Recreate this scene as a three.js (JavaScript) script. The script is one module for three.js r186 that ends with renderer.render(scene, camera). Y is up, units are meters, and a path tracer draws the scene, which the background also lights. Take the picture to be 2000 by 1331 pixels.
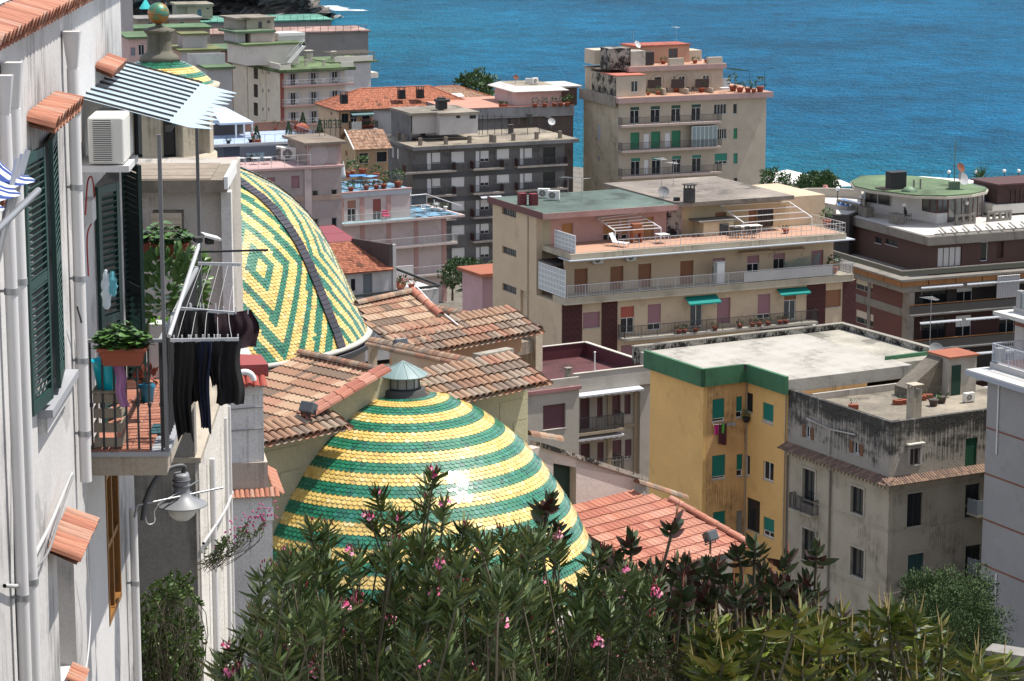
import*as THREE from 'three';
import{mergeGeometries}from 'three/addons/utils/BufferGeometryUtils.js';
import{RoundedBoxGeometry}from 'three/addons/geometries/RoundedBoxGeometry.js';
// -- camera, sky, sun, exposure
const scene=new THREE.Scene();
const FOC=5137,PITCH=Math.atan(1015.5/FOC),EYE=60; // focal length in photo pixels, tilt, height above the sea
const camera=new THREE.PerspectiveCamera(2*Math.atan(665.5/FOC)*180/Math.PI,2000/1331,0.5,6000);
camera.position.set(0,EYE,0);
camera.rotation.x=-PITCH;
camera.updateMatrixWorld();
const renderer=new THREE.WebGLRenderer({antialias:true});
renderer.toneMapping=THREE.LinearToneMapping;
renderer.toneMappingExposure=1.55;
renderer.shadowMap.enabled=true;
const SUN_B=74*Math.PI/180,SUN_E=65*Math.PI/180; // bearing right of the view, height
const sunDir=new THREE.Vector3(Math.sin(SUN_B)*Math.cos(SUN_E),Math.sin(SUN_E),-Math.cos(SUN_B)*Math.cos(SUN_E));
{
const w=256,h=128,data=new Float32Array(w*h*4);
for(let j=0;j<h;j++)for(let i=0;i<w;i++){
const el=((j+0.5)/h-0.5)*Math.PI,s=Math.max(0,Math.sin(el)),t=Math.pow(1-s,3.2),o=(j*w+i)*4,k=1.0;
data[o]=k*(0.34+0.36*t);data[o+1]=k*(0.39+0.34*t);data[o+2]=k*(0.53+0.24*t);data[o+3]=1;
}
const sky=new THREE.DataTexture(data,w,h,THREE.RGBAFormat,THREE.FloatType);
sky.mapping=THREE.EquirectangularReflectionMapping;sky.magFilter=THREE.LinearFilter;sky.needsUpdate=true;
scene.background=sky;scene.environment=sky;
}
const sun=new THREE.DirectionalLight(new THREE.Color(1.0,0.945,0.875),4.3);
sun.position.copy(sunDir).multiplyScalar(400).add(new THREE.Vector3(0,20,-200));
sun.target.position.set(0,20,-200);sun.castShadow=true;sun.shadow.radius=1;
Object.assign(sun.shadow.camera,{left:-260,right:260,top:260,bottom:-260,near:1,far:900});
sun.shadow.mapSize.set(4096,4096);
scene.add(sun,sun.target);
// -- helpers
const V=(x,y,z)=>new THREE.Vector3(x,y,z);
let seedState=1;
const seed=(n)=>{seedState=n|0;};
const rnd=()=>{seedState=(seedState+0x6d2b79f5)|0;let t=Math.imul(seedState ^(seedState>>>15),1|seedState);t=(t+Math.imul(t ^(t>>>7),61|t))^ t;return((t ^(t>>>14))>>>0)/4294967296;};
const rr=(a,b)=>a+(b-a)*rnd();
const clamp=(x,a=0,b=1)=>Math.min(b,Math.max(a,x));
const ss=(a,b,x)=>{const t=clamp((x-a)/(b-a));return t*t*(3-2*t);};
const CP=Math.cos(PITCH),SP=Math.sin(PITCH);
let VW=[0,0,1]; // the part of the photograph that the measured points below refer to: origin and enlargement
const view=(x=0,y=0,k=1)=>{VW=[x,y,k];};
function ray(u,v){ // direction of a line of sight, 1 metre deep
u=VW[0]+u/VW[2];v=VW[1]+v/VW[2];
const a=(u-1000)/FOC,b=-(v-665.5)/FOC;
return V(a,-SP+b*CP,-CP-b*SP);
}
const at=(u,v,d)=>{const r=ray(u,v);return r.multiplyScalar(d/-r.z).add(camera.position);};
function toPx(p){ // where a place lies in the photograph, for choosing what is large in view
const q=p.clone().sub(camera.position),z=-(q.z*CP)-q.y*SP,y=q.y*CP-q.z*SP;
return[1000+FOC*q.x/z,665.5-FOC*y/z,z];
}
const counts={};
const numbered=(n)=>{const k=counts[n]=(counts[n]??-1)+1;return k?n+'_'+String(k).padStart(3,'0'):n;};
function tag(o,label,category,group){o.userData.label=label;o.userData.category=category;if(group)o.userData.group=group;return o;}
function thing(name,label,category,pos=V(0,0,0),turn=0,group){
const g=new THREE.Group();g.name=numbered(name);g.position.copy(pos);g.rotation.y=turn;scene.add(g);
g.updateMatrixWorld(true);
return tag(g,label,category,group);
}
function mk(name,geo,mat,parent=scene){
if(Array.isArray(geo))geo=merge(geo);
const m=new THREE.Mesh(geo,mat);m.name=parent===scene?numbered(name):name;m.castShadow=m.receiveShadow=true;parent.add(m);return m;
}
const part=(name,parent)=>{const g=new THREE.Group();g.name=name;parent.add(g);return g;};
const struct=(name,geo,mat)=>{const m=mk(name,geo,mat);m.userData.kind='structure';return m;};
function merge(list){
list=list.flat(9).filter(Boolean).map((g)=>{let r=g.index?g.toNonIndexed():g;for(const k of Object.keys(r.attributes))if(!['position','normal','uv','color'].includes(k))r.deleteAttribute(k);if(!r.attributes.uv)r.setAttribute('uv',new THREE.BufferAttribute(new Float32Array(r.attributes.position.count*2),2));return r;});
if(list.some((g)=>g.attributes.color))list.forEach((g)=>{if(!g.attributes.color)g.setAttribute('color',new THREE.BufferAttribute(new Float32Array(g.attributes.position.count*3).fill(1),3));});
return mergeGeometries(list);
}
function uvBox(g){ // uv in metres by the way each face points
const p=g.attributes.position,n=g.attributes.normal,uv=new Float32Array(p.count*2);
for(let i=0;i<p.count;i++){
const x=Math.abs(n.getX(i)),y=Math.abs(n.getY(i)),z=Math.abs(n.getZ(i));
if(y>x&&y>z){uv[2*i]=p.getX(i);uv[2*i+1]=p.getZ(i);}else if(x>z){uv[2*i]=p.getZ(i);uv[2*i+1]=p.getY(i);}else{uv[2*i]=p.getX(i);uv[2*i+1]=p.getY(i);}
}
g.setAttribute('uv',new THREE.BufferAttribute(uv,2));return g;
}
const bx=(x0,x1,y0,y1,z0,z1)=>{const g=new THREE.BoxGeometry(Math.abs(x1-x0),Math.abs(y1-y0),Math.abs(z1-z0));g.translate((x0+x1)/2,(y0+y1)/2,(z0+z1)/2);return uvBox(g);};
const rbx=(x0,x1,y0,y1,z0,z1,r=0.02)=>{const g=new RoundedBoxGeometry(Math.abs(x1-x0),Math.abs(y1-y0),Math.abs(z1-z0),2,r);g.translate((x0+x1)/2,(y0+y1)/2,(z0+z1)/2);return uvBox(g);};
function bar(a,b,r=0.02,n=6,r2=r){ // round bar between two points
const d=b.clone().sub(a),g=new THREE.CylinderGeometry(r2,r,d.length(),n,1,false);
g.translate(0,d.length()/2,0);g.applyQuaternion(new THREE.Quaternion().setFromUnitVectors(V(0,1,0),d.normalize()));g.translate(a.x,a.y,a.z);return g;
}
function beam(a,b,w,h){ // square bar between two points
const d=b.clone().sub(a),L=d.length(),g=new THREE.BoxGeometry(w,h,L);g.translate(0,0,L/2);
const m=new THREE.Matrix4(),z=d.normalize(),x=V(0,1,0).cross(z);if(x.lengthSq()<1e-6)x.set(1,0,0);x.normalize();const y=z.clone().cross(x);
g.applyMatrix4(m.makeBasis(x,y,z));g.translate(a.x,a.y,a.z);return uvBox(g);
}
const tube=(pts,r=0.01,n=24,k=6,closed=false)=>new THREE.TubeGeometry(new THREE.CatmullRomCurve3(pts,closed),n,r,k,closed);
const lathe=(pts,n=24)=>new THREE.LatheGeometry(pts.map(([x,y])=>new THREE.Vector2(x,y)),n);
function quad(a,b,c,d,uw,vh){ // one four-cornered sheet, uv in metres
const g=new THREE.BufferGeometry(),w=uw??a.distanceTo(b),h=vh??a.distanceTo(d);
g.setAttribute('position',new THREE.Float32BufferAttribute([a,b,c,a,c,d].flatMap((p)=>[p.x,p.y,p.z]),3));
g.setAttribute('uv',new THREE.Float32BufferAttribute([0,0,w,0,w,h,0,0,w,h,0,h],2));g.computeVertexNormals();return g;
}
function slab(poly,y0,y1,mx){ // polygon [x, z] extruded in height
const s=new THREE.Shape(poly.map(([x,z])=>new THREE.Vector2(x,-z))),g=new THREE.ExtrudeGeometry(s,{depth:y1-y0,bevelEnabled:false,steps:1});
g.rotateX(-Math.PI/2);g.translate(0,y0,0);return uvBox(g);
}
const M4=(pos,q,s)=>new THREE.Matrix4().compose(pos,q,s);
function scatter(owner,name,massName,geos,mats,list,most=300){ // list of {m: Matrix4, k: variant}: the largest in view as meshes, the rest as one mass
owner.updateMatrixWorld(true);
const W=owner.matrixWorld,p=V(0,0,0);
list.forEach((t)=>{p.setFromMatrixPosition(t.m).applyMatrix4(W);const[u,v,z]=toPx(p);t.s=(u<-20||u>2020||v<-20||v>1350)?1e6+z:z;});
list.sort((a,b)=>a.s-b.s);
const near=list.slice(0,most),far=list.slice(most),g=Array.isArray(geos)?geos:[geos],mt=Array.isArray(mats)?mats:[mats];
for(const t of near){const m=mk(name,g[(t.g??0)%g.length],mt[t.k%mt.length],owner);t.m.decompose(m.position,m.quaternion,m.scale);}
const bins=new Map();
for(const t of far){const key=((t.g??0)%g.length)*100+(t.k%mt.length);if(!bins.has(key))bins.set(key,[]);bins.get(key).push(t);}
for(const[key,b]of bins){
const im=new THREE.InstancedMesh(g[Math.floor(key/100)],mt[key%100],b.length);
b.forEach((t,i)=>im.setMatrixAt(i,t.m));im.name=massName;im.userData.kind='stuff';im.castShadow=im.receiveShadow=true;owner.add(im);
}
}
// -- textures and materials
function noise(size,cells,oct,sd,gain=0.5){ // tileable noise, 0..1
const out=new Float32Array(size*size);let amp=1,sum=0;seed(sd);
for(let o=0;o<oct;o++,cells*=2,amp*=gain){
const n=Math.min(cells,size),lat=new Float32Array(n*n).map(()=>rnd());sum+=amp;
const ix=new Int32Array(size),fx=new Float32Array(size);
for(let i=0;i<size;i++){const t=i/size*n;ix[i]=Math.floor(t)%n;const f=t-Math.floor(t);fx[i]=f*f*(3-2*f);}
for(let j=0;j<size;j++){const y0=ix[j]*n,y1=((ix[j]+1)%n)*n,fy=fx[j];
for(let i=0;i<size;i++){const x0=ix[i],x1=(x0+1)%n,f=fx[i];const a=lat[y0+x0]*(1-f)+lat[y0+x1]*f,b=lat[y1+x0]*(1-f)+lat[y1+x1]*f;out[j*size+i]+=amp*(a*(1-fy)+b*fy);}}
}
for(let i=0;i<out.length;i++)out[i]=clamp((out[i]/sum-0.5)*1.5+0.5);
return out;
}
function texFrom(size,fn,srgb=true,metres=4,h=size){ // fn(i, x, y) -> [r, g, b] 0..1
const d=new Uint8Array(size*h*4);
for(let y=0;y<h;y++)for(let x=0;x<size;x++){const i=y*size+x,c=fn(i,x,y);d[4*i]=clamp(c[0])*255;d[4*i+1]=clamp(c[1])*255;d[4*i+2]=clamp(c[2])*255;d[4*i+3]=255;}
const t=new THREE.DataTexture(d,size,h);t.wrapS=t.wrapT=THREE.RepeatWrapping;t.magFilter=THREE.LinearFilter;t.minFilter=THREE.LinearMipmapLinearFilter;
if(srgb)t.colorSpace=THREE.SRGBColorSpace;const[mu,mv]=Array.isArray(metres)?metres:[metres,metres];t.repeat.set(1/mu,1/mv);t.needsUpdate=true;return t;
}
const N1=noise(1024,4,8,11,0.6),N2=noise(1024,6,7,12,0.55),N3=noise(1024,64,4,13,0.7),N4=noise(1024,3,6,14,0.5),NF=noise(1024,256,2,15,0.8);
const streak=new Float32Array(1024*1024); // marks that rain has drawn downwards
{const a=noise(1024,64,3,16,0.6),col=noise(1024,128,3,17,0.7);for(let y=0;y<1024;y++)for(let x=0;x<1024;x++)streak[y*1024+x]=0.62*col[((y>>5)%7)*0+3*1024+x]+0.38*a[(((y>>3)%1024)*1024)+x];}
const TX={};
TX.plaster=texFrom(1024,(i)=>{const c=0.87+0.10*N1[i]+0.08*(NF[i]-0.5)-0.05*ss(0.62,0.9,N2[i]);return[c,c*0.995,c*0.98];},true,7);
TX.plasterB=texFrom(1024,(i)=>{const c=0.5+0.3*(N1[i]-0.5)+0.35*(N3[i]-0.5)+0.2*(NF[i]-0.5);return[c,c,c];},false,7);
TX.grime=texFrom(1024,(i)=>{const k=ss(0.46,0.8,0.55*N1[i]+0.5*streak[i]*N4[i]*1.5),c=0.98-0.30*k-0.14*(N2[i]-0.4)+0.10*(NF[i]-0.5);return[c,c*0.985,c*0.955];},true,6);
TX.mildew=texFrom(1024,(i)=>{const k=ss(0.42,0.62,0.5*N2[i]+0.33*N3[i]+0.25*streak[i]),c=0.92-0.80*k+0.08*(NF[i]-0.5);return[c,c*0.99,c*0.96];},true,4);
TX.topMildew=texFrom(1024,(i,x,y)=>{const h=y/1023,k=ss(0.28,0.75,h*0.95+0.75*(streak[i]-0.5)+0.6*(N2[i]-0.5))*0.9,c=0.93-0.74*k*(0.6+0.5*N3[i])+0.1*(N1[i]-0.5);return[c,c*0.99,c*0.965];},true,[9,3.1]);
TX.concrete=texFrom(1024,(i)=>{const c=0.80+0.30*(N4[i]-0.5)+0.24*(N1[i]-0.5)+0.14*(N3[i]-0.5)-0.18*ss(0.6,0.8,N2[i]);return[c,c*0.99,c*0.96];},true,12);
TX.rock=texFrom(1024,(i)=>{const c=0.25+0.9*Math.pow(N1[i],1.6)+0.5*(N3[i]-0.5);return[c,c*0.98,c*0.95];},true,60);
TX.brick=texFrom(512,(i,x,y)=>{const r=Math.floor(y/32),xx=(x+(r%2)*64)%512,j=(y%32<4)||(xx%128<5),b=Math.floor(xx/128)*7+r*13,v=0.78+0.25*((Math.sin(b*12.9898)*43758.5)%1)*0.5;const c=(j?0.55:v)+0.12*(NF[i]-0.5);return[c*(j?1.2:1),c,c];},true,1);
const matCache={};
function lin(c){return Array.isArray(c)?new THREE.Color().setRGB(c[0],c[1],c[2]):new THREE.Color(c);}
function mat(c,o={}){ // colour: linear triple or hex
const key=JSON.stringify([c,o]);if(matCache[key])return matCache[key];
const m=new(o.phys?THREE.MeshPhysicalMaterial:THREE.MeshStandardMaterial)({color:lin(c),roughness:o.r??0.85,metalness:o.m??0,side:o.two?THREE.DoubleSide:THREE.FrontSide});
if(o.t)m.map=TX[o.t];
if(o.b){m.bumpMap=TX[o.bt??'plasterB'];m.bumpScale=o.b;}
if(o.phys)Object.assign(m,o.phys);
return matCache[key]=m;
}
const plaster=(c,b=0.012)=>mat(c,{t:'plaster',b,r:0.9});
const grimy=(c,b=0.015)=>mat(c,{t:'grime',b,r:0.93});
const conc=(c)=>mat(c,{t:'concrete',b:0.02,r:0.92});
const paint=(c,r=0.5)=>mat(c,{r});
const glassDark=mat([0.018,0.021,0.024],{r:0.06}),glassGrey=mat([0.07,0.08,0.085],{r:0.08}),curtain=mat([0.45,0.44,0.42],{r:0.35});
const steel=mat([0.32,0.33,0.34],{r:0.4,m:0.6}),iron=mat([0.035,0.035,0.038],{r:0.55}),whitePaint=mat([0.72,0.72,0.70],{r:0.5}),rust=mat([0.16,0.06,0.035],{r:0.85,t:'grime'});
const terracotta=mat([0.36,0.115,0.06],{r:0.85,t:'plaster'});
// -- building kit: a frame at a near corner; faces with openings, balconies, railings
class Building{
constructor(name,label,category,u,v,d,bearing,base,group){
view();const p=at(u,v,d),a=bearing*Math.PI/180;
this.g=thing(name,label,category,V(p.x,base,p.z),Math.PI/2-a,group);
this.base=base;this.inv=this.g.matrixWorld.clone().invert();this.o=camera.position.clone().applyMatrix4(this.inv);
}
dir(u,v){return ray(u,v).transformDirection(this.inv);}
hit(u,v,axis,val){const d=this.dir(u,v),t=(val-this.o[axis])/d[axis];return this.o.clone().addScaledVector(d,t);}
F(u,v,z=0){const p=this.hit(u,v,'z',z);return[p.x,p.y];}
L(u,v,x=0){const p=this.hit(u,v,'x',x);return[p.z,p.y];}
T(u,v,y){const p=this.hit(u,v,'y',y);return[p.x,p.z];}
W(x,y,z){return V(x,y,z).applyMatrix4(this.g.matrixWorld);} // to the world
box(name,x0,x1,y0,y1,z0,z1,m,parent=this.g){return mk(name,bx(x0,x1,y0,y1,z0,z1),m,parent);}
on(u,v,y){return this.hit(u,v,'y',y).applyMatrix4(this.g.matrixWorld);} // the place on a level that a measured point shows
fbox(name,z,u0,v0,u1,v1,depth,m,parent){const a=this.F(u0,v0,z),c=this.F(u1,v1,z);return this.box(name,Math.min(a[0],c[0]),Math.max(a[0],c[0]),Math.min(a[1],c[1]),Math.max(a[1],c[1]),z-depth,z,m,parent);}
face(kind,off=0){return new Face(this,kind,off);}
}
class Face{ // kind F: plane z = off; L: plane x = off seen from the left
constructor(b,kind,off){
this.b=b;this.kind=kind;this.off=off;this.holes=[];
this.M=kind==='F'?new THREE.Matrix4().makeTranslation(0,0,off):new THREE.Matrix4().makeRotationY(-Math.PI/2).setPosition(off,0,0);
}
pt(u,v,o=0){return this.kind==='F'?this.b.F(u,v,this.off+o):this.b.L(u,v,this.off-o);}
rect(u0,v0,u1,v1,o=0){const a=this.pt(u0,v0,o),c=this.pt(u1,v1,o);return[Math.min(a[0],c[0]),Math.max(a[0],c[0]),Math.min(a[1],c[1]),Math.max(a[1],c[1])];}
at(u,v,o=0){const[s,y]=this.pt(u,v,o);return this.v(s,y,o);}
v(s,y,o){return V(s,y,o).applyMatrix4(this.M);}
g(geo){return geo.applyMatrix4(this.M);}
mk(name,geos,m,parent=this.b.g){return mk(name,this.g(Array.isArray(geos)?merge(geos):geos),m,parent);}
box(name,s0,s1,y0,y1,o0,o1,m,parent=this.b.g){return this.mk(name,bx(s0,s1,y0,y1,o0,o1),m,parent);}
pbox(name,u0,v0,u1,v1,o0,o1,m,parent){const[a,b,c,d]=this.rect(u0,v0,u1,v1,o1);return this.box(name,a,b,c,d,o0,o1,m,parent);}
wall(name,s0,s1,y0,y1,m,thick=0.25){ // slab with the openings gathered so far cut out
const sh=new THREE.Shape([[s0,y0],[s1,y0],[s1,y1],[s0,y1]].map(([x,y])=>new THREE.Vector2(x,y)));
for(let[a,b,c,d]of this.holes)if(a>s0&&b<s1&&d>y0+0.1&&c<y1-0.1&&(c=Math.max(c,y0+0.01),d=Math.min(d,y1-0.01),true))sh.holes.push(new THREE.Path([[a,c],[a,d],[b,d],[b,c]].map(([x,y])=>new THREE.Vector2(x,y))));
const g=new THREE.ExtrudeGeometry(sh,{depth:thick,bevelEnabled:false});g.translate(0,0,-thick);uvBox(g);this.holes=[];
return this.mk(name,g,m);
}
row(uRef,vTop,vBot,us,style,o={}){ // a row of openings on one storey
const y1=this.pt(uRef,vTop)[1],y0=this.pt(uRef,vBot)[1],vm=(vTop+vBot)/2,slope=this.slope(uRef,vm);
return us.map(([u0,u1,st,oo])=>{const a=this.pt(u0,vm+slope*(u0-uRef))[0],b=this.pt(u1,vm+slope*(u1-uRef))[0];return this.window(Math.min(a,b),Math.max(a,b),y0,y1,st??style,{...o,...oo});});
}
slope(u,v){const[s,y]=this.pt(u,v),p=this.v(s+1,y,0).applyMatrix4(this.b.g.matrixWorld),q=toPx(p),r=toPx(this.v(s,y,0).applyMatrix4(this.b.g.matrixWorld));return(q[1]-r[1])/(q[0]-r[0]);}
win(u0,v0,u1,v1,style,o={}){return this.window(...this.rect(u0,v0,u1,v1),style,o);}
window(a,b,c,d,style,o={}){
this.holes.push([a,b,c,d]);
const w=b-a,h=d-c,dp=o.depth??0.14,fr=o.frame??whitePaint,t=o.ft??0.05,P=part(o.name??(h>1.9?'door':'window'),this.b.g);
const bars=(x0,x1,y0,y1,cols,z)=>{const l=[bx(x0,x1,y1-t,y1,z,z+0.05),bx(x0,x1,y0,y0+t,z,z+0.05)];for(let k=0;k<=cols;k++){const x=x0+(x1-x0-t)*k/cols;l.push(bx(x,x+t,y0+t,y1-t,z,z+0.049));}return l;};
const slats=(x0,x1,y0,y1,z,pitch=0.09)=>{const l=[];for(let y=y1;y>y0+0.01;y-=pitch){const y2=Math.max(y0,y-pitch);const g=bx(x0,x1,y2,y,z-0.015,z);const p=g.attributes.position;for(let i=0;i<p.count;i++)if(p.getY(i)<(y+y2)/2&&p.getZ(i)>z-0.01)p.setZ(i,z+0.014);l.push(g);}g0(l);return l;};
const g0=(l)=>l.forEach((g)=>g.computeVertexNormals());
if(style==='glass'){this.mk('frame',bars(a,b,c,d,o.cols??2,-dp),fr,P);this.box('pane',a+0.01,b-0.01,c+0.01,d-0.01,-dp-0.02,-dp+0.012,o.pane??glassDark,P);}
else if(style==='roll')this.mk('shutter',slats(a+0.01,b-0.01,c+0.01,d-0.01,-dp),o.m,P);
else if(style==='half'){const k=c+h*(o.k??0.45);this.mk('shutter',slats(a+0.01,b-0.01,k,d-0.01,-dp+0.06),o.m,P);this.mk('frame',bars(a,b,c,k,o.cols??2,-dp),fr,P);this.box('pane',a+0.01,b-0.01,c+0.01,k,-dp-0.02,-dp+0.012,o.pane??glassDark,P);}
else if(style==='pers'){ // louvred leaves folded back on the wall, glass between
this.mk('frame',bars(a,b,c,d,2,-dp),fr,P);this.box('pane',a+0.01,b-0.01,c+0.01,d-0.01,-dp-0.02,-dp+0.012,o.pane??glassDark,P);
if(!o.closed){this.mk('shutter',slats(a-w/2,a-0.02,c,d,0.035),o.m,P);this.mk('shutter',slats(b+0.02,b+w/2,c,d,0.035),o.m,P);}
else this.mk('shutter',slats(a+0.01,b-0.01,c+0.01,d-0.01,-dp+0.08),o.m,P);
}else if(style==='void')this.box('pane',a,b,c,d,-dp-0.3,-dp-0.2,o.m??iron,P);
if(o.sill!==0&&style!=='void')this.box('sill',a-0.06,b+0.06,c-0.05,c-0.002,-dp,o.sill??0.05,o.sm??mat([0.5,0.49,0.46],{t:'plaster'}),P);
if(o.trim){const q=o.tw??0.14;this.mk('surround',[bx(a-q,a-0.003,c,d,0.002,0.05),bx(b+0.003,b+q,c,d,0.002,0.05),bx(a-q,b+q,d+0.003,d+q,0.002,0.06)],o.trim,P);}
return P;
}
railing(pts,y,h,m,parent,o={}){ // pts: [s, offset] corners; upright bars between rails
const l=[],st=o.step??0.12,r=o.r??0.011;
for(let i=0;i<pts.length-1;i++){
const[s0,o0]=pts[i],[s1,o1]=pts[i+1],len=Math.hypot(s1-s0,o1-o0),n=Math.max(1,Math.round(len/st));
l.push(beam(V(s0,y+h,o0),V(s1,y+h,o1),0.045,0.04),beam(V(s0,y+0.1,o0),V(s1,y+0.1,o1),0.03,0.03));
if(o.mid)l.push(beam(V(s0,y+h*0.55,o0),V(s1,y+h*0.55,o1),0.025,0.025));
for(let k=0;k<=n;k++){const s=s0+(s1-s0)*k/n,q=o0+(o1-o0)*k/n,post=k===0||k===n||k%(o.post??12)===0;if(post)l.push(bx(s-0.02,s+0.02,y,y+h,q-0.02,q+0.02));else if(!o.bare)l.push(bx(s-r,s+r,y+0.1,y+h,q-r,q+r));}
}
return this.mk('railing',l,m,parent);
}
balcony(s0,s1,y,out,sm,rm,o={}){ // slab y is its top
const P=part('balcony',this.b.g),t=o.t??0.2;
this.box('slab',s0,s1,y-t,y,0.003,out,sm,P);
if(o.lip)this.box('slab_edge',s0-0.03,s1+0.03,y-0.06,y+0.02,0.004,out+0.03,o.lip,P);
const e=0.05;this.railing([[s0+e,0.02],[s0+e,out-e],[s1-e,out-e],[s1-e,0.02]],y,o.h??1.0,rm,P,o);
return P;
}
}
const H0=(b)=>b.g;
// -- sea, land, headland
{
const n1=noise(1024,24,5,21,0.62),n2=noise(1024,90,3,22,0.6);
TX.wave=texFrom(1024,(i,x,y)=>{const c=0.62*n1[i]+0.38*n2[i];return[c,c,c];},false,[46,46]);
const n3=noise(1024,5,6,23,0.5);
TX.sea=texFrom(1024,(i)=>{const c=0.80+0.16*(n3[i]-0.5)+0.22*(n1[i]-0.5)+0.16*(n2[i]-0.5);return[c,c,c];},true,[300,300]);
}
const seaMat=new THREE.MeshPhysicalMaterial({color:new THREE.Color().setRGB(1,1,1),vertexColors:true,roughness:0.35,specularIntensity:0.3,ior:1.09,map:TX.sea,bumpMap:TX.wave,bumpScale:2.2});
const shore=(x)=>470-0.9*x+(x<-40?-0.5*(x+40):0)*0.4; // how far out the land reaches
{ // open water is deep blue, over the shallows by the shore it is turquoise
const P=[],U=[],K=[],I=[],nx=80,nz=90,hx=at(560,25,800).x;for(let j=0;j<=nz;j++)for(let i=0;i<=nx;i++){const d=250+4750*Math.pow(j/nz,2.6),x=(i/nx-0.5)*2*(170+1.1*(d-250)),k=clamp(1-(d-shore(x))/110)*0.8+0.5*Math.exp(-(((x-hx)/70)**2)-((d-760)/150)**2),q=clamp(k);P.push(x,0,-d);U.push(x,d);K.push(0.002+0.008*q,0.172+0.09*q,0.345+0.0*q);}for(let j=0;j<nz;j++)for(let i=0;i<nx;i++){const a=j*(nx+1)+i,c=a+nx+1;I.push(a,a+1,c+1,a,c+1,c);}
const g=new THREE.BufferGeometry();g.setAttribute('position',new THREE.Float32BufferAttribute(P,3));g.setAttribute('uv',new THREE.Float32BufferAttribute(U,2));g.setAttribute('color',new THREE.Float32BufferAttribute(K,3));g.setIndex(I);g.computeVertexNormals();struct('sea',g,seaMat);
const surf=(pts,w,sd,nm)=>{seed(sd);const l=[];for(let i=0;i<pts.length-1;i++){const a=at(...pts[i],1),b=at(...pts[i+1],1);const A=seaAt(...pts[i]),B=seaAt(...pts[i+1]);for(let k=0;k<60;k++){const c=A.clone().lerp(B,rnd()),e=rr(0.3,1)*w,f=rr(0.6,3.5)*w;c.x+=rr(-1,1)*w;c.z+=rr(-1,1)*w*2.2;l.push(new THREE.CircleGeometry(1,7).rotateX(-Math.PI/2).scale(f,1,e).translate(c.x,0.05+0.004*(k%5),c.z));}}const m=struct(nm,merge(l),mat([0.68,0.70,0.70],{r:0.8}));m.userData.kind='stuff';tag(m,'white surf breaking along the beach and rocks','surf');};
surf([[715,178],[735,184],[760,186],[800,196]],2.2,41,'surf');surf([[640,12],[672,20],[692,20]],1.2,42,'surf');surf([[545,42],[590,50],[640,58]],0.5,43,'surf');
}
function seaAt(u,v){const r=ray(u,v);return r.multiplyScalar(-EYE/r.y).add(camera.position).setY(0);}
const landY=(x,d)=>{
const hill=52-24*ss(19,46,d)-17*ss(98,138,d)-6.5*ss(140,210,d)-16*ss(14,24,x-0.02*d)*ss(40,60,d)*(1-ss(100,138,d));
const beach=Math.max(-3,Math.min(1,(shore(x)-d)/45));
return d<330?hill:Math.min(hill,-1.4+5.5*clamp((shore(x)-d)/40+0.25,-0.4,1));
};
{
const g=new THREE.BufferGeometry(),nx=60,nz=150,P=[],U=[],I=[];
for(let j=0;j<=nz;j++)for(let i=0;i<=nx;i++){const d=-12+690*Math.pow(j/nz,1.35),x=(i/nx-0.5)*(120+d*1.1);P.push(x,landY(x,d),-d);U.push(x,d);}
for(let j=0;j<nz;j++)for(let i=0;i<nx;i++){const a=j*(nx+1)+i,b=a+1,c=a+nx+1,e=c+1;I.push(a,b,e,a,e,c);}
g.setAttribute('position',new THREE.Float32BufferAttribute(P,3));g.setAttribute('uv',new THREE.Float32BufferAttribute(U,2));g.setIndex(I);g.computeVertexNormals();
struct('ground',g,mat([0.16,0.15,0.13],{t:'grime',b:0.05}));
}
{ // headland: a ridged rock mass standing in the sea
const g=new THREE.BufferGeometry(),nx=170,ny=70,P=[],U=[],I=[],nA=noise(512,6,7,31,0.58),nB=noise(512,20,5,32,0.6);
const smp=(n,x,y)=>{x=((x%512)+512)%512;y=((y%512)+512)%512;const i=Math.floor(x),j=Math.floor(y),f=x-i,h=y-j,q=(a,b)=>n[((b+512)%512)*512+((a+512)%512)];return(q(i,j)*(1-f)+q(i+1,j)*f)*(1-h)+(q(i,j+1)*(1-f)+q(i+1,j+1)*f)*h;};
const tip=at(688,22,815),foot=(t)=>{const x=tip.x-190*(1-t),z=tip.z+12*Math.sin(t*9)+(t>0.72?0:34*ss(0.72,0.45,t))+(t<0.6?60*(0.6-t):0);return[x,z];};
for(let i=0;i<=nx;i++)for(let j=0;j<=ny;j++){
const t=i/nx,s=j/ny,[fx,fz]=foot(t),hMax=95*Math.pow(clamp((1-t)*1.9+0.03),0.6),y=-3+hMax*s;
const k=smp(nA,i*5.1,j*7.3+i),k2=smp(nB,i*6.3+j*2,j*6.1);
P.push(fx-26*s*(t>0.6?1:0.3)+9*(k2-0.5),y+5*(k2-0.5)*(j?1:0),fz-60*s*s-30*(k-0.5)-9*(k2-0.5));U.push(t*190,s*95);
}
for(let i=0;i<nx;i++)for(let j=0;j<ny;j++){const a=i*(ny+1)+j,b=a+ny+1;I.push(a,b,b+1,a,b+1,a+1);}
g.setAttribute('position',new THREE.Float32BufferAttribute(P,3));g.setAttribute('uv',new THREE.Float32BufferAttribute(U,2));g.setIndex(I);
const h=g.toNonIndexed();h.computeVertexNormals();
struct('headland',h,mat([0.36,0.345,0.325],{t:'rock',r:0.95,two:1}));
}
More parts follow.
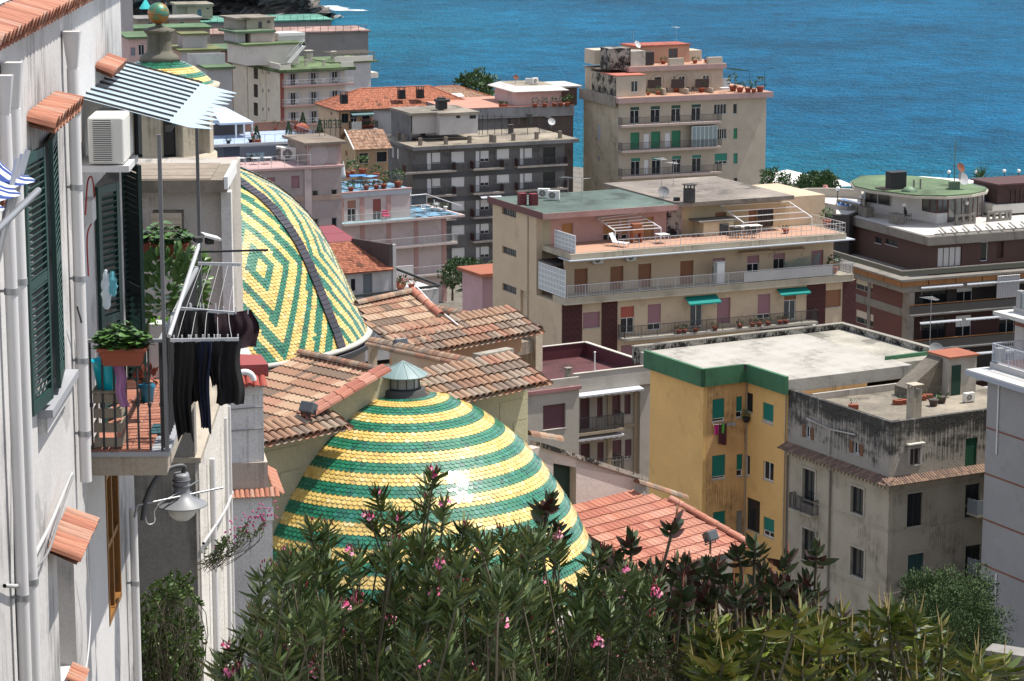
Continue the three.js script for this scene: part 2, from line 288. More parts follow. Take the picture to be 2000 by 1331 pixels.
// -- small things that stand on roofs and terraces
const leafGreens=[[0.035,0.085,0.018],[0.05,0.11,0.022],[0.025,0.06,0.016]].map((c)=>mat(c,{r:0.55,two:1}));
const potRed=mat([0.33,0.085,0.045],{r:0.8,t:'plaster'}),acWhite=mat([0.66,0.65,0.60],{r:0.5}),black=mat([0.012,0.012,0.013],{r:0.6});
function leafGeo(len,wid,fold=0.25,droop=0.2,rows=4){ // a pointed blade along +y with a folded midrib
const P=[],I=[];
for(let j=0;j<=rows;j++){const t=j/rows,w=wid*0.5*Math.pow(Math.sin(Math.PI*(0.06+0.94*t)**0.8),0.8),z=-droop*len*t*t;P.push(-w,t*len,z+w*fold,0,t*len,z,w,t*len,z+w*fold);}
for(let j=0;j<rows;j++){const a=j*3;I.push(a,a+1,a+4,a,a+4,a+3,a+1,a+2,a+5,a+1,a+5,a+4);}
const g=new THREE.BufferGeometry();g.setAttribute('position',new THREE.Float32BufferAttribute(P,3));g.setIndex(I);g.computeVertexNormals();g.setAttribute('uv',new THREE.Float32BufferAttribute(new Float32Array(P.length/3*2),2));return g;
}
function tuft(n,r,h,len,wid,sd,up=0.4){ // leaves spread through a rounded clump
seed(sd);const leaf=leafGeo(len,wid,0.3,0.3,2),out=[],q=new THREE.Quaternion();
for(let i=0;i<n;i++){const d=V(rr(-1,1),rr(-1,1),rr(-1,1)).normalize(),k=Math.cbrt(rnd());const p=V(d.x*r*k,h*0.5+d.y*h*0.5*k,d.z*r*k);const dir=d.clone().add(V(rr(-0.5,0.5),up+rr(-0.4,0.4),rr(-0.5,0.5))).normalize();q.setFromUnitVectors(V(0,1,0),dir);out.push(leaf.clone().applyMatrix4(M4(p,q,V(1,1,1).multiplyScalar(rr(0.7,1.2)))));}
return merge(out);
}
function pot(pos,r,h,label,group,o={}){
const t=thing(o.name??'potted_plant',label,'potted plant',pos,o.turn??0,group),ph=o.ph??r*1.2;
mk('pot',o.box?rbx(-o.box,o.box,0,ph,-r*0.7,r*0.7,0.02):lathe([[0.001,0],[r*0.6,0],[r*0.82,ph*0.8],[r*0.92,ph*0.82],[r*0.92,ph],[r*0.78,ph],[0.001,ph*0.9]],14),o.pm??potRed,t);
const sd=Math.round(Math.abs(pos.x*37+pos.z*91))+3;
if(o.cone){seed(sd);const l=[],leaf=leafGeo(0.16,0.05,0.2,0.1,2),q=new THREE.Quaternion();for(let i=0;i<260;i++){const s=Math.pow(rnd(),1.4),a=rr(0,6.3),rad=r*1.0*(1-s)*rr(0.6,1);q.setFromUnitVectors(V(0,1,0),V(Math.cos(a)*0.6,1,Math.sin(a)*0.6).normalize());l.push(leaf.clone().applyMatrix4(M4(V(Math.cos(a)*rad,ph+s*h,Math.sin(a)*rad),q,V(1.6,1.6,1.6))));}mk('foliage',merge(l),leafGreens[2],t);mk('stem',bar(V(0,ph*0.8,0),V(0,ph+h*0.7,0),0.02),mat([0.1,0.07,0.05]),t);}
else{const g=tuft(o.n??70,o.spread??r*1.25,h,o.leaf??r*0.55,o.lw??r*0.24,sd);g.translate(0,ph*0.85,0);mk('foliage',g,o.fm??leafGreens[sd%3],t);if(o.flower){const f=tuft(26,(o.spread??r*1.25),h*0.8,r*0.3,r*0.25,sd+5);f.translate(0,ph*0.85+h*0.2,0);mk('flowers',f,o.flower,t);}}
return t;
}
function palmPot(pos,r,h,label,group){const t=thing('potted_palm',label,'potted plant',pos,0,group);mk('pot',lathe([[0.001,0],[r*0.7,0],[r,r*1.3],[r*0.85,r*1.3],[0.001,r*1.2]],14),potRed,t);const l=[];seed(9);for(let i=0;i<26;i++){const a=rr(0,6.28),e=rr(-0.1,1.3);l.push(leafGeo(h,0.12,0.3,0.45,4).applyMatrix4(M4(V(0,r*1.3+0.2,0),new THREE.Quaternion().setFromUnitVectors(V(0,1,0),V(Math.cos(a)*Math.cos(e),Math.sin(e),Math.sin(a)*Math.cos(e))),V(1,1,1))));}mk('fronds',merge(l),leafGreens[0],t);return t;}
function dish(pos,r,az,label,group,o={}){ // satellite dish on a short mast
const t=thing('satellite_dish',label,'satellite dish',pos,az,group),m=o.m??mat([0.42,0.42,0.41],{r:0.6}),h=o.h??0.7;
mk('mast',bar(V(0,0,0),V(0,h,0),0.03),steel,t);
const pr=[];for(let i=0;i<=8;i++){const s=i/8;pr.push([0.001+r*s,0.26*r*s*s]);}for(let i=8;i>=0;i--){const s=i/8;pr.push([0.001+r*s,0.26*r*s*s-0.015]);}
const g=lathe(pr,24);g.rotateX(Math.PI/2-0.55);g.translate(0,h+r*0.3,0.12);mk('reflector',g,m,t);
mk('feed_arm',[bar(V(0,h+r*0.3-r*0.7,0.12+r*0.45),V(0,h+r*0.55,0.12+r*0.9),0.015),bx(-0.04,0.04,h+r*0.5,h+r*0.62,0.08+r*0.9,0.2+r*0.9)],steel,t);return t;
}
function acUnit(pos,turn,label,group,k=1){
const t=thing('air_conditioner',label,'air conditioner',pos,turn,group);t.scale.setScalar(k);
mk('casing',rbx(-0.42,0.42,0.06,0.68,-0.16,0.16,0.02),acWhite,t);mk('feet',[bx(-0.36,-0.28,0,0.06,-0.17,0.17),bx(0.28,0.36,0,0.06,-0.17,0.17)],steel,t);
const gr=[new THREE.TorusGeometry(0.24,0.012,6,24).translate(-0.08,0.37,0.17)];for(let r=0.06;r<0.24;r+=0.06)gr.push(new THREE.TorusGeometry(r,0.007,4,20).translate(-0.08,0.37,0.17));for(let i=0;i<4;i++)gr.push(bx(-0.004,0.004,-0.24,0.24,-0.006,0.006).rotateZ(i*Math.PI/4).translate(-0.08,0.37,0.172));
mk('fan_recess',new THREE.CylinderGeometry(0.24,0.24,0.02,24).rotateX(Math.PI/2).translate(-0.08,0.37,0.152),black,t);mk('fan_grille',gr,acWhite,t);return t;
}
function chimney(pos,w,h,turn,m,label,group,cap=1){
const t=thing('chimney',label,'chimney',pos,turn,group);mk('stack',rbx(-w/2,w/2,0,h,-w/2,w/2,0.015),m,t);
if(cap){const l=[];for(const[x,z]of[[-1,-1],[1,-1],[-1,1],[1,1]])l.push(bx(x*w*0.4-0.04,x*w*0.4+0.04,h,h+w*0.4,z*w*0.4-0.04,z*w*0.4+0.04));mk('vent',l,m,t);mk('cap',rbx(-w*0.62,w*0.62,h+w*0.4,h+w*0.4+0.07,-w*0.62,w*0.62,0.015),m,t);}return t;
}
function aerial(pos,h,label,group,turn=0.4){
const t=thing('aerial',label,'aerial',pos,turn,group),l=[];mk('mast',bar(V(0,0,0),V(0,h,0),0.022,5),steel,t);
for(let i=0;i<7;i++){const w=0.5-i*0.045;l.push(bar(V(-w,h-0.1,-0.6+i*0.2),V(w,h-0.1,-0.6+i*0.2),0.008,4));}l.push(bar(V(0,h-0.1,-0.7),V(0,h-0.1,0.75),0.012,4));mk('rods',l,steel,t);return t;
}
function globeLamp(pos,h,label,group){const t=thing('globe_lamp',label,'lamp',pos,0,group);mk('post',lathe([[0.001,0],[0.12,0],[0.11,0.08],[0.045,0.12],[0.04,h-0.1],[0.09,h-0.08],[0.09,h-0.02],[0.001,h-0.02]],10),black,t);mk('globe',new THREE.SphereGeometry(0.21,18,12).translate(0,h+0.16,0),mat([0.78,0.78,0.76],{r:0.25}),t);return t;}
function chair(pos,turn,m,label,group){const t=thing('garden_chair',label,'chair',pos,turn,group);mk('seat',rbx(-0.23,0.23,0.4,0.44,-0.23,0.23,0.015),m,t);const bk=[];for(let i=0;i<5;i++)bk.push(bx(-0.22+i*0.1,-0.16+i*0.1,0.44,0.88,-0.26,-0.235));bk.push(bx(-0.23,0.23,0.84,0.9,-0.265,-0.23));mk('backrest',bk,m,t);for(const[x,z]of[[-1,-1],[1,-1],[-1,1],[1,1]])mk('leg',bar(V(x*0.24,0,z*0.24),V(x*0.2,0.41,z*0.2),0.018),m,t);mk('armrest',[bx(-0.27,-0.23,0.6,0.63,-0.24,0.2),bx(0.23,0.27,0.6,0.63,-0.24,0.2),bx(-0.265,-0.235,0.42,0.6,0.16,0.2),bx(0.235,0.265,0.42,0.6,0.16,0.2)],m,t);return t;}
function table(pos,turn,w,d,m,label,group){const t=thing('garden_table',label,'table',pos,turn,group);mk('tabletop',rbx(-w/2,w/2,0.7,0.74,-d/2,d/2,0.015),m,t);for(const[x,z]of[[-1,-1],[1,-1],[-1,1],[1,1]])mk('leg',bar(V(x*(w/2-0.08),0,z*(d/2-0.08)),V(x*(w/2-0.1),0.7,z*(d/2-0.1)),0.022),m,t);return t;}
function awning(f,s0,s1,y,drop,out,m,parent,frill=0.2){ // sloping cloth with a scalloped frill
const P=part('awning',parent),n=Math.max(4,Math.round((s1-s0)/0.25)),l=[];
for(let i=0;i<n;i++){const a=s0+(s1-s0)*i/n,b=s0+(s1-s0)*(i+1)/n,e=frill*(0.75+0.25*(i%2));l.push(bx(a,b,y-drop-e,y-drop,out-0.012,out+0.004));}
f.mk('cloth',[quad(f2v(s0,y,0.02),f2v(s0,y-drop,out),f2v(s1,y-drop,out),f2v(s1,y,0.02)),quad(f2v(s0,y-0.015,0.02),f2v(s1,y-0.015,0.02),f2v(s1,y-drop-0.015,out),f2v(s0,y-drop-0.015,out)),...l],m,P);
for(const s of[s0+0.1,s1-0.1])f.mk('arm',bar(f2v(s,y-drop-0.6,0.02),f2v(s,y-drop,out-0.05),0.015),steel,P);return P;
}
const f2v=(s,y,o)=>V(s,y,o);
function corrugated(a,b,c,d,pitch,amp,step,m,name,parent){ // ridged roofing: a-b eave, d-c ridge; ridges run from eave to ridge
const w=a.distanceTo(b),h=a.distanceTo(d),nu=Math.max(2,Math.round(w/pitch))*4,nv=Math.max(2,Math.round(h/step))*2,P=[],U=[],I=[],n=b.clone().sub(a).cross(d.clone().sub(a)).normalize();
for(let j=0;j<=nv;j++)for(let i=0;i<=nu;i++){const u=i/nu,v=Math.floor((j+1)/2)/(nv/2),k=amp*(0.5+0.5*Math.cos(2*Math.PI*i/4))+(j%2?0:0.035);const vv=clamp(j%2?v:v);const p=a.clone().lerp(b,u).lerp(d.clone().lerp(c,u),vv).addScaledVector(n,k);P.push(p.x,p.y,p.z);U.push(u*w,vv*h);}
for(let j=0;j<nv;j++)for(let i=0;i<nu;i++){const q=j*(nu+1)+i,r=q+nu+1;I.push(q,q+1,r+1,q,r+1,r);}
const g=new THREE.BufferGeometry();g.setAttribute('position',new THREE.Float32BufferAttribute(P,3));g.setAttribute('uv',new THREE.Float32BufferAttribute(U,2));g.setIndex(I);g.computeVertexNormals();return mk(name,g,m,parent);
}
TX.roofCells=texFrom(512,(i,x,y)=>{const c=Math.floor(x/16),r=Math.floor(y/24),h=Math.abs(Math.sin(c*127.1+r*311.7)*43758.5453)%1,k=0.72+0.28*h+0.14*(NF[(y*2)*1024+x*2]-0.5)-0.22*ss(0.62,0.8,N2[(y*2)*1024+x*2]);return[k,k*(0.93+0.07*h),k*(0.86+0.12*h)];},true,[7.1,7.6]);
const roofOrange=mat([0.40,0.145,0.08],{t:'roofCells',two:1}),roofOld=mat([0.36,0.225,0.155],{t:'roofCells',two:1});
function parasol(pos,r,h,m,label,group){const t=thing('parasol',label,'parasol',pos,0,group);mk('pole',bar(V(0,0,0),V(0,h,0),0.025),steel,t);mk('canopy',new THREE.ConeGeometry(r,r*0.3,8,1,true).translate(0,h-r*0.1,0),m,t);mk('base',lathe([[0.001,0],[0.25,0],[0.24,0.06],[0.001,0.1]],12),iron,t);return t;}
function boxTree(pos,r,h,label,group,o={}){ // a tree: trunk, limbs and a crown of many leaf clumps
const t=thing(o.name??'tree',label,'tree',pos,0,group),th=o.trunk??h*0.35;seed(Math.round(Math.abs(pos.x*13+pos.z*7))+2);
const limbs=[bar(V(0,-0.3,0),V(0,th,0),r*0.09,7,r*0.06)];const clumps=[];
const n=o.n??60;for(let i=0;i<n;i++){const d=V(rr(-1,1),rr(-0.9,1),rr(-1,1)).normalize(),k=rr(0.35,1)**0.6;clumps.push(V(d.x*r*k,th+(h-th)*0.5*(1+d.y*k),d.z*r*k));}
for(let i=0;i<9;i++)limbs.push(bar(V(0,th*rr(0.7,1),0),clumps[i],r*0.04,5,r*0.015));mk('trunk',limbs,mat([0.09,0.07,0.05],{t:'grime'}),t);
const leaf=leafGeo(o.leaf??r*0.14,(o.leaf??r*0.14)*0.45,0.3,0.2,2),list=[],q=new THREE.Quaternion();
for(const c of clumps)for(let i=0;i<(o.per??60);i++){const d=V(rr(-1,1),rr(-1,1),rr(-1,1)).normalize(),p=c.clone().addScaledVector(d,r*0.3*Math.cbrt(rnd()));q.setFromUnitVectors(V(0,1,0),d.add(V(rr(-0.4,0.4),0.4,rr(-0.4,0.4))).normalize());list.push({m:M4(p,q,V(1,1,1).multiplyScalar(rr(0.6,1.2))),k:Math.floor(rnd()*3)});}
const ms=o.mats??leafGreens;for(let k=0;k<ms.length;k++){const b=list.filter((e)=>e.k===k),im=new THREE.InstancedMesh(leaf,ms[k],b.length);b.forEach((e,i)=>im.setMatrixAt(i,e.m));im.name='crown';im.userData.kind='stuff';t.add(im);}return t;
}
// -- roof tiles
function coppo(w,len,taper=0.8,n=6){ // barrel tile lying along z, wide lower end at +z
const P=[],I=[];for(let e=0;e<2;e++){const r=w/2*(e?1:taper),z=e?len/2:-len/2;for(const t of[1,0.82])for(let i=0;i<=n;i++){const a=Math.PI*i/n;P.push(-Math.cos(a)*r*t,Math.sin(a)*r*0.9*t,z);}}
const m=n+1,q=(a,b,c,d)=>I.push(a,b,c,a,c,d);for(let i=0;i<n;i++){q(2*m+i,2*m+i+1,i+1,i);q(m+i,m+i+1,3*m+i+1,3*m+i);q(3*m+i,3*m+i+1,2*m+i+1,2*m+i);}
const g=new THREE.BufferGeometry();g.setAttribute('position',new THREE.Float32BufferAttribute(P,3));g.setIndex(I);const h=g.toNonIndexed();h.computeVertexNormals();h.setAttribute('uv',new THREE.Float32BufferAttribute(new Float32Array(h.attributes.position.count*2).map((_,i)=>(i*0.37)%1),2));return h;
}
function lookM(p,down,roll=0,s=1){ // +z points down the slope, +y away from it
const z=down.clone().normalize(),x=V(0,1,0).cross(z).normalize(),y=z.clone().cross(x);const m=new THREE.Matrix4().makeBasis(x,y,z);if(roll)m.multiply(new THREE.Matrix4().makeRotationY(roll));m.scale(V(s,s,s));m.setPosition(p);return m;
}
// -- long beige apartment block with pink penthouse
const beigeWall=plaster([0.62,0.49,0.345]),beigeSide=beigeWall,pinkWall=plaster([0.58,0.36,0.33]),slabC=grimy([0.42,0.38,0.30]),lilac=paint([0.27,0.13,0.145],0.6),brownRoll=paint([0.22,0.085,0.03],0.6),ochreRoll=paint([0.36,0.17,0.05],0.6),burgBrick=mat([0.105,0.028,0.026],{t:'brick',r:0.85}),railWhite=mat([0.55,0.55,0.54],{r:0.4}),terrTile=mat([0.50,0.29,0.20],{t:'plaster',r:0.8});
const terraces={};
{
const b=new Building('apartment_block','long beige apartment block with pink penthouse, roof terrace and burgundy brick panels','building',1097,597,197,65,6);
const f=b.face('F'),l=b.face('L');terraces.JB=b;
view(950,340,3.6975);
const yA0=b.F(600,948,0.6)[1],yA=b.F(575,898,0.6)[1],yB0=b.F(600,622,0.5)[1],yB=b.F(615,582,0.5)[1]; // balcony slab, terrace slab
const zp=b.L(362,330)[0],yR=b.L(45,190)[1],zBack=b.L(45,190)[0];
const yR2=b.hit(400,290,'x',-0.3).y,zr=b.hit(400,290,'x',-0.3).z;
view(1300,340,3.6975);
const W=b.F(1372,900)[0],WA=b.F(1360,720,0.6)[0],WB=b.F(1308,430,0.5)[0];
// lower storeys
view(950,340,3.6975);
const yS1=b.F(1000,1195,1.1)[1];
const wz=-1.3,f2=b.face('F',wz);
const f3=b.face('F',zp),xg=b.F(1385,220,zr)[0];
// openings, lower storey (photo rows)
f.row(700,1003,1118,[[698,822,'roll',{m:lilac}]],'roll');
f.win(970,962,1066,1145,'half',{m:paint([0.33,0.06,0.025]),k:0.58,name:'door'});
f.win(1166,945,1260,1122,'half',{m:lilac,k:0.26,name:'door'});
f.win(972,1240,1068,1440,'roll',{m:lilac});f.win(1168,1220,1266,1420,'roll',{m:lilac});
view(1300,340,3.6975);
f.win(180,945,265,1098,'glass',{name:'door',pane:glassGrey});f.win(373,900,468,1075,'roll',{m:lilac});
f.win(668,872,756,1042,'half',{m:lilac,k:0.2,name:'door'});f.win(858,876,940,1048,'half',{m:brownRoll,k:0.78,name:'door',pane:glassGrey});
f.win(1154,843,1268,958,'roll',{m:brownRoll});f.win(1160,1112,1272,1240,'roll',{m:lilac});
f.win(178,1188,274,1380,'roll',{m:brownRoll});f.win(375,1168,470,1350,'half',{m:brownRoll,k:0.6});f.win(668,1142,760,1320,'roll',{m:brownRoll});f.win(856,1125,945,1300,'half',{m:brownRoll,k:0.75});
f.wall('front_wall',0.02,W-0.02,0,yA0-0.003,beigeWall);
b.box('core',0.2,W-0.2,0.02,yA0-0.02,zBack+0.2,-0.26,beigeSide);
// left flank with slit windows and a blind recess
view(950,340,3.6975);
for(const[a,c,e,g]of[[112,238,214,320],[114,518,215,604],[115,785,216,876]])l.win(a,c,e,g,'glass',{cols:6,frame:paint([0.10,0.09,0.08]),ft:0.03,sill:0,pane:glassGrey,depth:0.2});
{const[s0,s1,y0,y1]=l.rect(246,836,302,1130);l.holes.push([s0,s1,y0,y1]);}
l.wall('side_wall',zBack,zp,0,yR-0.25,beigeSide,0.5);
l.wall('side_wall',zp+0.003,0,0,yA0-0.003,beigeSide,0.5);
b.box('upper_core',0.55,W-0.1,yA0-0.02,yR2-0.3,zBack+0.3,zp-0.3,beigeSide);
for(const u of[[300,306]]){const[s0,s1]=l.rect(u[0],600,u[1],601);l.box('drainpipe',s0,s0+0.12,0.1,yR-0.4,0.003,0.10,mat([0.40,0.33,0.24]));}
// balcony slab round the second storey, terrace slab round the third
b.box('balcony_slab',-0.03,WA,yA0,yA-0.05,wz-0.2,0.62,slabC);
f.mk('parapet_lip',[bx(-0.03,WA,yA-0.05,yA,0.3,0.65)],slabC);
b.box('terrace_slab',0.5,WB,yB0,yB,zp-0.2,0.5,slabC);
b.box('canopy_strip',0.3,WB+0.6,yB0-0.10,yB0-0.02,wz+0.02,0.85,mat([0.40,0.43,0.46],{r:0.5}));
b.box('terrace_floor',0.8,WB-0.3,yB+0.002,yB+0.03,zp+0.02,0.2,terrTile);
// second storey wall
f2.row(680,685,870,[[635,732]],'roll',{m:brownRoll,sill:0});f2.row(940,668,850,[[895,990]],'roll',{m:brownRoll,sill:0});f2.row(1140,650,835,[[1097,1192]],'roll',{m:brownRoll,sill:0});
view(1300,340,3.6975);
f2.row(150,628,800,[[106,202]],'roll',{m:brownRoll,sill:0});f2.row(380,608,780,[[340,428]],'half',{m:lilac,k:0.7,sill:0});
f2.row(630,590,765,[[590,676]],'half',{m:lilac,k:0.68,sill:0});f2.row(820,575,750,[[780,862]],'half',{m:lilac,k:0.8,frame:paint([0.4,0.3,0.25]),sill:0});f2.row(1096,552,730,[[1053,1140]],'roll',{m:lilac,sill:0});
f2.wall('upper_wall',0.9,WB-0.3,yA-0.1,yB0-0.11,beigeWall);
b.box('upper_return',WB-0.32,WB-0.05,yA-0.1,yB0-0.11,zp,wz-0.02,beigeWall);
// penthouse wall: cream end, pink, beige
view(950,340,3.6975);
f3.win(546,360,625,500,'roll',{m:ochreRoll,sill:0,name:'door'});f3.win(845,330,960,505,'half',{m:ochreRoll,k:0.42,cols:3,sill:0,name:'door'});f3.win(978,330,1020,480,'half',{m:ochreRoll,k:0.3,cols:1,sill:0});f3.win(1136,312,1208,495,'roll',{m:ochreRoll,sill:0,name:'door'});
const xPink=b.F(466,400,zp)[0],xPinkEnd=b.F(1418,330,zp)[0];
f3.wall('penthouse_wall',xPink,xPinkEnd,yB+0.03,yR2-0.28,pinkWall);
f3.wall('penthouse_end',0.5,xPink-0.003,yB0,yR2-0.28,plaster([0.50,0.44,0.30]));
view(1300,340,3.6975);
f3.win(602,262,660,400,'roll',{m:brownRoll,sill:0,name:'door'});f3.win(665,258,778,378,'glass',{cols:3,frame:paint([0.10,0.035,0.03]),sill:0,pane:glassDark});
f3.win(360,280,440,330,'roll',{m:brownRoll,sill:0});
const xPent=b.F(893,300,zp)[0];
f3.wall('penthouse_wall',xPinkEnd+0.003,xPent,yB+0.03,yR2-0.28,plaster([0.54,0.44,0.28]));
b.box('penthouse_return',xPent-0.25,xPent-0.003,yB+0.03,yR2-0.28,zBack+1,zp-0.26,plaster([0.54,0.40,0.28]));
// roofs
const xr=b.hit(955,172,'y',yR2).x,zg=b.hit(955,172,'y',yR2).z;
b.box('green_roof',-0.25,xg,yR2-0.27,yR2,zBack-0.3,zr,mat([0.13,0.19,0.17],{t:'concrete',r:0.9}));
b.box('roof_edge',-0.32,-0.255,yR2-0.42,yR2+0.1,zBack-0.35,zr+0.1,mat([0.11,0.03,0.03],{r:0.6}));
b.box('roof_edge',-0.25,xg,yR2-0.42,yR2+0.02,zr+0.003,zr+0.1,mat([0.36,0.22,0.21],{t:'grime'}));
b.box('grey_roof',xg+0.003,xr,yR2-0.2,yR2+0.12,zBack-3.2,zr+0.1,conc([0.33,0.29,0.26]));
// brick panels and white strips on the lower front
const panel=(ox,u0,u1,m)=>{view(ox,340,3.6975);const s0=f.pt(u0,1000)[0],s1=f.pt(u1,1000)[0];f.box('brick_panel',s0,s1,0.1,yA0-0.01,0.004,0.06,m);};
panel(950,548,690,burgBrick);panel(950,832,945,burgBrick);panel(1300,1018,1152,burgBrick);panel(1300,1276,1370,burgBrick);
// lower balcony
view(950,340,3.6975);const sb0=f.pt(950,1190,0)[0];view(1300,340,3.6975);const sb1=f.pt(1050,1060,0)[0];
f.balcony(sb0,sb1,yS1,1.1,grimy([0.40,0.38,0.34]),iron,{h:0.95,t:0.18});
f.balcony(sb0,sb1,yS1-3.15,1.1,grimy([0.40,0.38,0.34]),iron,{h:0.95,t:0.18,step:0.2});
// railings
view();
f.railing([[0.2,0.55],[WA-0.06,0.55],[WA-0.06,-1.3]],yA-0.02,0.95,railWhite,b.g,{step:0.13});
f.railing([[4.6,0.42],[WB-0.08,0.42],[WB-0.08,zp-3]],yB,0.85,railWhite,b.g,{step:0.45,mid:1});
// glazed side screens
const screen=(x,y0,y1,z0,z1,cols,rows)=>{const P=part('glass_screen',b.g),l1=[];for(let i=0;i<=cols;i++){const z=z0+(z1-z0)*i/cols;l1.push(bx(x-0.025,x+0.025,y0,y1,z-0.025,z+0.025));}for(let i=0;i<=rows;i++){const y=y0+(y1-y0)*i/rows;l1.push(bx(x-0.024,x+0.024,y-0.025,y+0.025,z0,z1));}mk('frame',merge(l1),whitePaint,P);mk('pane',bx(x-0.006,x+0.006,y0,y1,z0,z1),mat([0.42,0.46,0.47],{r:0.15}),P);};
screen(0.06,yA+0.02,yA+2.1,zp+0.3,0.5,9,5);screen(1.0,yB+0.03,yB+1.35,zp+1.2,0.3,6,4);
b.box('porch_roof',0.03,2.0,yA+2.12,yA+2.3,zp+0.35,wz-0.3,mat([0.03,0.025,0.025],{r:0.5}));
Object.assign(terraces,{yA,yB,yR2,zp,wz,WB,WA,sb0,sb1,yS1,zr,xg,zBack,f,f2,f3});
}
// -- tall cream block by the sea
const cream=plaster([0.54,0.475,0.38]),creamSide=grimy([0.53,0.465,0.35]),pinkTrim=plaster([0.48,0.33,0.31]),green=paint([0.008,0.17,0.075],0.5),tealGreen=paint([0.01,0.20,0.13],0.5),darkGreen=paint([0.012,0.055,0.035],0.5);
{
const b=new Building('tower_block','tall cream tower block with green shutters and pink terraced penthouse by the sea','building',1209,205,345,68,3);
terraces.G=b;view(1130,70,4.4375);const f=b.face('F'),l=b.face('L');
const W=b.F(1625,800)[0],yS=b.F(345,585,0)[1],yT=b.F(310,545,0.75)[1],zB=b.L(45,560)[0];
const rowA=f.row(750,606,750,[[448,526],[626,706],[805,884],[980,1060]],'half',{m:darkGreen,k:0.8,name:'door'});
f.row(1230,592,680,[[1176,1284]],'glass',{cols:4});f.row(1360,588,678,[[1342,1378]],'glass',{cols:1});
f.row(670,830,975,[[450,528],[628,710],[806,886]],'roll',{m:green,name:'door'});f.row(590,850,975,[[566,618],[750,800]],'roll',{m:whitePaint,name:'panel',sill:0});f.row(1040,822,965,[[980,1080]],'glass',{cols:3,name:'door'});
f.row(1235,806,895,[[1184,1284]],'glass',{cols:5});f.row(1360,802,892,[[1344,1378]],'roll',{m:green});
f.row(670,1052,1200,[[455,532],[636,712],[812,888],[985,1062]],'half',{m:tealGreen,k:0.82,name:'door'});f.row(590,1075,1200,[[568,612]],'roll',{m:whitePaint,name:'panel',sill:0});
f.row(1235,1020,1112,[[1182,1288]],'half',{m:tealGreen,k:0.3,cols:3});f.row(1360,1018,1108,[[1344,1380]],'roll',{m:tealGreen});f.row(1365,1230,1320,[[1346,1382]],'glass',{cols:1});
f.wall('front_wall',0,W,0,yS-0.003,cream);b.box('core',0.4,W,0,yS-0.01,zB+0.2,-0.26,cream);
l.win(165,770,190,905,'roll',{m:mat([0.4,0.4,0.42]),sill:0,depth:0.05,name:'vent'});l.win(166,1040,188,1090,'roll',{m:mat([0.3,0.3,0.3]),sill:0,depth:0.05,name:'vent'});
l.wall('side_wall',zB,-0.26,0,yS-0.003,creamSide,0.4);
const wt=b.hit(1690,520,'z',0.75).x;
b.box('terrace_slab',-0.35,wt,yS,yT,zB-0.4,0.75,pinkTrim);b.box('terrace_floor',0.5,wt-0.2,yT+0.002,yT+0.03,zB,0.6,terrTile);
b.box('side_ledge',-0.5,-0.355,yS-0.5,yT+0.2,zB-0.4,-0.2,grimy([0.30,0.27,0.23]));
for(const[v,k]of[[800,0],[1020,1],[1245,2]]){const y0=b.F(375,v,1.2)[1],s0=b.F(350,v,0)[0],s1=b.F(1208,v-48,0)[0];f.balcony(s0-0.1,s1,y0+0.3,1.2,plaster([0.52,0.42,0.38]),iron,{h:1.0,t:0.3,step:0.14});}
for(const v of[730,940,1150]){const p=b.hit(1625,v,'z',-3),P=part('side_balcony',b.g);mk('slab',bx(W+0.003,W+1.3,p.y,p.y+0.2,-7,-3),plaster([0.5,0.42,0.38]),P);mk('railing',[bar(V(W+1.25,p.y+1.1,-7),V(W+1.25,p.y+1.1,-3),0.03),...[0,1,2,3,4,5,6,7,8].map((i)=>bar(V(W+1.25,p.y+0.1,-7+i*0.5),V(W+1.25,p.y+1.1,-7+i*0.5),0.02,5)),bar(V(W,p.y+1.1,-3),V(W+1.25,p.y+1.1,-3),0.03),bar(V(W+0.6,p.y+0.1,-3),V(W+0.6,p.y+1.1,-3),0.02,5)],iron,P);}
// glazed veranda on the middle balcony
{const P=part('glazed_veranda',b.g),[s0,s1,y0,y1]=f.rect(985,790,1200,960,1.1),l1=[];for(let i=0;i<=6;i++){const s=s0+(s1-s0)*i/6;l1.push(bx(s-0.03,s+0.03,y0,y1,1.06,1.12));}for(const y of[y0,y0+1,y1])l1.push(bx(s0,s1,y-0.03,y+0.03,1.065,1.115));f.mk('frame',l1,whitePaint,P);f.mk('pane',[bx(s0,s1,y0,y1,1.085,1.095),bx(s0,s1,y1+0.03,y1+0.05,0.1,1.12)],mat([0.22,0.29,0.29],{r:0.08}),P);}
// penthouse storey: left block, recessed middle, dividers
const z1=-0.5,z2=-3.6,fA=b.face('F',z1),fB=b.face('F',z2);
const[xa0,xa1,,ya1]=fA.rect(330,352,582,535);
fA.win(458,392,515,486,'glass',{cols:2});fA.wall('penthouse_wall',xa0,xa1,yT+0.03,ya1,cream);b.box('penthouse_block',xa0,xa1,yT+0.03,ya1-0.01,-9,z1-0.26,creamSide);
b.box('penthouse_roof',xa0-0.1,xa1+0.1,ya1+0.003,ya1+0.12,-5.5,z1+0.1,mat([0.50,0.17,0.12],{t:'plaster'}));
{const yb=b.L(40,320,-0.1)[1];b.box('penthouse_rear',-0.05,xa1,yT+0.03,ya1+0.35,zB+0.5,-9.01,grimy([0.42,0.37,0.29]));b.box('rear_roof',-0.2,xa1+0.4,ya1+0.36,ya1+0.5,zB+0.2,-6,conc([0.35,0.31,0.25]));}
b.box('mildew_panel',xa0-0.03,xa0-0.005,yT+0.03,ya1-0.05,-8.5,z1-0.1,mat([0.42,0.38,0.31],{t:'mildew'}));
const[xb0,xb1,,yb1]=fB.rect(585,300,1250,505);
